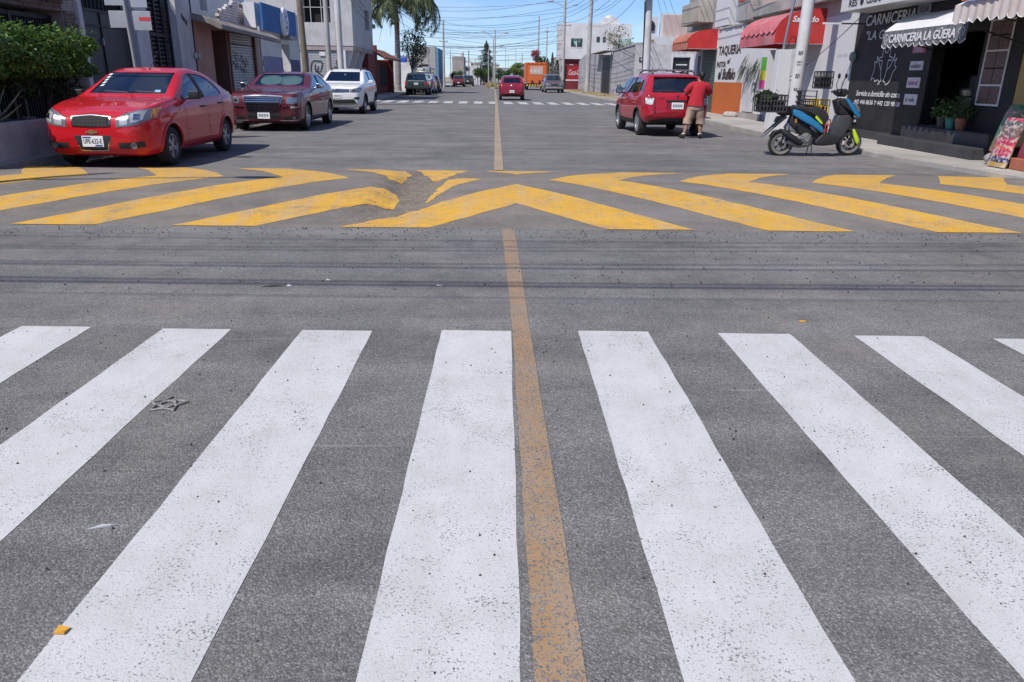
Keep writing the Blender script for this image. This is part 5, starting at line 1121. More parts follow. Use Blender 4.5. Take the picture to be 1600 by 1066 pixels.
for y, col, lab in ((14.95,(.03,.18,.17),'teal pot with a leafy plant on the butcher shop step'),(14.62,(.22,.09,.05),'terracotta pot with a leafy plant on the butcher shop step'),(15.25,(.05,.05,.05),'black pot with a leafy plant in the butcher shop doorway')):
    S = thing('potted_plant', (8.84,y,.56), lab, 'plant'); g = MB(); g.lathe([(.075,0),(.11,.20),(.115,.22),(.10,.22),(.09,.17),(.001,.17)], 18); g.build('pot', plain('pot %.2f' % y, col, .6), S, smooth=40, local=True)
    pts = np.c_[RS.normal(0,.10,260), RS.normal(0,.10,260), .22+np.abs(RS.normal(0,.16,260))]; link('foliage', leaf_mesh(pts, pts-[0,0,.15], .055, RS, .22), M_POTLEAF, S, True)
# --- white limewashed shop front between butcher and taqueria
R = thing('limewashed_shop', (9,24,0), 'white limewashed shop front with faded peach upper wall beside the concrete pole', 'shop')
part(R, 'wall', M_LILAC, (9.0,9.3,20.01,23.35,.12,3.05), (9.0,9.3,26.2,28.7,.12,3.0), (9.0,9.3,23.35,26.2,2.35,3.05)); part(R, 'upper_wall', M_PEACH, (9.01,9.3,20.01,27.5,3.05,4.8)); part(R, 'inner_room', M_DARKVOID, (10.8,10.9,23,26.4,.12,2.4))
part(R, 'doorway_shelf', M_GREYW, (9.3,9.7,23.5,26.0,.9,.95), (9.3,9.7,23.5,26.0,1.4,1.45)); part(R, 'plinth', M_SLAB, (8.9,9.0,26.2,28.6,.12,.32)); text('COMO Y', .95, .16, FR(24.0,3.22,.006), M_INK, R, bold=.015)
for z0, z1, c in ((1.72,2.15,(.10,.36,.06)),(1.42,1.72,(.50,.46,.03)),(1.15,1.42,(.55,.04,.24))): part(R, 'price_poster', plain('poster %.2f' % z0, c, .6), (8.985,9.0,26.35,26.85,z0,z1))
part(R, 'red_bag', plain('red bag', (.35,.02,.04), .5), (8.93,8.99,23.5,23.75,1.15,1.55), bev=.03); part(R, 'leaning_panel', M_GREYW, (8.9,8.96,27.2,28.3,.35,1.35), bev=.01)
g = MB()
for pts in ([(0,0),(.05,.08),(.12,.02),(.2,.09),(.26,0)],[(.32,.02),(.4,.09),(.47,.01),(.55,.09)]): ribbon(g, pts, .02, FR(20.9,2.0,.006))
g.build('faint_writing', plain('faint grey print', (.34,.33,.36), .7), R)
# upper floors of bare block over the shops
M_BLOCK = mat('grey block wall', (.32,.305,.30), .92, .15, 1.3, 45, .35, streak=.4, dirt=.35, dirtcol=(.20,.19,.185))
R = thing('upper_storey', (9.2,31,3), 'unfinished grey block upper storey with a ledge and red lettering over the taqueria', 'building')
part(R, 'wall', M_BLOCK, (9.25,9.6,34.4,39,3.4,6.5), (9.3,9.6,27.5,30.5,3.1,6.5), (9.02,9.6,27.5,29.0,3.05,3.4)); part(R, 'ledge', M_SLAB, (8.55,9.3,27.5,28.85,3.35,3.80), (8.72,9.3,20.2,28.4,3.42,3.75), bev=.02); part(R, 'meter_box', mat('ochre grey box', (.42,.38,.32), .85, .12, dirt=.3), (8.6,9.25,34.4,37.6,3.72,4.6), bev=.02); part(R, 'white_panel', M_LILAC, (8.95,9.25,31.2,33.05,3.42,6.0), bev=.01); part(R, 'dark_gap', M_DARKVOID, (9.5,9.7,29.0,31.3,3.3,6.3)); part(R, 'post', M_WHITEW, (9.1,9.2,30.3,30.42,3.3,5.5))
text('RESAN', 1.2, .42, FR(28.7,3.98,.006,8.55), plain('red lettering', (.50,.06,.03), .7), R, bold=.02); part(R, 'red_sign_base', M_SLAB, (8.56,9.3,27.5,28.85,3.80,4.6))
# --- taqueria
R = thing('taqueria', (9,31,0), 'taqueria wall, white above and orange below, with brush lettering and green shutter', 'shop')
part(R, 'wall', M_LILAC, (9.0,9.3,28.72,32.5,.12,3.3), (9.0,9.3,34.75,36,.12,3.3), (9.0,9.3,32.5,34.75,2.62,3.3)); part(R, 'orange_dado', mat('orange painted dado', (.52,.125,.025), .8, .07, 1.2, 40, .1, dirt=.12), (8.982,9.0,28.74,32.48,.12,1.33)); shutter(R, 9.02, 32.5, 34.75, .14, 2.6, mat('green grey shutter', (.085,.105,.085), .5, .1, metal=.2), sgn=-1); part(R, 'oval_sign', plain('dark oval', (.12,.06,.07), .6), (8.97,9.0,35.0,35.4,1.5,2.4), bev=.012)
ink = plain('dark brown lettering', (.045,.022,.022), .7); text('TAQUERIA', 2.9, .40, FR(32.2,2.28,.006), ink, R, bold=.03); text('el', .40, .22, FR(30.9,2.0,.006), ink, R, shear=.3, bold=.02); text('PASTOR', 1.25, .22, FR(32.3,1.88,.006), ink, R, bold=.03); text('el Buffalo', 2.3, .42, FR(32.0,1.42,.006), ink, R, shear=.3, bold=.04)
part(R, 'ridge_stones', M_SLAB, *[(8.95+rng.uniform(-.02,.02),9.32,28.8+.3*i,29.08+.3*i,3.3,3.36+rng.uniform(0,.06)) for i in range(12)], bev=.02)
g = MB()
for i in range(5): g.ball((8.75+rng.uniform(-.1,.1),28.9+rng.uniform(-.3,.3),.18), .17,.2,.13, 8, 6)
tag(g.build('rubble_pile', M_SLAB), 'small heap of pale rubble at the foot of the orange wall', 'rubble')
# --- red barrel awnings
def barrel(label, ya, yb, xo, z0, z1, m_end, m_face, word=None):
    A = thing('barrel_awning', (9,(ya+yb)/2,z0), label, 'awning'); d = 9.0-xo; h = z1-z0; prof = [(9.0-d*math.sin(a)**.8, z0+.22+(h-.22)*math.cos(a)**.85) for a in (math.pi/2*i/9 for i in range(10))] + [(xo,z0)]
    g = MB(); ys = [ya+(yb-ya)*i/16 for i in range(17)]; g.grid([[(x+(.012*math.sin(i*2.6)),y,z+.01*math.cos(i*3.1)) for x,z in prof] for i, y in enumerate(ys)]); c = g.build('canopy', m_face, A, smooth=50)
    g = MB(); pl = prof+[(9.0,z0)]; g.add([(x,ya,z) for x,z in pl], [tuple(range(len(pl)))]); g.build('end_panel', m_end, A); g = MB(); g.add([(x,yb,z) for x,z in pl], [tuple(range(len(pl)))]); g.build('end_panel', m_end, A)
    k = 7; g = MB(); P = []; Q = []
    for i in range(57): y = ya+(yb-ya)*i/56; s = abs(math.sin(math.pi*k*i/56)); t = prof[6]; P.append((t[0]-.012,y,t[1])); Q.append((xo-.02,y,z0+.36-.08*s))
    g.grid([P,Q]); sub(g.build('scalloped_flap', m_face, A, smooth=True), c)
    if word: text(word, .72, .20, FC(8.08,z0+.52,ya,.006), plain('white print', (.72,.72,.73), .6), A, shear=.2, bold=.02)
    g = MB(); g.tube([(xo+.02,ya,z0+.01),(xo+.02,yb,z0+.01)], .014, 6); g.tube([(8.98,ya,z0+.01),(xo+.02,ya,z0+.01)], .014, 6); tag(g.build('frame', M_RIMD, A), kind='stuff')
barrel('faded red barrel awning with white script on its end, beside the concrete pole', 22.0, 25.1, 7.65, 2.36, 3.28, M_AWN_R, M_AWN_F, 'Sagrado'); barrel('red barrel awning with sun-bleached orange front over the green shutter', 32.6, 35.4, 7.8, 2.58, 3.35, M_AWN_R, mat('bleached orange canvas', (.44,.15,.10), .85, .15, 2, 50, .1, dirt=.4, dirtcol=(.42,.28,.24)))
# hanging palm-leaf bunches on the taqueria side
M_DRYLEAF = foliage_mat('dark hanging leaf', (.035,.050,.022), (.09,.10,.05), .1)
for y, z, s, lab in ((27.9,1.85,1.0,'wider bunch of dark palm leaves hanging on the white wall by the taqueria'),(26.7,1.75,.9,'smaller bunch of dark palm leaves hanging nearer the price poster')):
    S = thing('hanging_plant', (8.9,y,z), lab, 'plant')
    for i in range(34):                                          # single long blades hanging outwards
        u = rng.uniform(-1,1); v = rng.uniform(-.2,1); p = Vector((-.05, u*.30*s, v*.45*s)); d = Vector((-rng.uniform(.2,.7), u*.6+rng.uniform(-.3,.3), -rng.uniform(.5,1.1))).normalized(); l = rng.uniform(.32,.55)*s; w = d.cross(Vector((1,0,.2))).normalized()*.022
        b = MB(); P = [p+d*l*t+Vector((0,0,-.12*l*t*t*4)) for t in (0,.35,.7,1)]; b.grid([[P[0]-w*.4,P[0]+w*.4],[P[1]-w,P[1]+w],[P[2]-w*.9,P[2]+w*.9],[P[3]-w*.1,P[3]+w*.1]]); b.build('leaf', M_DRYLEAF, S, local=True)
# --- concrete stump with conduit, painted pole, crates, display rack
S = thing('concrete_stump', (7.80,21.6,.12), 'tapered whitewashed concrete stump with a steel conduit rising from its top', 'post'); g = MB(); g.add([(sx*w,sy*w,z) for z,w in ((0,.23),(2.08,.165)) for sx,sy in ((-1,-1),(1,-1),(1,1),(-1,1))], [(0,3,2,1),(4,5,6,7),(0,1,5,4),(1,2,6,5),(2,3,7,6),(3,0,4,7)]); g.build('block', M_LILAC, S, bev=.012, local=True)
g = MB(); g.tube([(-.02,0,2.05),(.02,-.02,2.6),(.20,-.05,4.2),(.30,-.05,5.5)], .035, 8); g.build('conduit', M_RIMD, S, smooth=50, local=True); g = MB(); g.tube(cr([(.0,-.14,2.0),(.1,-.2,2.4),(.25,-.18,2.2),(.30,-.1,1.6),(.2,-.2,.9)],6), .010, 5); g.build('loose_cable', M_BLACKPL, S, local=True)
def crate(name, label, loc, rot, w, d, h, m, rows=3, cols=6):
    S = thing(name, loc, label, 'crate', rotz=rot); b = MB(); t = .012
    for z in [h*i/rows for i in range(rows+1)]:
        for a in ((-w/2,w/2,-d/2,-d/2+t),(-w/2,w/2,d/2-t,d/2),(-w/2,-w/2+t,-d/2,d/2),(w/2-t,w/2,-d/2,d/2)): b.box(*a, z-.014, z+.014)
    b.build('rails', m, S, local=True); b = MB()
    for i in range(cols+1):
        x = -w/2+w*i/cols
        for y in (-d/2+.004, d/2-.004): b.box(x-.012,x+.012,y-.005,y+.005,0,h)
    for i in range(5):
        y = -d/2+d*i/4
        for x in (-w/2+.004, w/2-.004): b.box(x-.005,x+.005,y-.012,y+.012,0,h)
    b.build('ribs', m, S, local=True); b = MB(); b.box(-w/2+t,w/2-t,-d/2+t,d/2-t,.0,.015); b.build('base', m, S, local=True); b = MB(); b.box(-w/2+.03,w/2-.03,-d/2+.03,d/2-.03,.02,h*.62); b.build('contents', M_DARKVOID, S, local=True); return S
M_CRATE = mat('black crate plastic', (.030,.030,.032), .5, .15, 4, 40, .05, dirt=.3, dirtcol=(.09,.085,.08)); M_CRATEY = mat('yellow crate plastic', (.62,.40,.03), .5, .1); M_CRATER = mat('red crate plastic', (.36,.06,.05), .5, .1)
crate('plastic_crate', 'big black slatted crate strapped on the rear rack of the scooter', (5.36,15.2,.84), rad(-3), .50, .44, .30, M_CRATE, 3, 8); crate('plastic_crate', 'yellow plastic crate behind the black display rack', (8.1,19.75,.55), rad(90), .8, .4, .42, M_CRATEY); crate('plastic_crate', 'red plastic crate under the yellow one behind the rack', (8.1,19.6,.13), rad(90), .85, .42, .38, M_CRATER); crate('plastic_crate', 'small black crate hung on the painted concrete pole', (8.05,19.35,1.25), rad(90), .45, .3, .38, M_CRATE, 3, 5)
S = thing('display_rack', (7.75,19.75,.12), 'black wire display rack standing before the painted concrete pole', 'rack', rotz=rad(90)); b = MB()
for x in (-.5,.5):
    for y in (-.15,.15): b.box(x-.012,x+.012,y-.012,y+.012,0,1.08)
b.build('frame', M_CRATE, S, local=True)
for i in range(7): b = MB(); b.box(-.5,.5,-.15,.15,.30+.125*i,.315+.125*i); b.build('shelf', M_CRATE, S, local=True)
M_VEG = foliage_mat('dark greens', (.02,.035,.015), (.05,.07,.03), .1); S = thing('produce_pile', (5.36,15.2,1.0), 'dark green produce and a red bag heaped in the crate on the scooter', 'produce'); pts = np.c_[RS.normal(-.10,.07,300), RS.normal(0,.08,300), .10+RS.normal(0,.05,300)]; link('greens', leaf_mesh(pts, pts, .07, RS, .4), M_VEG, S, True); b = MB(); b.ball((.06,.05,.10), .12,.12,.07, 12, 8); b.build('red_bag', plain('dark red bag', (.20,.02,.03), .5), S, smooth=True, local=True)
# --- corner plot beyond the side street: whitewashed wall with black gate, long block wall
R = thing('corner_wall', (11,50,0), 'whitewashed rough wall facing the side street with a black panelled gate', 'wall'); M_ROUGH = mat('rough whitewash', (.52,.50,.49), .95, .18, 3, 30, .6, streak=.35, dirt=.4, dirtcol=(.30,.29,.285))
part(R, 'wall', M_ROUGH, (8.75,11.1,50,50.3,.05,3.45), (11.1,12.2,50,50.3,2.75,3.45), (12.2,20,50,50.3,.05,3.3)); part(R, 'jamb', M_LILAC, (11.02,11.12,49.97,50.0,.05,2.85), (12.2,12.45,49.97,50.0,.05,2.9), (11.12,12.2,49.97,50.0,2.74,2.9)); gt = part(R, 'gate', M_GATE, (11.14,12.18,50.1,50.16,.1,2.72)); 
for z in (2.25,1.85,1.45,1.05): part(R, 'gate_slot', M_CHALK, (11.35,12.05,50.085,50.098,z,z+.07), parent=gt)
o = part(R, 'arrow_sign', M_INK, (8.98,9.30,49.96,50.0,2.42,2.68)); g = MB(); F = FC(9.04,2.55,49.955); ribbon(g, [(0,0),(.2,0)], .05, F); ribbon(g, [(.1,.08),(.0,0),(.1,-.08)], .04, F); sub(g.build('arrow', M_CHALK, R), o)
R = thing('block_wall', (9.8,70,0), 'long grey concrete block wall with a rusty lean-to roof leading to the red-fronted house', 'wall'); b = MB(); b.prism([(50.3,.05),(50.3,3.5),(55.7,3.65),(67,3.55),(67,3.3),(88,3.85),(94,3.3),(94,.05)], 'x', 9.8, 10.1)
def blockmat():
    t = NT('laid grey blocks'); br = t.n('ShaderNodeTexBrick'); mp = t.n('ShaderNodeCombineXYZ'); sp = t.n('ShaderNodeSeparateXYZ'); t.set(sp.inputs[0], t.pos); t.set(mp.inputs[0], sp.outputs[1]); t.set(mp.inputs[1], sp.outputs[2]); t.set(br.inputs['Vector'], mp.outputs[0]); br.inputs['Scale'].default_value = 1; br.inputs['Brick Width'].default_value = .4; br.inputs['Row Height'].default_value = .2; br.inputs['Mortar Size'].default_value = .012
    br.inputs['Color1'].default_value = (.33,.32,.335,1); br.inputs['Color2'].default_value = (.41,.40,.41,1); br.inputs['Mortar'].default_value = (.27,.26,.26,1); n = t.noise(.6, 5, .65); c = t.mix(1., br.outputs[0], t.ramp(n, (.3,.8),(.7,1.12)), 'MULTIPLY'); return t.done(t.bsdf(col=c, rough=.92, nrm=t.bump(br.outputs['Fac'], -.4, .01)))
b.build('wall', blockmat(), R); part(R, 'lean_to_roof', mat('rusty sheet', (.20,.15,.12), .85, .25, 2, 30, .3), (9.0,9.9,66.5,76,3.55,3.62), bev=.01); part(R, 'dark_gate', M_GATE, (9.74,9.8,67.5,73.5,.1,3.2)); part(R, 'gate_post', M_RIMD, (9.70,9.78,67.3,67.45,.05,3.5), (9.3,9.36,70,70.08,.05,3.5)); b = MB(); b.prism([(51,3.5),(55.7,3.66),(67,3.56),(67,3.66),(55.7,3.78),(51,3.62)], 'x', 9.74, 10.16); b.build('coping', M_SLAB, R)
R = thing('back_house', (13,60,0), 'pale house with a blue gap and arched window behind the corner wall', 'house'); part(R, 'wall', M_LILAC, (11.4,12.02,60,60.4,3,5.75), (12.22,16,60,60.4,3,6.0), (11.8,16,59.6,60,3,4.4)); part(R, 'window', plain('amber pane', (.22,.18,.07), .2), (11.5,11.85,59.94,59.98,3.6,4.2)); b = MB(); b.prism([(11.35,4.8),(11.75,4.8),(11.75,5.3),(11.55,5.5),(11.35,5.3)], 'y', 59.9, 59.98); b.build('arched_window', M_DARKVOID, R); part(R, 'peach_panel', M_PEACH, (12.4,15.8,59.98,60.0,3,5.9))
# ------------------------------------------------------------------ far end of the street
R = thing('white_house', (12,95,0), 'white flat-roofed house with curtained window over a red shop front', 'house')
part(R, 'wall', M_WHITEW, (7.75,8.86,95,103,3.55,7.5), (8.86,10.23,95,103,3.55,4.88), (8.86,10.23,95,103,5.83,7.5), (10.23,16,95,103,3.55,7.5), (12.5,14.4,95.2,98,7.5,8.1), (10.6,22,95.3,103,0.1,3.55))
b = MB(); b.ball((13.44,96.5,8.05), .55,.55,.5, 16, 8); b.build('dome', mat('cream dome', (.62,.56,.46), .8), R, smooth=True)
w = part(R, 'window', plain('window glass', (.03,.04,.045), .05), (8.88,10.21,95.2,95.24,4.9,5.81)); M_CURT = mat('pale green curtain', (.32,.52,.46), .8, .1)
for s in (0,1):
    b = MB(); x0, x1 = ((8.95,9.53),(9.57,10.15))[s]; b.poly([(x0,95.17,5.8),(x1,95.17,5.8),(x1 if s == 0 else x0,95.17,4.92),((x0+x1)/2,95.17,5.35)]); sub(b.build('curtain', M_CURT, R), w)
part(R, 'window_frame', M_WHITEW, (9.52,9.58,95.13,95.19,4.9,5.81), (8.86,10.23,94.97,95.0,4.80,4.88)); part(R, 'window', MATS['window glass'], (11.85,12.25,94.97,94.995,5.45,6.05)); part(R, 'window', MATS['window glass'], (12.6,12.95,94.97,94.995,5.45,6.05)); w = part(R, 'window', M_CURT, (14.5,16.0,94.97,94.995,5.0,5.85)); part(R, 'window', MATS['window glass'], (7.72,7.745,97.2,97.7,4.6,5.4)); part(R, 'window', MATS['window glass'], (7.72,7.745,100,100.5,4.6,5.4))
M_COKE = mat('red shop paint', (.36,.018,.03), .6, .08, 1.5, 30, .05)
part(R, 'shop_wall', mat('dark maroon wall', (.16,.02,.03), .7, .1), (8.0,10.6,95.3,95.4,.1,3.55)); o = part(R, 'red_board', M_COKE, (8.5,10.3,95.22,95.28,1.25,2.75)); sub(text('Coca-Cola', 1.75, .62, FC(8.72,1.75,95.22,.008), M_CHALK, R, shear=.35, bold=.01), o); part(R, 'white_stripe', M_CHALK, (8.4,10.3,95.19,95.27,1.1,1.24)); part(R, 'maroon_base', MATS['dark maroon wall'], (8.4,10.3,95.2,95.29,.1,1.08)); part(R, 'shop_door', M_DARKVOID, (7.9,8.4,95.2,95.28,.1,2.8)); part(R, 'shop_number', M_CHALK, *[(8.8+.12*i,8.88+.12*i,95.2,95.29,2.85,2.95) for i in range(4)])
R = thing('grey_block_house', (-9.5,110,0), 'tall grey block house with a blue-painted side wall far down the street', 'building'); part(R, 'wall', mat('far grey block', (.36,.34,.335), .9, .1, .8, 20, .2, streak=.3), (-11.5,-8.3,110,122,0,5.2)); part(R, 'blue_side', mat('far blue wall', (.11,.24,.36), .8, .1), (-8.32,-7.9,110.05,122,0,5.05)); part(R, 'seam', M_SLAB, (-10.3,-10.22,109.95,110,0,5.2), (-9.3,-9.22,109.95,110,0,5.2))
R = thing('water_tank_house', (-6,150,0), 'far grey-brown block house carrying a white water tank', 'building'); part(R, 'wall', mat('far brown block', (.33,.29,.27), .9, .15, .8, 20, .2), (-8.2,-6.0,150,158,0,4.95), (-4.7,-2.9,151,158,0,3.95)); part(R, 'white_wall', M_WHITEW, (-6.0,-3.0,150.5,158,0,3.4), (-5.9,-4.7,150.4,152,3.9,4.25)); part(R, 'window', MATS['window glass'], (-5.7,-5.0,150.42,150.46,2.5,3.1)); b = MB(); b.lathe([(.32,0),(.34,.1),(.34,.75),(.2,.9),(.1,.95)], 16, T((-6.4,151,4.95))); b.build('water_tank', M_WHITEW, R, smooth=40)
R = thing('red_hall', (-5.5,175,0), 'low orange-red hall closing the far end of the street', 'building'); part(R, 'wall', mat('orange red wall', (.40,.075,.035), .85, .08), (-7.8,-3.3,175,185,0,2.35)); part(R, 'roof_edge', M_GREYW, (-8.2,-3.1,174.8,185,2.36,2.55)); part(R, 'white_sign', M_CHALK, (-4.2,-3.6,174.93,174.98,1.9,2.15)); part(R, 'end_wall', M_GREYW, (-3.3,-2.6,175.2,184,0,2.0))
R = thing('white_boundary_wall', (-8.5,78,0), 'white boundary wall with blue tanks beyond the palm tree', 'wall'); part(R, 'wall', M_WHITEW, (-12,-8.0,76,76.3,.05,2.6), (-8.6,-8.3,76.3,108,.05,2.4), (-7.9,-7.6,80,80.4,.05,3.6)); part(R, 'blue_tank', plain('blue plastic tank', (.03,.10,.42), .4), (-9.2,-8.6,77,77.7,2.4,3.1), bev=.1); part(R, 'blue_tank', plain('navy plastic tank', (.03,.06,.18), .4), (-8.5,-7.9,79,79.7,2.2,2.95), bev=.12)
for k, (x, y, w, d, h, c) in enumerate(((-15,125,5,12,4.2,(.42,.38,.36)),(14,130,8,14,4.5,(.44,.40,.37)),(12.5,150,6,14,3.6,(.40,.30,.26)),(2.5,215,9,10,3.6,(.46,.42,.40)),(9,200,7,10,4.2,(.40,.36,.34)),(-16,160,8,12,4.6,(.38,.35,.33)),(-1.0,230,4,9,4.5,(.52,.50,.49)))):
    R = thing('far_house', (x,y,0), ['low beige flat-roofed house behind the grey block house','low beige flat-roofed house behind the white house','low brownish house behind the cypress trees','pale low house closing the view behind the median','low grey house behind the orange truck','brown-grey house beyond the boundary wall','tall pale house rising behind the median trees'][k], 'house')
    part(R, 'wall', mat('far wall %d' % k, c, .9, .12, .6, 15, .2, streak=.3), (x-w/2,x+w/2,y,y+d,0,h)); part(R, 'parapet', M_SLAB, (x-w/2-.05,x+w/2+.05,y-.05,y+d,h,h+.18)); 
    for i in range(int(w/2)): part(R, 'window', MATS['window glass'], (x-w/2+.6+2*i,x-w/2+1.6+2*i,y-.03,y-.01,1.4 if h < 4 else 2.3,2.3 if h < 4 else 3.3))
# --- orange lorry
R = thing('orange_truck', (4.7,95,0), 'tall orange box truck with black and yellow bumper stripes seen from behind', 'truck'); M_OR = mat('orange truck paint', (.62,.15,.045), .5, .06, .8, 20, .03); X0, X1, YB = 3.45, 5.95, 92.0
part(R, 'box_body', M_OR, (X0,X1,YB,YB+6.5,.75,3.05), bev=.03); part(R, 'cab', M_OR, (X0+.1,X1-.1,YB+6.7,YB+8.6,.6,2.5), bev=.12); part(R, 'chassis', M_BLACKPL, (X0+.4,X1-.4,YB+.1,YB+8.4,.45,.75)); fr_ = part(R, 'door_frame', plain('dark orange trim', (.36,.06,.02), .5), (X0+.1,X0+.18,YB-.02,YB,.9,2.95), (X1-.18,X1-.1,YB-.02,YB,.9,2.95), (X0+.18,X1-.18,YB-.02,YB,2.82,2.9)); part(R, 'top_lights', M_TAIL, *[(X0+.25+.5*i,X0+.42+.5*i,YB-.03,YB,2.92,2.98) for i in range(5)])
o = part(R, 'notice_board', mat('pale pink notice', (.58,.40,.36), .6, .1), (X0+.55,X1-.5,YB-.03,YB-.005,1.75,2.62)); g = MB(); F = FC(X0+.65,1.95,YB-.03,.004)
for x in (0,.45,.9): ribbon(g, [(x+.12*math.cos(a),.2+.15*math.sin(a)) for a in (2*math.pi*i/12 for i in range(12))], .06, F, True)
sub(g.build('notice_print', M_CHALK, R), o); part(R, 'ladder', M_BLACKPL, (X0+.7,X0+.78,YB-.1,YB,.65,1.15),(X0+1.55,X0+1.63,YB-.1,YB,.65,1.15),(X0+.6,X0+.9,YB-.12,YB-.06,1.0,1.06),(X0+1.45,X0+1.75,YB-.12,YB-.06,1.0,1.06)); b = part(R, 'bumper', M_BLACKPL, (X0,X1,YB-.15,YB+.1,.45,.68), bev=.01)
g = MB()
for i in range(8): x = X0+.05+.31*i; g.add([(x,YB-.155,.46),(x+.14,YB-.155,.46),(x+.26,YB-.155,.67),(x+.12,YB-.155,.67)], [(0,1,2,3)])
sub(tag(g.build('warning_stripes', plain('yellow stripe', (.70,.45,.03), .5), R), kind='stuff'), b)
for y in (YB+1.3,YB+7.2):
    for sx in (X0+.22,X1-.22):
        g = MB(); g.lathe([(.25,-.13),(.45,-.13),(.48,-.08),(.48,.08),(.45,.13),(.25,.13)], 24, T((sx,y,.48)) @ Matrix.Rotation(math.pi/2,4,'Y')); g.build('wheel', M_TYRE, R, smooth=35)
part(R, 'mirror', M_BLACKPL, (X0-.22,X0-.05,YB+7.4,YB+7.5,1.5,2.0), (X1+.05,X1+.22,YB+7.4,YB+7.5,1.5,2.0))
# ------------------------------------------------------------------ cars in place
aveo(); chrysler(); tiguan(); sx4(); micra(); minivan(); jeep()
c = generic(S_TI, 'silver SUV with a loaded roof rack parked beyond the green off-roader', (-6.05,68.2,0), math.pi, paint('silver car paint', (.40,.41,.43), flake=.4))
for i, (x0,x1,z0,z1,m) in enumerate(((-.55,.45,1.72,1.80,M_RIMD),(-.5,.1,1.80,2.15,plain('grey tarpaulin', (.30,.33,.36), .7)),(-.1,.55,1.80,2.05,plain('pale box', (.5,.5,.48), .7)),(-.3,.4,2.16,2.34,M_BLACKPL))): c.box('roof_load', m, x0,x1, 1.9,3.4, z0,z1, .04)
generic(S_MI, 'red hatchback parked beyond the silver SUV with the roof load', (-6.0,74.5,0), math.pi, paint('wine red car paint', (.20,.008,.025)))
generic(S_SX, 'dark maroon crossover far off beside the round green bush', (-5.25,113.5,0), math.pi, paint('maroon car paint', (.105,.012,.022))); generic(S_TI, 'dark green car far off beside the orange-red hall', (-4.35,125,0), math.pi, paint('dark green car paint', (.018,.048,.045)))
generic(S_SX, 'white crossover parked at the kerb before the orange taqueria wall', (6.42,29.0,0), math.pi, paint('white car paint', (.74,.745,.76))); generic(S_MI, 'dark blue hatchback parked ahead of the white crossover', (6.42,34.6,0), math.pi, paint('dark blue car paint', (.012,.016,.035)))
# umbrella of a stall behind the parked cars
R = thing('stall_umbrella', (-6.9,78,0), 'yellow and green stall umbrella by the far parked cars', 'umbrella'); b = MB(); b.lathe([(.001,2.25),(.5,2.1),(1.0,1.78)], 10, None); b.build('canopy', mat('yellow green canvas', (.42,.36,.08), .8, .3, 1.5), R, local=True); b = MB(); b.tube([(0,0,0),(0,0,2.2)], .025, 6); b.build('pole', M_RIMD, R, local=True)
# ------------------------------------------------------------------ planter, hedge, trees
M_PLANT = mat('mauve grey planter render', (.56,.50,.51), .88, .12, 1.5, 40, .2, streak=.2, dirt=.45, dirtcol=(.19,.16,.15))
R = thing('planter_wall', (-7.6,9,0), 'low mauve-grey rendered planter wall beside the red sedan', 'wall'); g = MB(); g.prism([(-7.32,3),(-7.30,11.5),(-7.32,13.3),(-7.55,13.9),(-7.55,14.05),(-7.70,14.05),(-7.70,13.85),(-7.47,13.25),(-7.46,11.5),(-7.47,3)], 'z', .0, .66); g.build('wall', M_PLANT, R, bev=.015); g = MB(); g.prism([(-8.5,3),(-7.47,3),(-7.46,11.5),(-7.47,13.25),(-7.70,13.85),(-8.5,14.0)], 'z', .1, .56); g.build('soil', mat('dark planter soil', (.045,.035,.028), .95, .3, 6, 30, .5), R)
M_HEDGE = foliage_mat('hedge leaf', (.045,.105,.018), (.10,.19,.035), .3, 3)
def box_cloud(n, lo, hi, rnd, rs, wob=.07):
    """points near the faces of a rounded box, for a clipped crown"""
    lo, hi = np.array(lo), np.array(hi); c, h = (lo+hi)/2, (hi-lo)/2
    d = rs.normal(0,1,(n,3)); d /= (np.abs(d)**3.6).sum(1)[:,None]**(1/3.6)
    rr = 1-np.abs(rs.normal(0,rnd,n)); bump = 1+wob*np.sin(d[:,0]*5+d[:,1]*7)+wob*np.sin(d[:,1]*11+d[:,2]*4+1)
    return c+d*h*(rr*bump)[:,None], d/np.linalg.norm(d,axis=1)[:,None]
H_ = thing('hedge', (-7.95,13.6,.5), 'clipped bushy green hedge tree growing out of the planter', 'hedge'); pts, nn = box_cloud(15000, (-8.45,9.4,1.28), (-7.22,15.15,2.05), .16, RS, .10); o = link('crown', leaf_mesh(pts-np.array([-7.95,13.6,.5]), nn*.8+np.array([0,0,.5]), .047, RS, .5), M_HEDGE, H_, True)
pts, nn = box_cloud(1500, (-8.4,12,.95), (-7.6,15.2,1.5), .3, RS); link('inner_foliage', leaf_mesh(pts-np.array([-7.95,13.6,.5]), nn, .045, RS, .5), foliage_mat('shaded hedge leaf', (.018,.035,.012), (.035,.06,.02)), H_, True)  # darker leaf colour paints in the shade inside the crown
pts = np.c_[RS.uniform(-8.2,-7.4,420), RS.uniform(10.5,15.3,420), 2.02+np.abs(RS.normal(0,.05,420))+.06*np.sin(RS.uniform(0,9,420))]; link('loose_sprigs', leaf_mesh(pts-np.array([-7.95,13.6,.5]), np.tile([0,0,1.],(420,1)), .05, RS, .45), M_HEDGE, H_, True)['kind'] = 'stuff'
M_BARK = mat('dark bark', (.085,.065,.05), .95, .25, 6, 40, .6)
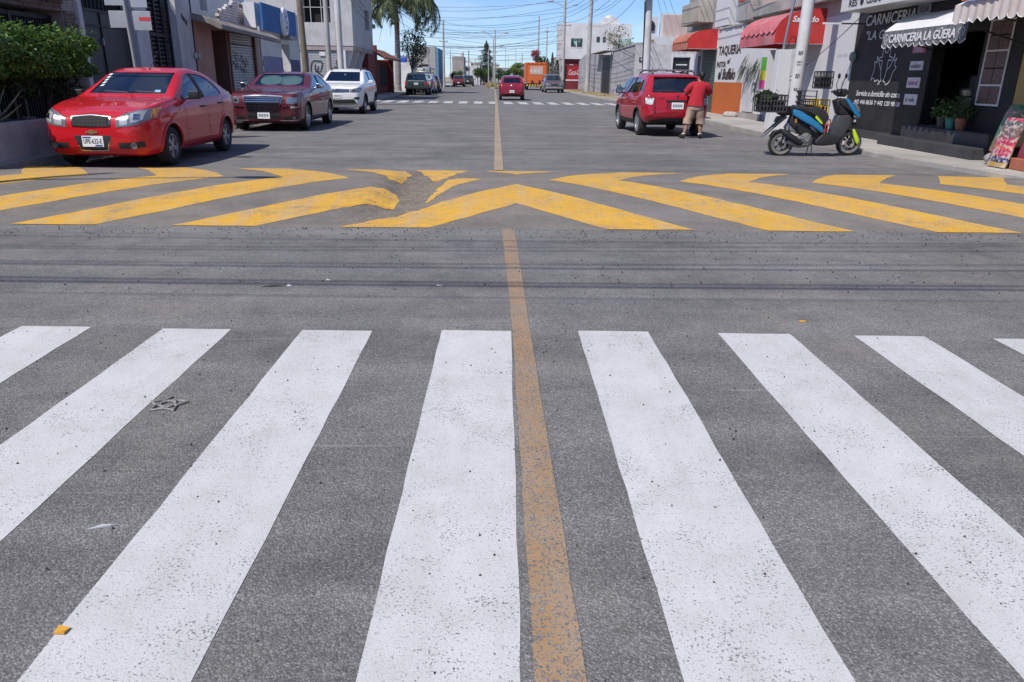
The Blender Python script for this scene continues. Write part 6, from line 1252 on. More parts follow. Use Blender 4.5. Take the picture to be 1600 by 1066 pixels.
for x, y in ((0,.4),(.05,1.0),(-.1,-1.2)):
    b = MB()
    b.tube(cr([(x,y,0),(x+.05,y+.05,.4),(x-.02,y+.2,.75),(x+.1,y+.5,1.2)],5), [.06-.002*i for i in range(16)], 7); 
    for k in range(3): b.tube(cr([(x,y+.1,.55),(x+rng.uniform(-.2,.2),y+rng.uniform(-.5,.6),.9),(x+rng.uniform(-.3,.3),y+rng.uniform(-.9,1.0),1.3)],5), .022, 5)
    b.build('trunk', M_BARK, H_, smooth=60, local=True)
A = thing('agave_plant', (-7.66,11.95,.56), 'spiky agave with pale pointed leaves in the planter', 'plant'); M_AG = foliage_mat('agave leaf', (.20,.24,.17), (.38,.40,.30), .1)
for i in range(13):
    a = 2.4*i; el = rad(28+52*((i*7)%13)/13); l = .62+.16*((i*5)%7)/7; d = Vector((math.cos(a)*math.cos(el), math.sin(a)*math.cos(el), math.sin(el))); s = d.cross(Vector((0,0,1))).normalized(); u = s.cross(d); P = []
    for k in range(7):
        t = k/6; w = .055*(1-t)**.7+.002; c0 = d*l*t+Vector((0,0,.08*t*t)); P.append([c0-s*w+u*w*.5, c0-u*w*.2, c0+s*w+u*w*.5])
    b = MB(); b.grid(P); b.build('leaf', M_AG, A, smooth=True, local=True)
g = MB()
for i in range(24):
    x, y = -7.65+rng.uniform(-.25,.12), 11.7+rng.uniform(0,1.8); s = rng.uniform(.03,.10); g.obox(T((x,y,.58+s*.4)) @ Matrix.Rotation(rng.uniform(0,6),4,'Z') @ Matrix.Rotation(rng.uniform(-.6,.6),4,'X'), s*2, s*1.2, s)
tag(g.build('planter_rubble', mat('grey rubbish', (.16,.15,.15), .8, .5, 9, 40, .2)), 'loose rubble and rubbish lying in the planter', kind='stuff'); 
g = MB(); g.ball((-7.8,12.2,.80), .17,.13,.2, 12, 8); tag(g.build('pale_rock', mat('pale pink rock', (.40,.30,.26), .9, .2, 5, 30, .4), smooth=True), 'pale pinkish rock standing behind the agave leaves', 'rock')
# --- palm
P_ = thing('palm_tree', (-8.65,70,.1), 'tall palm with ringed grey trunk and drooping feathery fronds', 'tree'); b = MB(); path = []; rr = []
for i in range(60): z = 7.2*i/59; path.append((.10*math.sin(z*.4)-.02*z*.0, 0, z)); rr.append((.30-.10*min(1,z/5)+.06*max(0,1-z/.5))*(1+.05*(i%3==0)))
b.tube(path, rr, 14); b.build('trunk', mat('palm trunk grey', (.27,.25,.235), .95, .2, 4, 40, .5, dirt=.4, dirtcol=(.15,.13,.12)), P_, smooth=60, local=True)
M_FROND = foliage_mat('palm frond', (.045,.065,.028), (.10,.12,.05), .2, 1.5); M_RACH = mat('frond stalk', (.30,.25,.15), .7)
def frond(az, el, length, droop, name='frond', m=M_FROND):
    az, el = rad(az), rad(el); h = Vector((math.cos(az), math.sin(az), 0)); P = []; c0 = Vector((0,0,7.15)); a = el
    for i in range(15): P.append(c0.copy()); c0 = c0 + (h*math.cos(a)+Vector((0,0,1))*math.sin(a))*length/14; a -= droop/14*(1+i/9)
    b = MB(); b.tube(P, [.035*(1-i/16) for i in range(15)], 5)
    side = h.cross(Vector((0,0,1)))
    for i in range(2*64):
        t = .10+.88*(i//2)/64; k = min(13, int(t*14)); f = t*14-k; p = P[k].lerp(P[k+1], f); d = (P[k+1]-P[k]).normalized(); s = side*(1 if i%2 else -1); l = .85*math.sin(math.pi*min(1,t*.9+.12))**.6*length/3.4
        q = (s*.62 + d*.45 + Vector((rng.uniform(-.15,.15),rng.uniform(-.15,.15),-.55+rng.uniform(-.25,.15)))).normalized(); e = p+q*l; m_ = p+q*l*.5+Vector((0,0,.05)); w = d*.034
        b.add([p-w,p+w,m_+w*1.2,m_-w*1.2,e+Vector((0,0,-.10))], [(0,1,2,3),(3,2,4)])
    return b.build(name, m, P_, local=True, fix=False)
for i, (az, el, l, dr) in enumerate(((0,48,4.4,2.4),(25,62,4.3,2.2),(-28,55,4.4,2.5),(-60,60,4.2,2.4),(-95,50,4.0,2.6),(60,60,4.0,2.3),(95,50,3.8,2.4),(130,58,3.6,2.6),(165,50,3.6,2.7),(195,58,3.6,2.7),(-140,50,3.7,2.6),(-10,25,3.7,1.9),(-35,15,3.3,1.6),(150,20,3.0,2.0),(190,10,2.8,1.6),(-120,15,2.9,1.6),(40,10,3.0,1.5),(-75,75,3.9,2.2),(10,72,4.3,2.3),(110,75,3.9,2.4),(5,38,5.0,2.0),(-20,40,5.1,2.2),(20,30,4.8,1.9),(-45,35,4.4,2.1),(-8,60,5.0,2.5),(170,40,4.2,2.4),(-165,35,4.0,2.3),(-90,30,3.6,2.2))): frond(az, el, l*1.28, dr)
b = MB()
for i in range(120): a = rng.uniform(0,6.3); r = rng.uniform(.02,.17); b.ball((.24+r*math.cos(a), -.30+r*math.sin(a), 5.95-1.25*rng.random()), .035,.035,.05, 5, 4)
tag(b.build('fruit_cluster', mat('orange palm fruit', (.36,.14,.04), .7, .2), P_, local=True), kind='stuff')
for az, z, l in ((200,7.0,3.4),(250,6.6,2.4),(-35,6.8,2.6)):
    b = MB(); h = Vector((math.cos(rad(az)), math.sin(rad(az)), 0)); b.tube([Vector((0,0,z))+h*.15, Vector((0,0,z-.6))+h*l*.25, Vector((0,0,z-l*.9))+h*l*.45], [.03,.025,.012], 5); b.build('dead_stalk', M_RACH, P_, local=True)
# --- leafy trees
def tree(name, label, loc, h, crown, trunk_h, r, n, leaf, m, seed, lean=(0,0), clumps=9, group=None, bark=M_BARK):
    rs = np.random.RandomState(seed); R = thing(name, loc, label, 'tree', group); b = MB(); top = Vector((lean[0],lean[1],trunk_h)); b.tube(cr([(0,0,0),(lean[0]*.3,lean[1]*.3,trunk_h*.5),tuple(top)],5), [r*(1-.05*i) for i in range(11)], 8)
    cx, cy, cz = crown; C = []
    for i in range(clumps):
        d = rs.normal(0,1,3); d /= np.linalg.norm(d); q = rs.uniform(.45,.85); c = np.array([lean[0]*1.4+d[0]*cx*q, lean[1]*1.4+d[1]*cy*q, h-cz+d[2]*cz*q]); C.append((c, rs.uniform(.30,.48)))
        b.tube(cr([tuple(top), tuple((np.array(top)+c)/2+rs.normal(0,.08*cx,3)), tuple(c)],4), [r*.5*(1-.08*k) for k in range(9)], 5)
    b.build('trunk', bark, R, smooth=60, local=True); P = []; N = []
    for c, q in C:
        k = n//clumps; d = rs.normal(0,1,(k,3)); d /= np.linalg.norm(d,axis=1)[:,None]; rad_ = np.cbrt(rs.uniform(.25,1,k))[:,None]; P.append(c+d*rad_*np.array([cx,cy,cz])*q*(1+.25*np.sin(d[:,:1]*6+d[:,1:2]*5))); N.append(d)
    link('crown', leaf_mesh(np.concatenate(P), np.concatenate(N), leaf, rs, .5), m, R, True); return R
M_DK = foliage_mat('dark tree leaf', (.022,.032,.018), (.05,.062,.035), .15); M_MID = foliage_mat('mid green leaf', (.03,.065,.018), (.065,.12,.03)); M_YG = foliage_mat('yellow green leaf', (.07,.11,.02), (.13,.17,.035)); M_PINE = foliage_mat('conifer needle', (.018,.035,.022), (.035,.055,.035), .1); M_BOUG = foliage_mat('pink bougainvillea', (.36,.06,.10), (.50,.12,.17), .3); M_SILV = foliage_mat('silvery leaf', (.20,.20,.15), (.34,.33,.26), .2)
tree('street_tree', 'dark sparse tree with slanting limbs under the palm', (-8.0,73,.1), 5.1, (1.75,1.4,1.5), 1.7, .12, 2300, .085, M_DK, 11, (.35,0), 9)
tree('round_bush_tree', 'round yellow-green bushy tree by the far parked cars', (-5.9,118,0), 2.45, (1.15,1.2,.95), .9, .09, 1600, .11, M_MID, 12, clumps=8)
tree('round_tree', 'broad dark round tree on the far median below the conifer', (-2.2,140,0), 3.7, (2.0,1.8,1.5), 1.0, .15, 2600, .13, M_MID, 13, clumps=10)
R = thing('conifer_tree', (-1.8,152,0), 'tall dark conifer rising behind the round median tree', 'tree'); b = MB(); b.tube([(0,0,0),(0,0,7.3)], [.2,.03], 7); b.build('trunk', M_BARK, R, local=True); n = 4200; rs = np.random.RandomState(4); zz = 7.5*rs.beta(1.3,1.4,n)+.4; tier = .75+.25*np.sin(zz*5.5); a = rs.uniform(0,6.3,n); rr = np.clip((7.9-zz)*.55,.05,2.5)*tier*np.sqrt(rs.uniform(.1,1,n))*(1+.3*np.sin(3*a+zz)); pts = np.c_[rr*np.cos(a), rr*np.sin(a), zz]; link('crown', leaf_mesh(pts, np.c_[np.cos(a),np.sin(a),.6+0*a], .15, rs, .35), M_PINE, R, True)
tree('street_tree', 'light yellow-green tree beyond the wine red hatchback', (3.6,135,0), 3.9, (1.7,1.5,1.2), 1.6, .12, 2000, .12, M_YG, 15, clumps=9); tree('round_bush_tree', 'dark green round shrub tree beside the light yellow-green tree', (1.7,133,0), 2.9, (1.0,1.0,.85), 1.2, .10, 1200, .11, M_MID, 16)
tree('street_tree', 'small round tree behind the yellow-green one near the truck', (5.2,140,0), 3.0, (1.2,1.2,1.0), 1.3, .1, 1100, .12, M_YG, 25)
tree('street_tree', 'dark green tree behind the orange truck roof', (6.2,118,0), 4.4, (1.7,1.4,1.3), 1.8, .13, 1900, .12, M_DK, 17); tree('bougainvillea', 'pink flowering bougainvillea above the orange truck', (6.2,121,0), 5.5, (.95,.9,.95), 3.2, .08, 1100, .10, M_BOUG, 18)
for i, (x, y, h) in enumerate(((7.35,104,4.4),(6.75,106,3.6),(7.9,103,3.9))):
    R = thing('cypress_tree', (x,y,.1), ['tallest narrow cypress against the white house side wall','slim cypress nearest the orange truck','short cypress tucked beside the red shop front'][i], 'tree', 'cypresses by the white house'); b = MB(); b.tube([(0,0,0),(0,0,h*.9)], [.07,.02], 6); b.build('trunk', M_BARK, R, local=True); n = 1100; rs = np.random.RandomState(30+i); t = rs.uniform(.04,1,n); a = rs.uniform(0,6.3,n); rr = .38*np.sin(np.pi*np.clip(t*.82+.16,0,1))*np.sqrt(rs.uniform(.3,1,n)); link('crown', leaf_mesh(np.c_[rr*np.cos(a),rr*np.sin(a),t*h], np.c_[np.cos(a),np.sin(a),0*a+.8], .10, rs, .35), M_PINE, R, True)
tree('street_tree', 'silvery dry tree rising over the block wall by the big concrete pole', (11.2,72,0), 6.0, (1.6,1.3,1.5), 3.2, .10, 900, .10, M_SILV, 21, clumps=10)
tree('street_tree', 'far green tree behind the low houses at the street end', (.6,190,0), 3.6, (2.2,1.5,1.4), 1.4, .15, 1300, .16, M_MID, 22); tree('street_tree', 'far dark tree to the median side of the red hall', (-2.6,195,0), 4.2, (1.8,1.5,1.6), 1.4, .15, 1300, .16, M_DK, 23)
# dry grass on the verges and the median
def grass(name, pts, hgt, m, label):
    n = len(pts); rs = RS; a = rs.uniform(0,6.3,n); h = hgt*rs.uniform(.5,1.3,n); P = np.asarray(pts); w = np.c_[np.cos(a),np.sin(a),0*a]*.012*(1+3*(P[:,1:2]>60)); tip = P+np.c_[rs.normal(0,.25,n)*h,rs.normal(0,.25,n)*h,h]; V = np.stack([P-w,P+w,tip],1).reshape(-1,3)
    me = bpy.data.meshes.new(name); me.from_pydata(V.tolist(), [], np.arange(3*n).reshape(-1,3).tolist()); tag(link(name, me, m), label, kind='stuff')
M_DRY = foliage_mat('dry grass', (.32,.25,.12), (.46,.37,.19), .3, 4)
n = 1500; grass('dry_grass', np.c_[RS.uniform(8.1,9.6,n), RS.uniform(56,92,n), .1+0*RS.uniform(0,1,n)], .10, M_DRY, 'dry yellow grass on the verge under the block wall')
n = 900; grass('dry_grass', np.c_[RS.normal(-.5,.35,n), RS.uniform(101,112,n), .15+0*RS.uniform(0,1,n)], .55, M_DRY, 'dry grass tufts at the head of the median')
g = MB(); rows = []
for i in range(24):
    y = 55+38*i/23; rows.append([(7.75+.15*math.sin(i*1.7),y,.104),(8.4+.1*math.sin(i*2.1),y,.13+.03*math.sin(i)),(9.75,y,.15)])
g.grid(rows); struct('dirt_verge', g, M_EARTH, smooth=True)
# ------------------------------------------------------------------ poles, street lamps, cables
M_POLE = mat('pole concrete', (.43,.415,.40), .88, .12, 2, 40, .25, streak=.35, dirt=.25, dirtcol=(.27,.26,.25)); M_WOOD = mat('weathered pole wood', (.20,.165,.125), .92, .2, 3, 30, .4); M_PAINTP = mat('white painted pole', (.60,.59,.585), .85, .12, 2, 40, .2, dirt=.45, dirtcol=(.36,.35,.34)); M_GALV = mat('galvanised steel', (.40,.41,.42), .6, .06, metal=.2, spec=.2)
def pole(label, x, y, h, r0, r1, m, name='utility_pole', z0=.1, arms=(), lamps=(), lean=(0,0), n=10):
    R = thing(name, (x,y,z0), label, 'pole' if name != 'street_lamp' else 'street lamp'); b = MB(); b.tube([(0,0,0),(lean[0]*.5,lean[1]*.5,h*.5),(lean[0],lean[1],h)], [r0,(r0+r1)/2,r1], n); b.build('shaft', m, R, smooth=60, local=True)
    for z, w in arms: b = MB(); b.box(-w/2,w/2,-.05,.05,z-.05,z+.05); o = b.build('crossarm', M_WOOD if m is M_WOOD else M_GALV, R, local=True); b = MB(); [b.lathe([(.03,0),(.045,.04),(.03,.12)], 8, T((xx,0,z+.05))) for xx in (-w/2+.08,0,w/2-.08)]; tag(b.build('insulators', plain('porcelain', (.35,.30,.28), .3), o, local=True), kind='stuff')
    for z, dx, dz, dy in lamps:
        b = MB(); b.tube([(0,0,z),(dx*.75,dy*.75,z+dz*.8),(dx,dy,z+dz)], [.035,.03,.028], 6); o = b.build('lamp_arm', M_GALV, R, smooth=50, local=True); b = MB(); sg = 1 if dx > 0 else -1; b.ball((dx+sg*.24,dy*1.1,z+dz+.02), .32,.13,.07, 12, 6); b.build('lamp_head', M_GALV, o, smooth=True, local=True)
    return R
pole('leaning grey-brown wooden pole at the blue shop corner', -8.75, 37.0, 8.5, .15, .11, M_WOOD, lean=(-.2,0)); pole('slim round concrete pole beside the wooden pole', -7.78, 37.4, 8.5, .13, .09, M_POLE); pole('thick smooth pale pole between white SUV and cement building', -7.42, 38.3, 9, .16, .14, M_PAINTP)
pole('thick grey concrete pole with transformer beside the crimson crossover', 7.42, 39, 9.5, .20, .15, M_PAINTP, arms=((7.6,2.0),(6.6,1.2)), lean=(-.25,0)); S = thing('transformer', (7.05,38.75,4.95), 'grey transformer box bolted to the thick concrete pole', 'transformer'); b = MB(); b.box(-.22,.1,-.18,.18,0,.9); b.build('tank', M_GREYW, S, bev=.03, local=True); b = MB(); b.lathe([(.035,0),(.05,.05),(.03,.18)], 8, T((-.06,0,.9))); b.build('bushing', plain('porcelain', (.35,.30,.28), .3), S, local=True)
b = MB(); b.tube(cr([(7.20,38.95,1.2),(7.15,38.93,3.2),(7.08,38.85,4.9)],5), .03, 6); tag(b.build('cable_duct', M_BLACKPL), 'black cable duct strapped up the thick concrete pole', 'cable')
R = pole('white painted concrete pole with peeling notices before the limewashed shop', 7.62, 19.95, 8.5, .165, .12, M_PAINTP, z0=.12, n=8, lean=(.12,0)); b = MB()
for i, (z, h) in enumerate(((1.9,.10),(1.72,.04),(1.66,.03),(1.35,.12),(1.05,.08))):
    for k in range(4): a = rad(-125+k*16); r = .1585-.004*z; b.add([(r*math.cos(a),r*math.sin(a),z),(r*math.cos(a+.16),r*math.sin(a+.16),z+.01),(r*math.cos(a+.16),r*math.sin(a+.16),z+h),(r*math.cos(a),r*math.sin(a),z+h*.8)], [(0,1,2,3)])
tag(b.build('notice_scraps', M_INK, R, local=True), kind='stuff')
pole('far concrete lamp pole with two lamp arms beside the white house', 6.75, 80, 9.2, .17, .11, M_POLE, 'street_lamp', arms=((6.2,1.4),), lamps=((7.9,-1.25,.45,0),(7.7,.75,.35,0))); pole('tapered pale concrete pole before the long block wall', 9.0, 78, 9.5, .25, .17, M_POLE, lean=(.1,0))
pole('median lamp post with twin arms at the head of the median', -.12, 104, 7.0, .11, .07, M_POLE, 'street_lamp', z0=.15, lamps=((5.8,1.2,.8,0),(5.9,-1.3,.8,0))); pole('second median lamp post just behind the twin-armed one', -.35, 112, 6.2, .10, .07, M_POLE, 'street_lamp', z0=.15, lamps=((4.9,1.0,.5,0),)); pole('far median lamp post before the conifer', -1.16, 125, 5.4, .09, .07, M_POLE, 'street_lamp', z0=.15, lamps=((4.6,-1.0,.5,0),(4.6,.9,.3,0)))
pole('grey pole by the far parked cars with a bracket at its top', -6.25, 96, 7.6, .15, .11, M_POLE, arms=((5.2,1.0),)); pole('thin pale post beside the far parked cars', -5.5, 97, 4.3, .055, .05, M_PAINTP); pole('dark pole standing before the water tank house', -4.75, 140, 5.6, .10, .08, M_WOOD); pole('slim pole before the orange-red hall', -3.9, 150, 4.4, .07, .06, M_POLE)
pole('tall grey pole behind the orange truck', 6.6, 125, 10.3, .14, .10, M_POLE, arms=((4.9,.8),)); pole('white-footed pole between truck and cypresses', 6.95, 110, 7.7, .12, .08, M_PAINTP, arms=((7.2,.6),)); pole('short grey pole beyond the yellow-green tree', 4.6, 140, 5.2, .09, .07, M_POLE); pole('thin far lamp mast beyond the median', 1.9, 160, 7.0, .05, .04, M_GALV, 'street_lamp', lamps=((6.8,-.7,.1,0),)); pole('thin far mast among the low houses', 4.2, 170, 7.2, .05, .04, M_GALV); pole('far mast in the haze beyond the median trees', 2.9, 190, 6.4, .05, .04, M_GALV)
# lamp and utility poles that stand beside the camera; their shadows cross the road
pole('street lamp at the planter corner whose shadow crosses the hump', -9.25, 5.55, 8.2, .11, .07, M_POLE, 'street_lamp', lamps=((6.9,2.2,.45,.15),)); pole('utility pole beside the crosswalk carrying the crossing cables', -9.6, 1.9, 8.6, .14, .10, M_POLE, arms=((7.4,1.6),)); pole('utility pole across from the lamp carrying the crossing cables', 10.4, 2.3, 8.6, .14, .10, M_POLE, arms=((7.4,1.6),))
M_CAB = plain('black cable', (.018,.018,.02), .6)
def cable(a, b, sag, r=.011, lab='thin black overhead cable sagging between poles', grp='overhead cables', n=14):
    A, B = Vector(a), Vector(b); P = [A.lerp(B, i/n) - Vector((0,0,sag*4*(i/n)*(1-i/n))) for i in range(n+1)]; m = MB(); m.tube(P, r, 5, caps=False); return tag(m.build('overhead_cable', M_CAB, smooth=60), lab, 'cable', grp)
for y0, y1, z, s, r in ((1.72,1.80,6.5,.35,.020),(1.80,1.93,6.55,.42,.016),(1.98,2.3,6.9,.40,.016),(1.98,2.62,7.0,.45,.011),(2.25,3.0,7.3,.4,.011),(2.75,3.15,7.4,.5,.010),(2.3,3.4,7.35,.5,.009),(1.4,1.6,6.6,.5,.008)): cable((-9.6,y0,z),(10.4,y1,z+.1),s,r,'overhead cable crossing above the crosswalk, only its shadow on the road in view','cables over the crosswalk')
rc = random.Random(9); P874 = (6.75,80); 
for i in range(11): z = 8.9-.42*i; cable((P874[0]-.1,80,z-.2*rc.random()), (-8.5,84+rc.uniform(-3,6),z-.6+rc.uniform(-.5,.5)), rc.uniform(.25,.7), .014, lab='overhead cable from the far lamp pole by the white house across the street')
for i in range(9): z = 7.4-.42*i; cable((6.95,110,max(3.6,z)), (-6.25,96+rc.uniform(0,5),max(3.6,z-.4+rc.uniform(-.3,.3))), rc.uniform(.2,.55), .015, lab='overhead cable crossing the street just beyond the median head')
for i in range(7): z = 9.6-.85*i; cable((6.6,125,max(4,z)), (-8,118+rc.uniform(-3,10),max(4,z-1.0+rc.uniform(-.6,.6))), rc.uniform(.3,.9), .017, lab='overhead cable crossing the street behind the orange truck')
for i in range(6): cable((7.3,39,8.9-.42*i), (6.75,80,8.6-.40*i), rc.uniform(.5,1.0), .014, lab='overhead cable running from the transformer pole to the far lamp pole')
for i in range(4): cable((7.4,39,7.4-.5*i), (9.05,78,8.4-.7*i), rc.uniform(.5,1.0), .013, lab='overhead cable running from the transformer pole along the block wall')
for i in range(5): cable((7.7,19.95,7.9-.45*i), (7.25,39,8.6-.5*i), rc.uniform(.25,.5), .012, lab='overhead cable between the white painted pole and the transformer pole')
for i in range(4): cable((6.75,80,7.6-.5*i), (6.95,110,7.2-.5*i), rc.uniform(.3,.7), .014, lab='overhead cable along the kerb from the far lamp pole past the truck')
for i in range(3): cable((7.3,39,7.9-.5*i), (14,62+3*i,5.6+.4*i), .5, .011, lab='overhead cable from the transformer pole over the back house')
for i in range(4): cable((-7.5,38,7.6-.5*i), (-6.25,96,7.2-.5*i), rc.uniform(.5,1.1), .014, lab='overhead cable along the parked cars from the cement building corner')
for i in range(3): cable((-7.6,37.5,7.2-.4*i), (-8.2,53,5.3-.35*i), .4, .011, lab='overhead cable from the roadside poles to the cement building')
for i in range(3): cable((7.3,39,8.4-.5*i), (-7.5,37.6,8.2-.5*i), .35, .012, lab='overhead cable crossing over the side street mouth between two pole groups')
for i in range(2): cable((8.95,19.6,3.6+.3*i), (7.62,19.95,5.5+.6*i), .15, .009, lab='thin service cable from the white painted pole to the butcher shop')
cable((7.45,20.0,1.5), (9.0,19.4,3.15), .1, .009); cable((7.66,20.02,4.0),(8.1,21.5,2.3), .15, .008)
# back of a traffic sign cluster in the planter
R = thing('sign_post', (-7.45,16.7,.12), 'grey steel post carrying four blank sign backs, one with a red sticker', 'sign'); b = MB(); b.tube([(0.0,0,0),(-.04,0,1.7),(-.10,-.02,3.4)], .032, 8); b.build('post', M_GALV, R, smooth=60, local=True); M_SIGNB = mat('sign back sheet', (.42,.45,.48), .45, .08, 2, 30, .03, metal=.3)
for x0, x1, z0, z1, dy in ((-.48,-.10,2.55,3.15,0),(-.03,.36,2.52,3.15,.02),(-.43,-.09,2.13,2.45,.0),(.0,.40,2.09,2.45,.02)):
    b = MB(); b.box(x0,x1,.035+dy,.040+dy,z0,z1); o = b.build('sign_plate', M_SIGNB, R, bev=.002, local=True)
b = MB(); b.box(.16,.39,.051,.0545,2.27,2.34); b.build('red_sticker', plain('red sticker', (.55,.05,.06), .5), R, local=True)
# ------------------------------------------------------------------ scooter
def scooter():
    R = thing('scooter', (5.66,15.2,0), 'black and bright blue motor scooter on its stand before the limewashed shop', 'scooter', rotz=rad(-3)); R.rotation_euler = (0, -math.asin(.035/1.325), rad(-3))
    K = .001714
    def q(px, py): return ((px-245)*K, .23+(880-py)*K)
    def side(name, pts, m, y0, y1, bev=.02, smooth=60, parent=None, seg=3):
        b = MB(); b.prism([q(*p) for p in pts], 'y', y0, y1); return b.build(name, m, parent or R, bev=bev, seg=seg, smooth=smooth, local=True)
    BL = paint('bright blue scooter paint', (.012,.17,.36), dusty=.05); GRY = mat('dark grey scooter plastic', (.055,.057,.062), .5, .08, 4, 60, .05); LIME = plain('lime green plastic', (.45,.62,.03), .45); ENG = mat('cast engine metal', (.30,.30,.30), .45, .15, 8, 40, .2, metal=.5); PALE = mat('dusty tyre wall', (.20,.185,.165), .9, .2, 8, 40, .2)
    for x, rr in ((0,.23),(1.325,.235)):
        W_ = bpy.data.objects.new('wheel', None); COL.objects.link(W_); W_.parent = R; W_.location = (x,0,rr); W_.rotation_euler = (math.pi/2,0,0)
        b = MB(); b.lathe([(.145,-.045),(.15,-.055),(.20,-.062),(.225,-.05),(.235,-.02),(.235,.02),(.225,.05),(.20,.062),(.15,.055),(.145,.045)], 40, closed=True); b.build('tyre', M_TYRE, W_, smooth=40, local=True)
        b = MB(); b.lathe([(.150,.0555),(.165,.0600),(.198,.0640),(.199,.0600)], 40, closed=True); b.lathe([(.150,-.0555),(.165,-.0600),(.198,-.0640),(.199,-.0600)], 40, closed=True); b.build('tyre_wall', PALE, W_, smooth=40, local=True)
        b = MB(); b.lathe([(.148,-.04),(.148,.04),(.135,.035),(.135,-.035)], 36, closed=True); b.lathe([(.001,.05),(.045,.05),(.05,-.05),(.001,-.05)], 16)
        for k in range(5): A = Matrix.Rotation(2*math.pi*k/5,4,'Z'); b.obox(A @ T((.09,0,0)), .11,.035,.03)
        b.build('rim', M_BLACKPL, W_, smooth=35, local=True); b = MB(); b.lathe([(.06,.048),(.095,.048),(.095,.052),(.06,.052)], 24, closed=True); b.build('brake_disc', M_CHROME, W_, local=True)
        k = 44; b = MB()
        for i in range(k):
            a = 2*math.pi*i/k
            for z in (-.03,.03): b.obox(Matrix.Rotation(a+(.03 if z > 0 else 0),4,'Z') @ T((.236,0,z)), .012,.018,.032)
        tag(b.build('tread_blocks', M_TYRE, W_, local=True), kind='stuff')
    side('seat', [(335,470),(350,452),(500,478),(630,488),(700,520),(742,590),(735,615),(690,690),(640,640),(560,560),(440,510),(340,500)], mat('black seat vinyl', (.030,.030,.033), .5, .08, 5, 90, .15), -.125, .125, .035)
    for s in (-1,1):
        y0, y1 = (-.175,-.10) if s < 0 else (.10,.175)
        p = side('side_panel', [(318,515),(335,498),(400,515),(520,580),(610,640),(680,705),(695,768),(640,745),(545,680),(430,625),(325,562)], BL, y0, y1, .022)
        side('side_stripe', [(575,590),(590,570),(660,640),(668,665),(640,655)], LIME, s*.15-.012, s*.15+.012, .003, parent=R)
        side('panel_vent', [(520,680),(560,690),(615,745),(600,755),(540,720)], GRY, s*.162-.008, s*.162+.008, .003)
        side('fork_leg', [(985,600),(1005,600),(1035,870),(1012,875)], M_BLACKPL, s*.085-.018, s*.085+.018, .008)
    side('frame_cover', [(330,560),(440,630),(560,690),(690,770),(690,830),(600,850),(420,760),(300,650)], M_BLACKPL, -.10, .10, .02)
    side('tail_unit', [(165,520),(210,480),(330,462),(345,510),(320,560),(240,575),(180,555)], M_BLACKPL, -.10, .10, .025); side('tail_light', [(165,520),(185,505),(190,545),(178,552)], M_TAIL, -.07,.07, .006); side('turn_signal', [(345,600),(365,600),(372,650),(345,648)], M_AMBER, -.20,-.165, .008)
    side('mudguard', [(10,800),(60,745),(150,660),(255,570),(285,585),(190,665),(90,755),(20,806)], mat('worn grey mudguard', (.16,.16,.165), .6, .15), -.075, .075, .006); side('plate_holder', [(150,640),(175,580),(235,570),(215,610)], GRY, -.08,.08, .006); side('rear_hugger', [(110,800),(150,740),(245,715),(330,740),(330,760),(245,738),(165,760),(125,810)], M_BLACKPL, -.07, .07, .006)
    b = MB(); p0, p1 = q(225,735), q(455,885); b.tube([(p0[0],-.16,p0[1]),(p0[0]+.05,-.165,p0[1]-.03),(p1[0]-.05,-.155,p1[1]+.03),(p1[0],-.15,p1[1])], [.045,.062,.062,.035], 16); m_ = b.build('muffler', M_BLACKPL, R, smooth=50, local=True); b = MB(); b.tube([(p1[0],-.15,p1[1]),(p1[0]+.12,-.13,p1[1]-.01),(p1[0]+.22,-.08,p1[1]+.08)], .016, 8); b.build('exhaust_pipe', ENG, m_, smooth=60, local=True)
    b = MB(); c = q(505,820); b.lathe([(.001,.05),(.055,.05),(.065,.035),(.095,.03),(.105,0),(.105,-.12)], 24, T((c[0],-.11,c[1])) @ Matrix.Rotation(math.pi/2,4,'X')); 
    for i in range(10): b.obox(T((c[0],-.15,c[1])) @ Matrix.Rotation(2*math.pi*i/10,4,'Y') @ T((.075,0,0)), .05,.03,.008)
    b.build('engine_fan_cover', ENG, R, smooth=40, local=True); side('crankcase', [(400,910),(300,880),(280,850),(420,800),(580,780),(600,880),(560,920),(430,930)], ENG, -.08,.10, .02); side('transmission_case', [(225,900),(225,850),(420,800),(560,830),(560,900),(400,920)], M_BLACKPL, .05,.13, .02); side('air_filter', [(270,700),(300,650),(420,700),(400,760),(300,745)], ENG, -.06,.10, .015)
    b = MB(); c0 = q(290,720); b.tube([(c0[0],-.10,c0[1]+.07),(q(245,880)[0]+.02,-.10,.25)], .026, 8); b.build('shock_absorber', M_RIMD, R, local=True)
    side('floorboard', [(655,800),(690,765),(790,785),(880,805),(900,850),(850,890),(700,905),(620,900),(600,860)], M_BLACKPL, -.16, .16, .025)
    side('leg_shield', [(845,572),(990,556),(1005,570),(985,690),(930,800),(880,830),(785,785),(815,660)], GRY, -.12, .12, .03); side('front_body', [(790,410),(870,385),(920,400),(1000,540),(1030,620),(1000,650),(985,560),(850,570),(825,500)], M_BLACKPL, -.13, .13, .03)
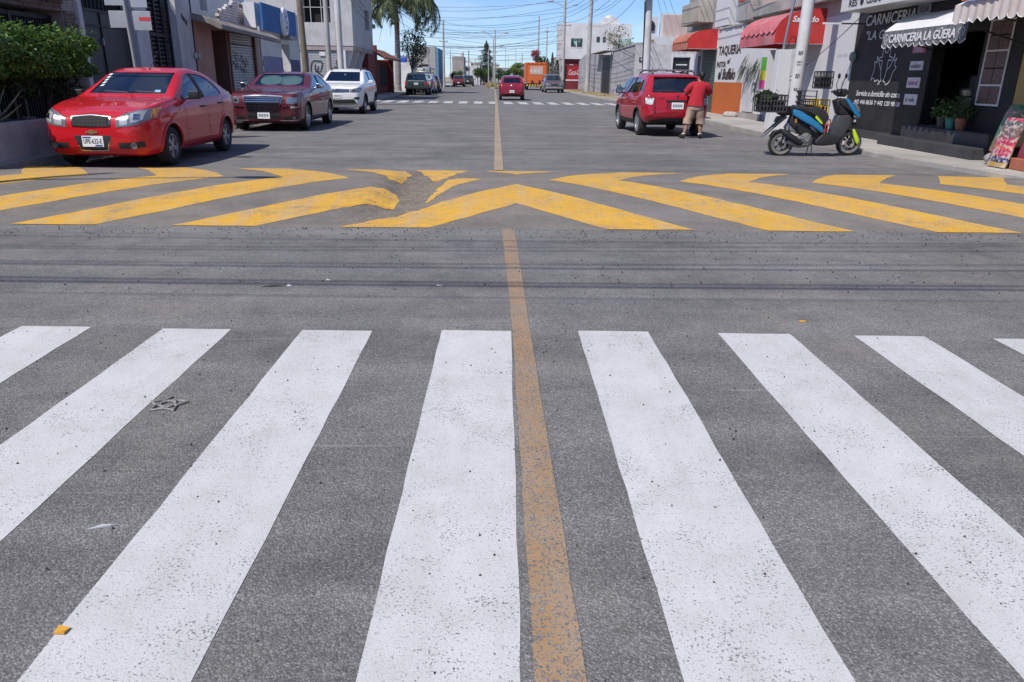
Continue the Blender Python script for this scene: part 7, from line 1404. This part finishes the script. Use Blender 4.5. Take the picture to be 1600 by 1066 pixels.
    side('front_cowl', [(885,385),(935,395),(1020,490),(1092,580),(1068,602),(1010,560),(965,500)], BL, -.15, .15, .02); side('headlight', [(1005,450),(1030,440),(1080,510),(1085,560),(1045,520)], M_LENS, -.11, .11, .015); side('front_beak', [(1020,660),(1060,655),(1135,690),(1120,702),(1040,690)], M_BLACKPL, -.06, .06, .008); side('front_mudguard', [(1030,730),(1050,725),(1090,790),(1115,850),(1105,900),(1075,865),(1045,800)], LIME, -.095, -.045, .01); side('fork_trim', [(1000,620),(1050,625),(1045,650),(1000,640)], M_CHALK, -.10, .10, .006); side('mudguard_lime', [(1030,730),(1050,725),(1090,790),(1115,850),(1105,900),(1075,865),(1045,800)], LIME, .045, .095, .01)
    side('dash_pod', [(795,330),(830,290),(905,285),(930,320),(900,375),(830,370)], M_BLACKPL, -.11, .11, .03)
    h0 = q(845,330); b = MB(); b.tube([(h0[0]-.06,-.33,h0[1]+.03),(h0[0]-.02,-.2,h0[1]+.02),(h0[0],0,h0[1]),(h0[0]-.02,.2,h0[1]+.02),(h0[0]-.06,.33,h0[1]+.03)], .014, 8); SR = T((h0[0],0,0)) @ Matrix.Rotation(rad(-32),4,'Z') @ T((-h0[0],0,0)); hb = b.xf(SR).build('handlebar', M_BLACKPL, R, smooth=60, local=True)
    for s in (-1,1):
        b = MB(); b.tube([(h0[0]-.035,s*.23,h0[1]+.025),(h0[0]-.065,s*.36,h0[1]+.03)], .021, 10); b.xf(SR).build('grip', M_TYRE, hb, smooth=50, local=True); b = MB(); b.tube([(h0[0]+.03,s*.17,h0[1]+.02),(h0[0]+.05,s*.25,h0[1]+.0),(h0[0]+.02,s*.36,h0[1]-.0)], .008, 6); b.xf(SR).build('brake_lever', M_BLACKPL, hb, local=True); b = MB(); b.box(h0[0]-.07,h0[0]+.0,min(s*.15,s*.23),max(s*.15,s*.23),h0[1]-.02,h0[1]+.06); b.xf(SR).build('switch_box', M_BLACKPL, hb, bev=.015, local=True)
        b = MB(); x0, z0 = h0[0], h0[1]+.05; b.tube(cr([(x0,s*.18,z0),(x0-.02,s*.24,z0+.10),(x0+.02,s*.30,z0+.22)],4), .007, 6); mm = b.xf(SR).build('mirror_stem', M_BLACKPL, R, local=True); b = MB(); b.ball((x0+.025,s*.32,z0+.26), .022,.075,.05, 14, 8); b.xf(SR).build('mirror', M_BLACKPL, mm, smooth=True, local=True)
    b = MB(); c0 = q(585,880); b.tube([(c0[0],-.07,c0[1]),(c0[0]-.01,-.14,.012)], .010, 6); b.tube([(c0[0],.07,c0[1]),(c0[0]-.01,.14,.012)], .010, 6); b.tube([(c0[0],-.07,c0[1]),(c0[0],.07,c0[1])], .010, 6); b.build('centre_stand', M_BLACKPL, R, local=True)
scooter()
# ------------------------------------------------------------------ person at the tailgate
def skin(name, V, E, Rr, m, parent, sub_=2, flat=None):
    me = bpy.data.meshes.new(name); me.from_pydata(V, E, []); o = bpy.data.objects.new(name, me); COL.objects.link(o); md = o.modifiers.new('s', 'SKIN'); md.use_smooth_shade = True; md.branch_smoothing = .6
    lay = me.skin_vertices[0].data
    for i, r in enumerate(Rr): lay[i].radius = (r if isinstance(r, tuple) else (r, r)); lay[i].use_root = (i == 0)
    s2 = o.modifiers.new('d', 'SUBSURF'); s2.levels = sub_; s2.render_levels = sub_; bpy.context.view_layer.update()
    nm = bpy.data.meshes.new_from_object(o.evaluated_get(bpy.context.evaluated_depsgraph_get())); bpy.data.objects.remove(o); nm.materials.clear(); shade(nm, True)
    return link(name, nm, m, parent, True)
def person():
    R = thing('person', (5.00,19.50,0), 'person in red T-shirt and beige shorts leaning on the tailgate of the crimson crossover', 'person')
    SK = mat('skin', (.36,.19,.125), .55, .06, 6, 60, .03); SH = mat('red cotton shirt', (.42,.018,.03), .9, .08, 8, 90, .2); ST = mat('beige cotton shorts', (.40,.28,.21), .9, .08, 8, 90, .2); HR = mat('black hair', (.012,.010,.010), .5, .2, 10, 120, .3)
    V = []; E = []; Q = []
    def ch(pts, start=None):
        prev = start
        for p in pts:
            V.append(p[:3]); Q.append(p[3]); 
            if prev is not None: E.append((prev, len(V)-1))
            prev = len(V)-1
        return prev
    pel = ch([(0,0,.86,.11)]); sp = ch([(.02,.02,1.05,.095),(.05,.06,1.22,.095)], pel); nk = ch([(.08,.09,1.355,.055)], sp); ch([(.10,.10,1.44,.072),(.11,.11,1.52,.082),(.11,.11,1.575,.055)], nk)
    for s, kn, an, toe in ((-1,(-.15,.03,.47),(-.25,-.03,.10),(-.32,.07,.045)),(1,(.14,.05,.47),(.17,.0,.10),(.21,.12,.045))): ch([(s*.095,0,.78,.085),(s*.11,.02,.64,.08),(*kn,.062),((kn[0]+an[0])/2,(kn[1]+an[1])/2-.02,.30,.06),(*an,.038),(*toe,.035)], pel)
    for s, el, wr in ((-1,(-.27,.12,1.07),(-.17,.30,1.03)),(1,(.37,.16,1.07),(.27,.33,1.04))):
        sh = ch([(.05+s*.17,.05,1.275,.062),((.05+s*.17+el[0])/2,(.05+el[1])/2,1.17,.05),(*el,.042),((el[0]+wr[0])/2,(el[1]+wr[1])/2,(el[2]+wr[2])/2+.005,.038),(*wr,.026)], sp); d = (Vector(wr)-Vector(el)).normalized(); a = d.cross(Vector((0,0,1))).normalized(); pm = Vector(wr)+d*.06; pi = ch([(*pm,.030)], sh)
        for k, (o, l) in enumerate(((-.030,.065),(-.010,.078),(.010,.074),(.029,.058))): b0 = pm+d*.035+a*o*.9; ch([(*b0,.0095),(*(b0+d*l*.5+Vector((0,0,-.006))),.009),(*(b0+d*l+Vector((0,0,-.022))),.0075)], pi)
        t0 = pm-d*.02+a*.035*-s; ch([(*t0,.011),(*(t0+d*.03-a*s*.018),.010),(*(t0+d*.058-a*s*.02),.008)], pi)
    skin('body', V, E, Q, SK, R, 2)
    def rings(mb, L, n=20):
        V_ = []
        for c, rx, ry, ti in L: V_.append([(c[0]+rx*math.copysign(abs(math.cos(t))**.85,math.cos(t)), c[1]+ry*math.copysign(abs(math.sin(t))**.85,math.sin(t))+.012*math.sin(3*t+9*c[2]), c[2]+ti*math.cos(t)+.006*math.sin(5*t)) for t in (2*math.pi*i/n for i in range(n))])
        k = len(V_); mb.add([p for r in V_ for p in r], [(i*n+j,i*n+(j+1)%n,(i+1)*n+(j+1)%n,(i+1)*n+j) for i in range(k-1) for j in range(n)])
    b = MB(); rings(b, [((.0,-.005,.79),.208,.176,0),((.0,0,.86),.198,.168,0),((.01,.01,.96),.178,.152,0),((.03,.03,1.08),.176,.148,0),((.05,.05,1.20),.188,.142,0),((.06,.06,1.28),.180,.120,0),((.07,.075,1.335),.125,.095,0),((.078,.085,1.365),.072,.068,0)])
    for s_, e in ((-1,(-.25,.105,1.10)),(1,(.35,.14,1.10))): b.tube(cr([(.055+s_*.10,.055,1.28),(.055+s_*.185,.06,1.255),((.05+s_*.185+e[0])/2,.08,1.18),e],4), [.085]*4+[.088]*4+[.083]*4+[.078], 14, caps=False)
    b.build('shirt', SH, R, smooth=70, local=True)
    b = MB(); rings(b, [((0,0,.90),.16,.13,0),((0,0,.84),.172,.142,0),((0,0,.79),.186,.152,0),((0,0,.74),.205,.158,0),((0,.005,.69),.205,.148,0)])
    for s_, k_ in ((-1,(-.16,.025,.40)),(1,(.145,.045,.40))): rings(b, [((s_*.088,0,.77),.098,.132,0),((s_*.108,.008,.66),.112,.130,0),((s_*.12,.018,.53),.108,.115,0),((k_[0]*1.04,k_[1]-.005,.47),.108,.11,0),((k_[0]*1.1,k_[1]-.012,.36),.112,.112,0)])
    b.build('shorts', ST, R, smooth=70, local=True)
    b = MB(); b.ball((.11,.095,1.525), .092,.10,.098, 18, 12); b.ball((.10,.045,1.455), .058,.05,.065, 12, 8); b.ball((.10,.0,1.50), .045,.04,.045, 10, 8); b.build('hair', HR, R, smooth=True, local=True)
    for s, c, rz in ((-1,(-.285,.02,.0),rad(20)),(1,(.18,.05,.0),rad(-18))):
        b = MB(); b.ball((0,.0,.05), .052,.135,.055, 16, 10); b.ball((0,-.07,.07), .045,.06,.06, 12, 8)
        for i, p in enumerate(b.v): b.v[i] = (p[0],p[1],max(p[2],.004))
        b.xf(T(c) @ Matrix.Rotation(rz,4,'Z')); o = b.build('shoe', M_BLACKPL, R, smooth=50, local=True); b = MB(); b.lathe([(.047,.08),(.045,.125),(.040,.128)], 14, T((c[0]+(.03 if s < 0 else -.02),c[1]-.05,0))); b.build('sock', plain('white sock', (.7,.7,.7), .9), R, smooth=True, local=True)
person()
# ------------------------------------------------------------------ things lying on the road
R = thing('metal_casting', (-1.456,3.09,.0), 'rusty star-shaped cast metal piece lying on the asphalt between two bars', 'debris'); IR = mat('worn grey iron', (.30,.28,.265), .7, .25, 30, 120, .4, metal=.2)
b = MB(); st_ = [((.105 if i%2 == 0 else .060)*math.cos(math.pi*i/5), (.105 if i%2 == 0 else .060)*math.sin(math.pi*i/5), .008) for i in range(10)]
b.tube(st_+[st_[0]], .0085, 6); b.tube([(.040*math.cos(t),.040*math.sin(t),.008) for t in (2*math.pi*i/16 for i in range(17))], .0085, 6)
for i in range(5): a = 2*math.pi*i/5+math.pi/5; b.tube([(.04*math.cos(a),.04*math.sin(a),.008),(.06*math.cos(a),.06*math.sin(a),.008)], .0085, 6)
b.xf(Matrix.Rotation(.35,4,'Z') @ Matrix.Diagonal((.8,.8,.7,1))); b.build('casting', IR, R, smooth=50, local=True)
def scrap(name, label, x, y, pts, m, cat='litter', h=.006, z=.0):
    b = MB(); k = len(pts); b.add([(x+p[0],y+p[1],z+.003+h*(i%2)) for i,p in enumerate(pts)] + [(x+p[0],y+p[1],z+.001) for p in pts], [tuple(range(k)), tuple(range(2*k-1,k-1,-1))] + [(i,k+i,k+(i+1)%k,(i+1)%k) for i in range(k)]); tag(b.build(name, m), label, cat)
scrap('fallen_leaf', 'single yellow leaf lying beyond the crosswalk towards the scooter', 1.905, 4.36, [(-.03,0),(-.01,.012),(.03,.004),(.01,-.012)], plain('yellow leaf', (.55,.30,.03), .6)); scrap('yellow_chip', 'small orange-yellow chip on the edge of a white bar', -1.139, 1.636, [(-.016,-.012),(.014,-.014),(.018,.010),(-.012,.014)], plain('orange chip', (.60,.30,.03), .6), z=.004)
scrap('paper_scrap', 'thin grey paper scrap on the asphalt between two bars', -1.275, 2.12, [(-.045,-.012),(.03,.006),(.05,.02),(0,.010)], plain('grey paper', (.42,.43,.45), .8)); scrap('white_flake', 'white paint flake beside a dark twig in front of the hump', -1.44, 5.11, [(-.015,-.01),(.018,-.006),(.015,.012),(-.01,.012)], M_CHALK); scrap('dark_twig', 'dark twig on the road in front of the hump', -1.54, 5.09, [(-.09,-.012),(0,-.006),(.08,.012),(.0,.008)], M_BLACKPL, 'twig'); scrap('white_flake', 'lone white paint flake on bare asphalt in front of the hump', -1.20, 5.27, [(-.016,-.008),(.014,-.008),(.016,.008),(-.012,.010)], M_CHALK); scrap('cigarette_end', 'white cigarette end on the asphalt left of the centre line', -.39, 5.14, [(-.02,-.004),(.02,.0),(.02,.008),(-.02,.005)], M_CHALK)
# loose grit scattered over the road
n = 1500; xs_ = RS.uniform(-4.5,5.5,n); ys_ = np.r_[RS.uniform(1.2,7.2,1000), RS.normal(7.1,.18,n-1000)]; V = []; Fc = []
for x, y in zip(xs_, ys_):
    s = RS.uniform(.002,.0065)*(1+.6*(y>5)); o = len(V); a = RS.uniform(0,6.3); V += [(x+s*math.cos(a+k*2.1), y+s*math.sin(a+k*2.1), .003) for k in range(3)] + [(x,y,.004+s*1.1)]; Fc += [(o,o+1,o+3),(o+1,o+2,o+3),(o+2,o,o+3)]
me = bpy.data.meshes.new('loose_grit'); me.from_pydata(V, [], Fc); tag(link('loose_grit', me, mat('dark grit', (.06,.055,.05), .9, .4, 50, 200, 0)), 'dark loose grit scattered over the asphalt', kind='stuff')
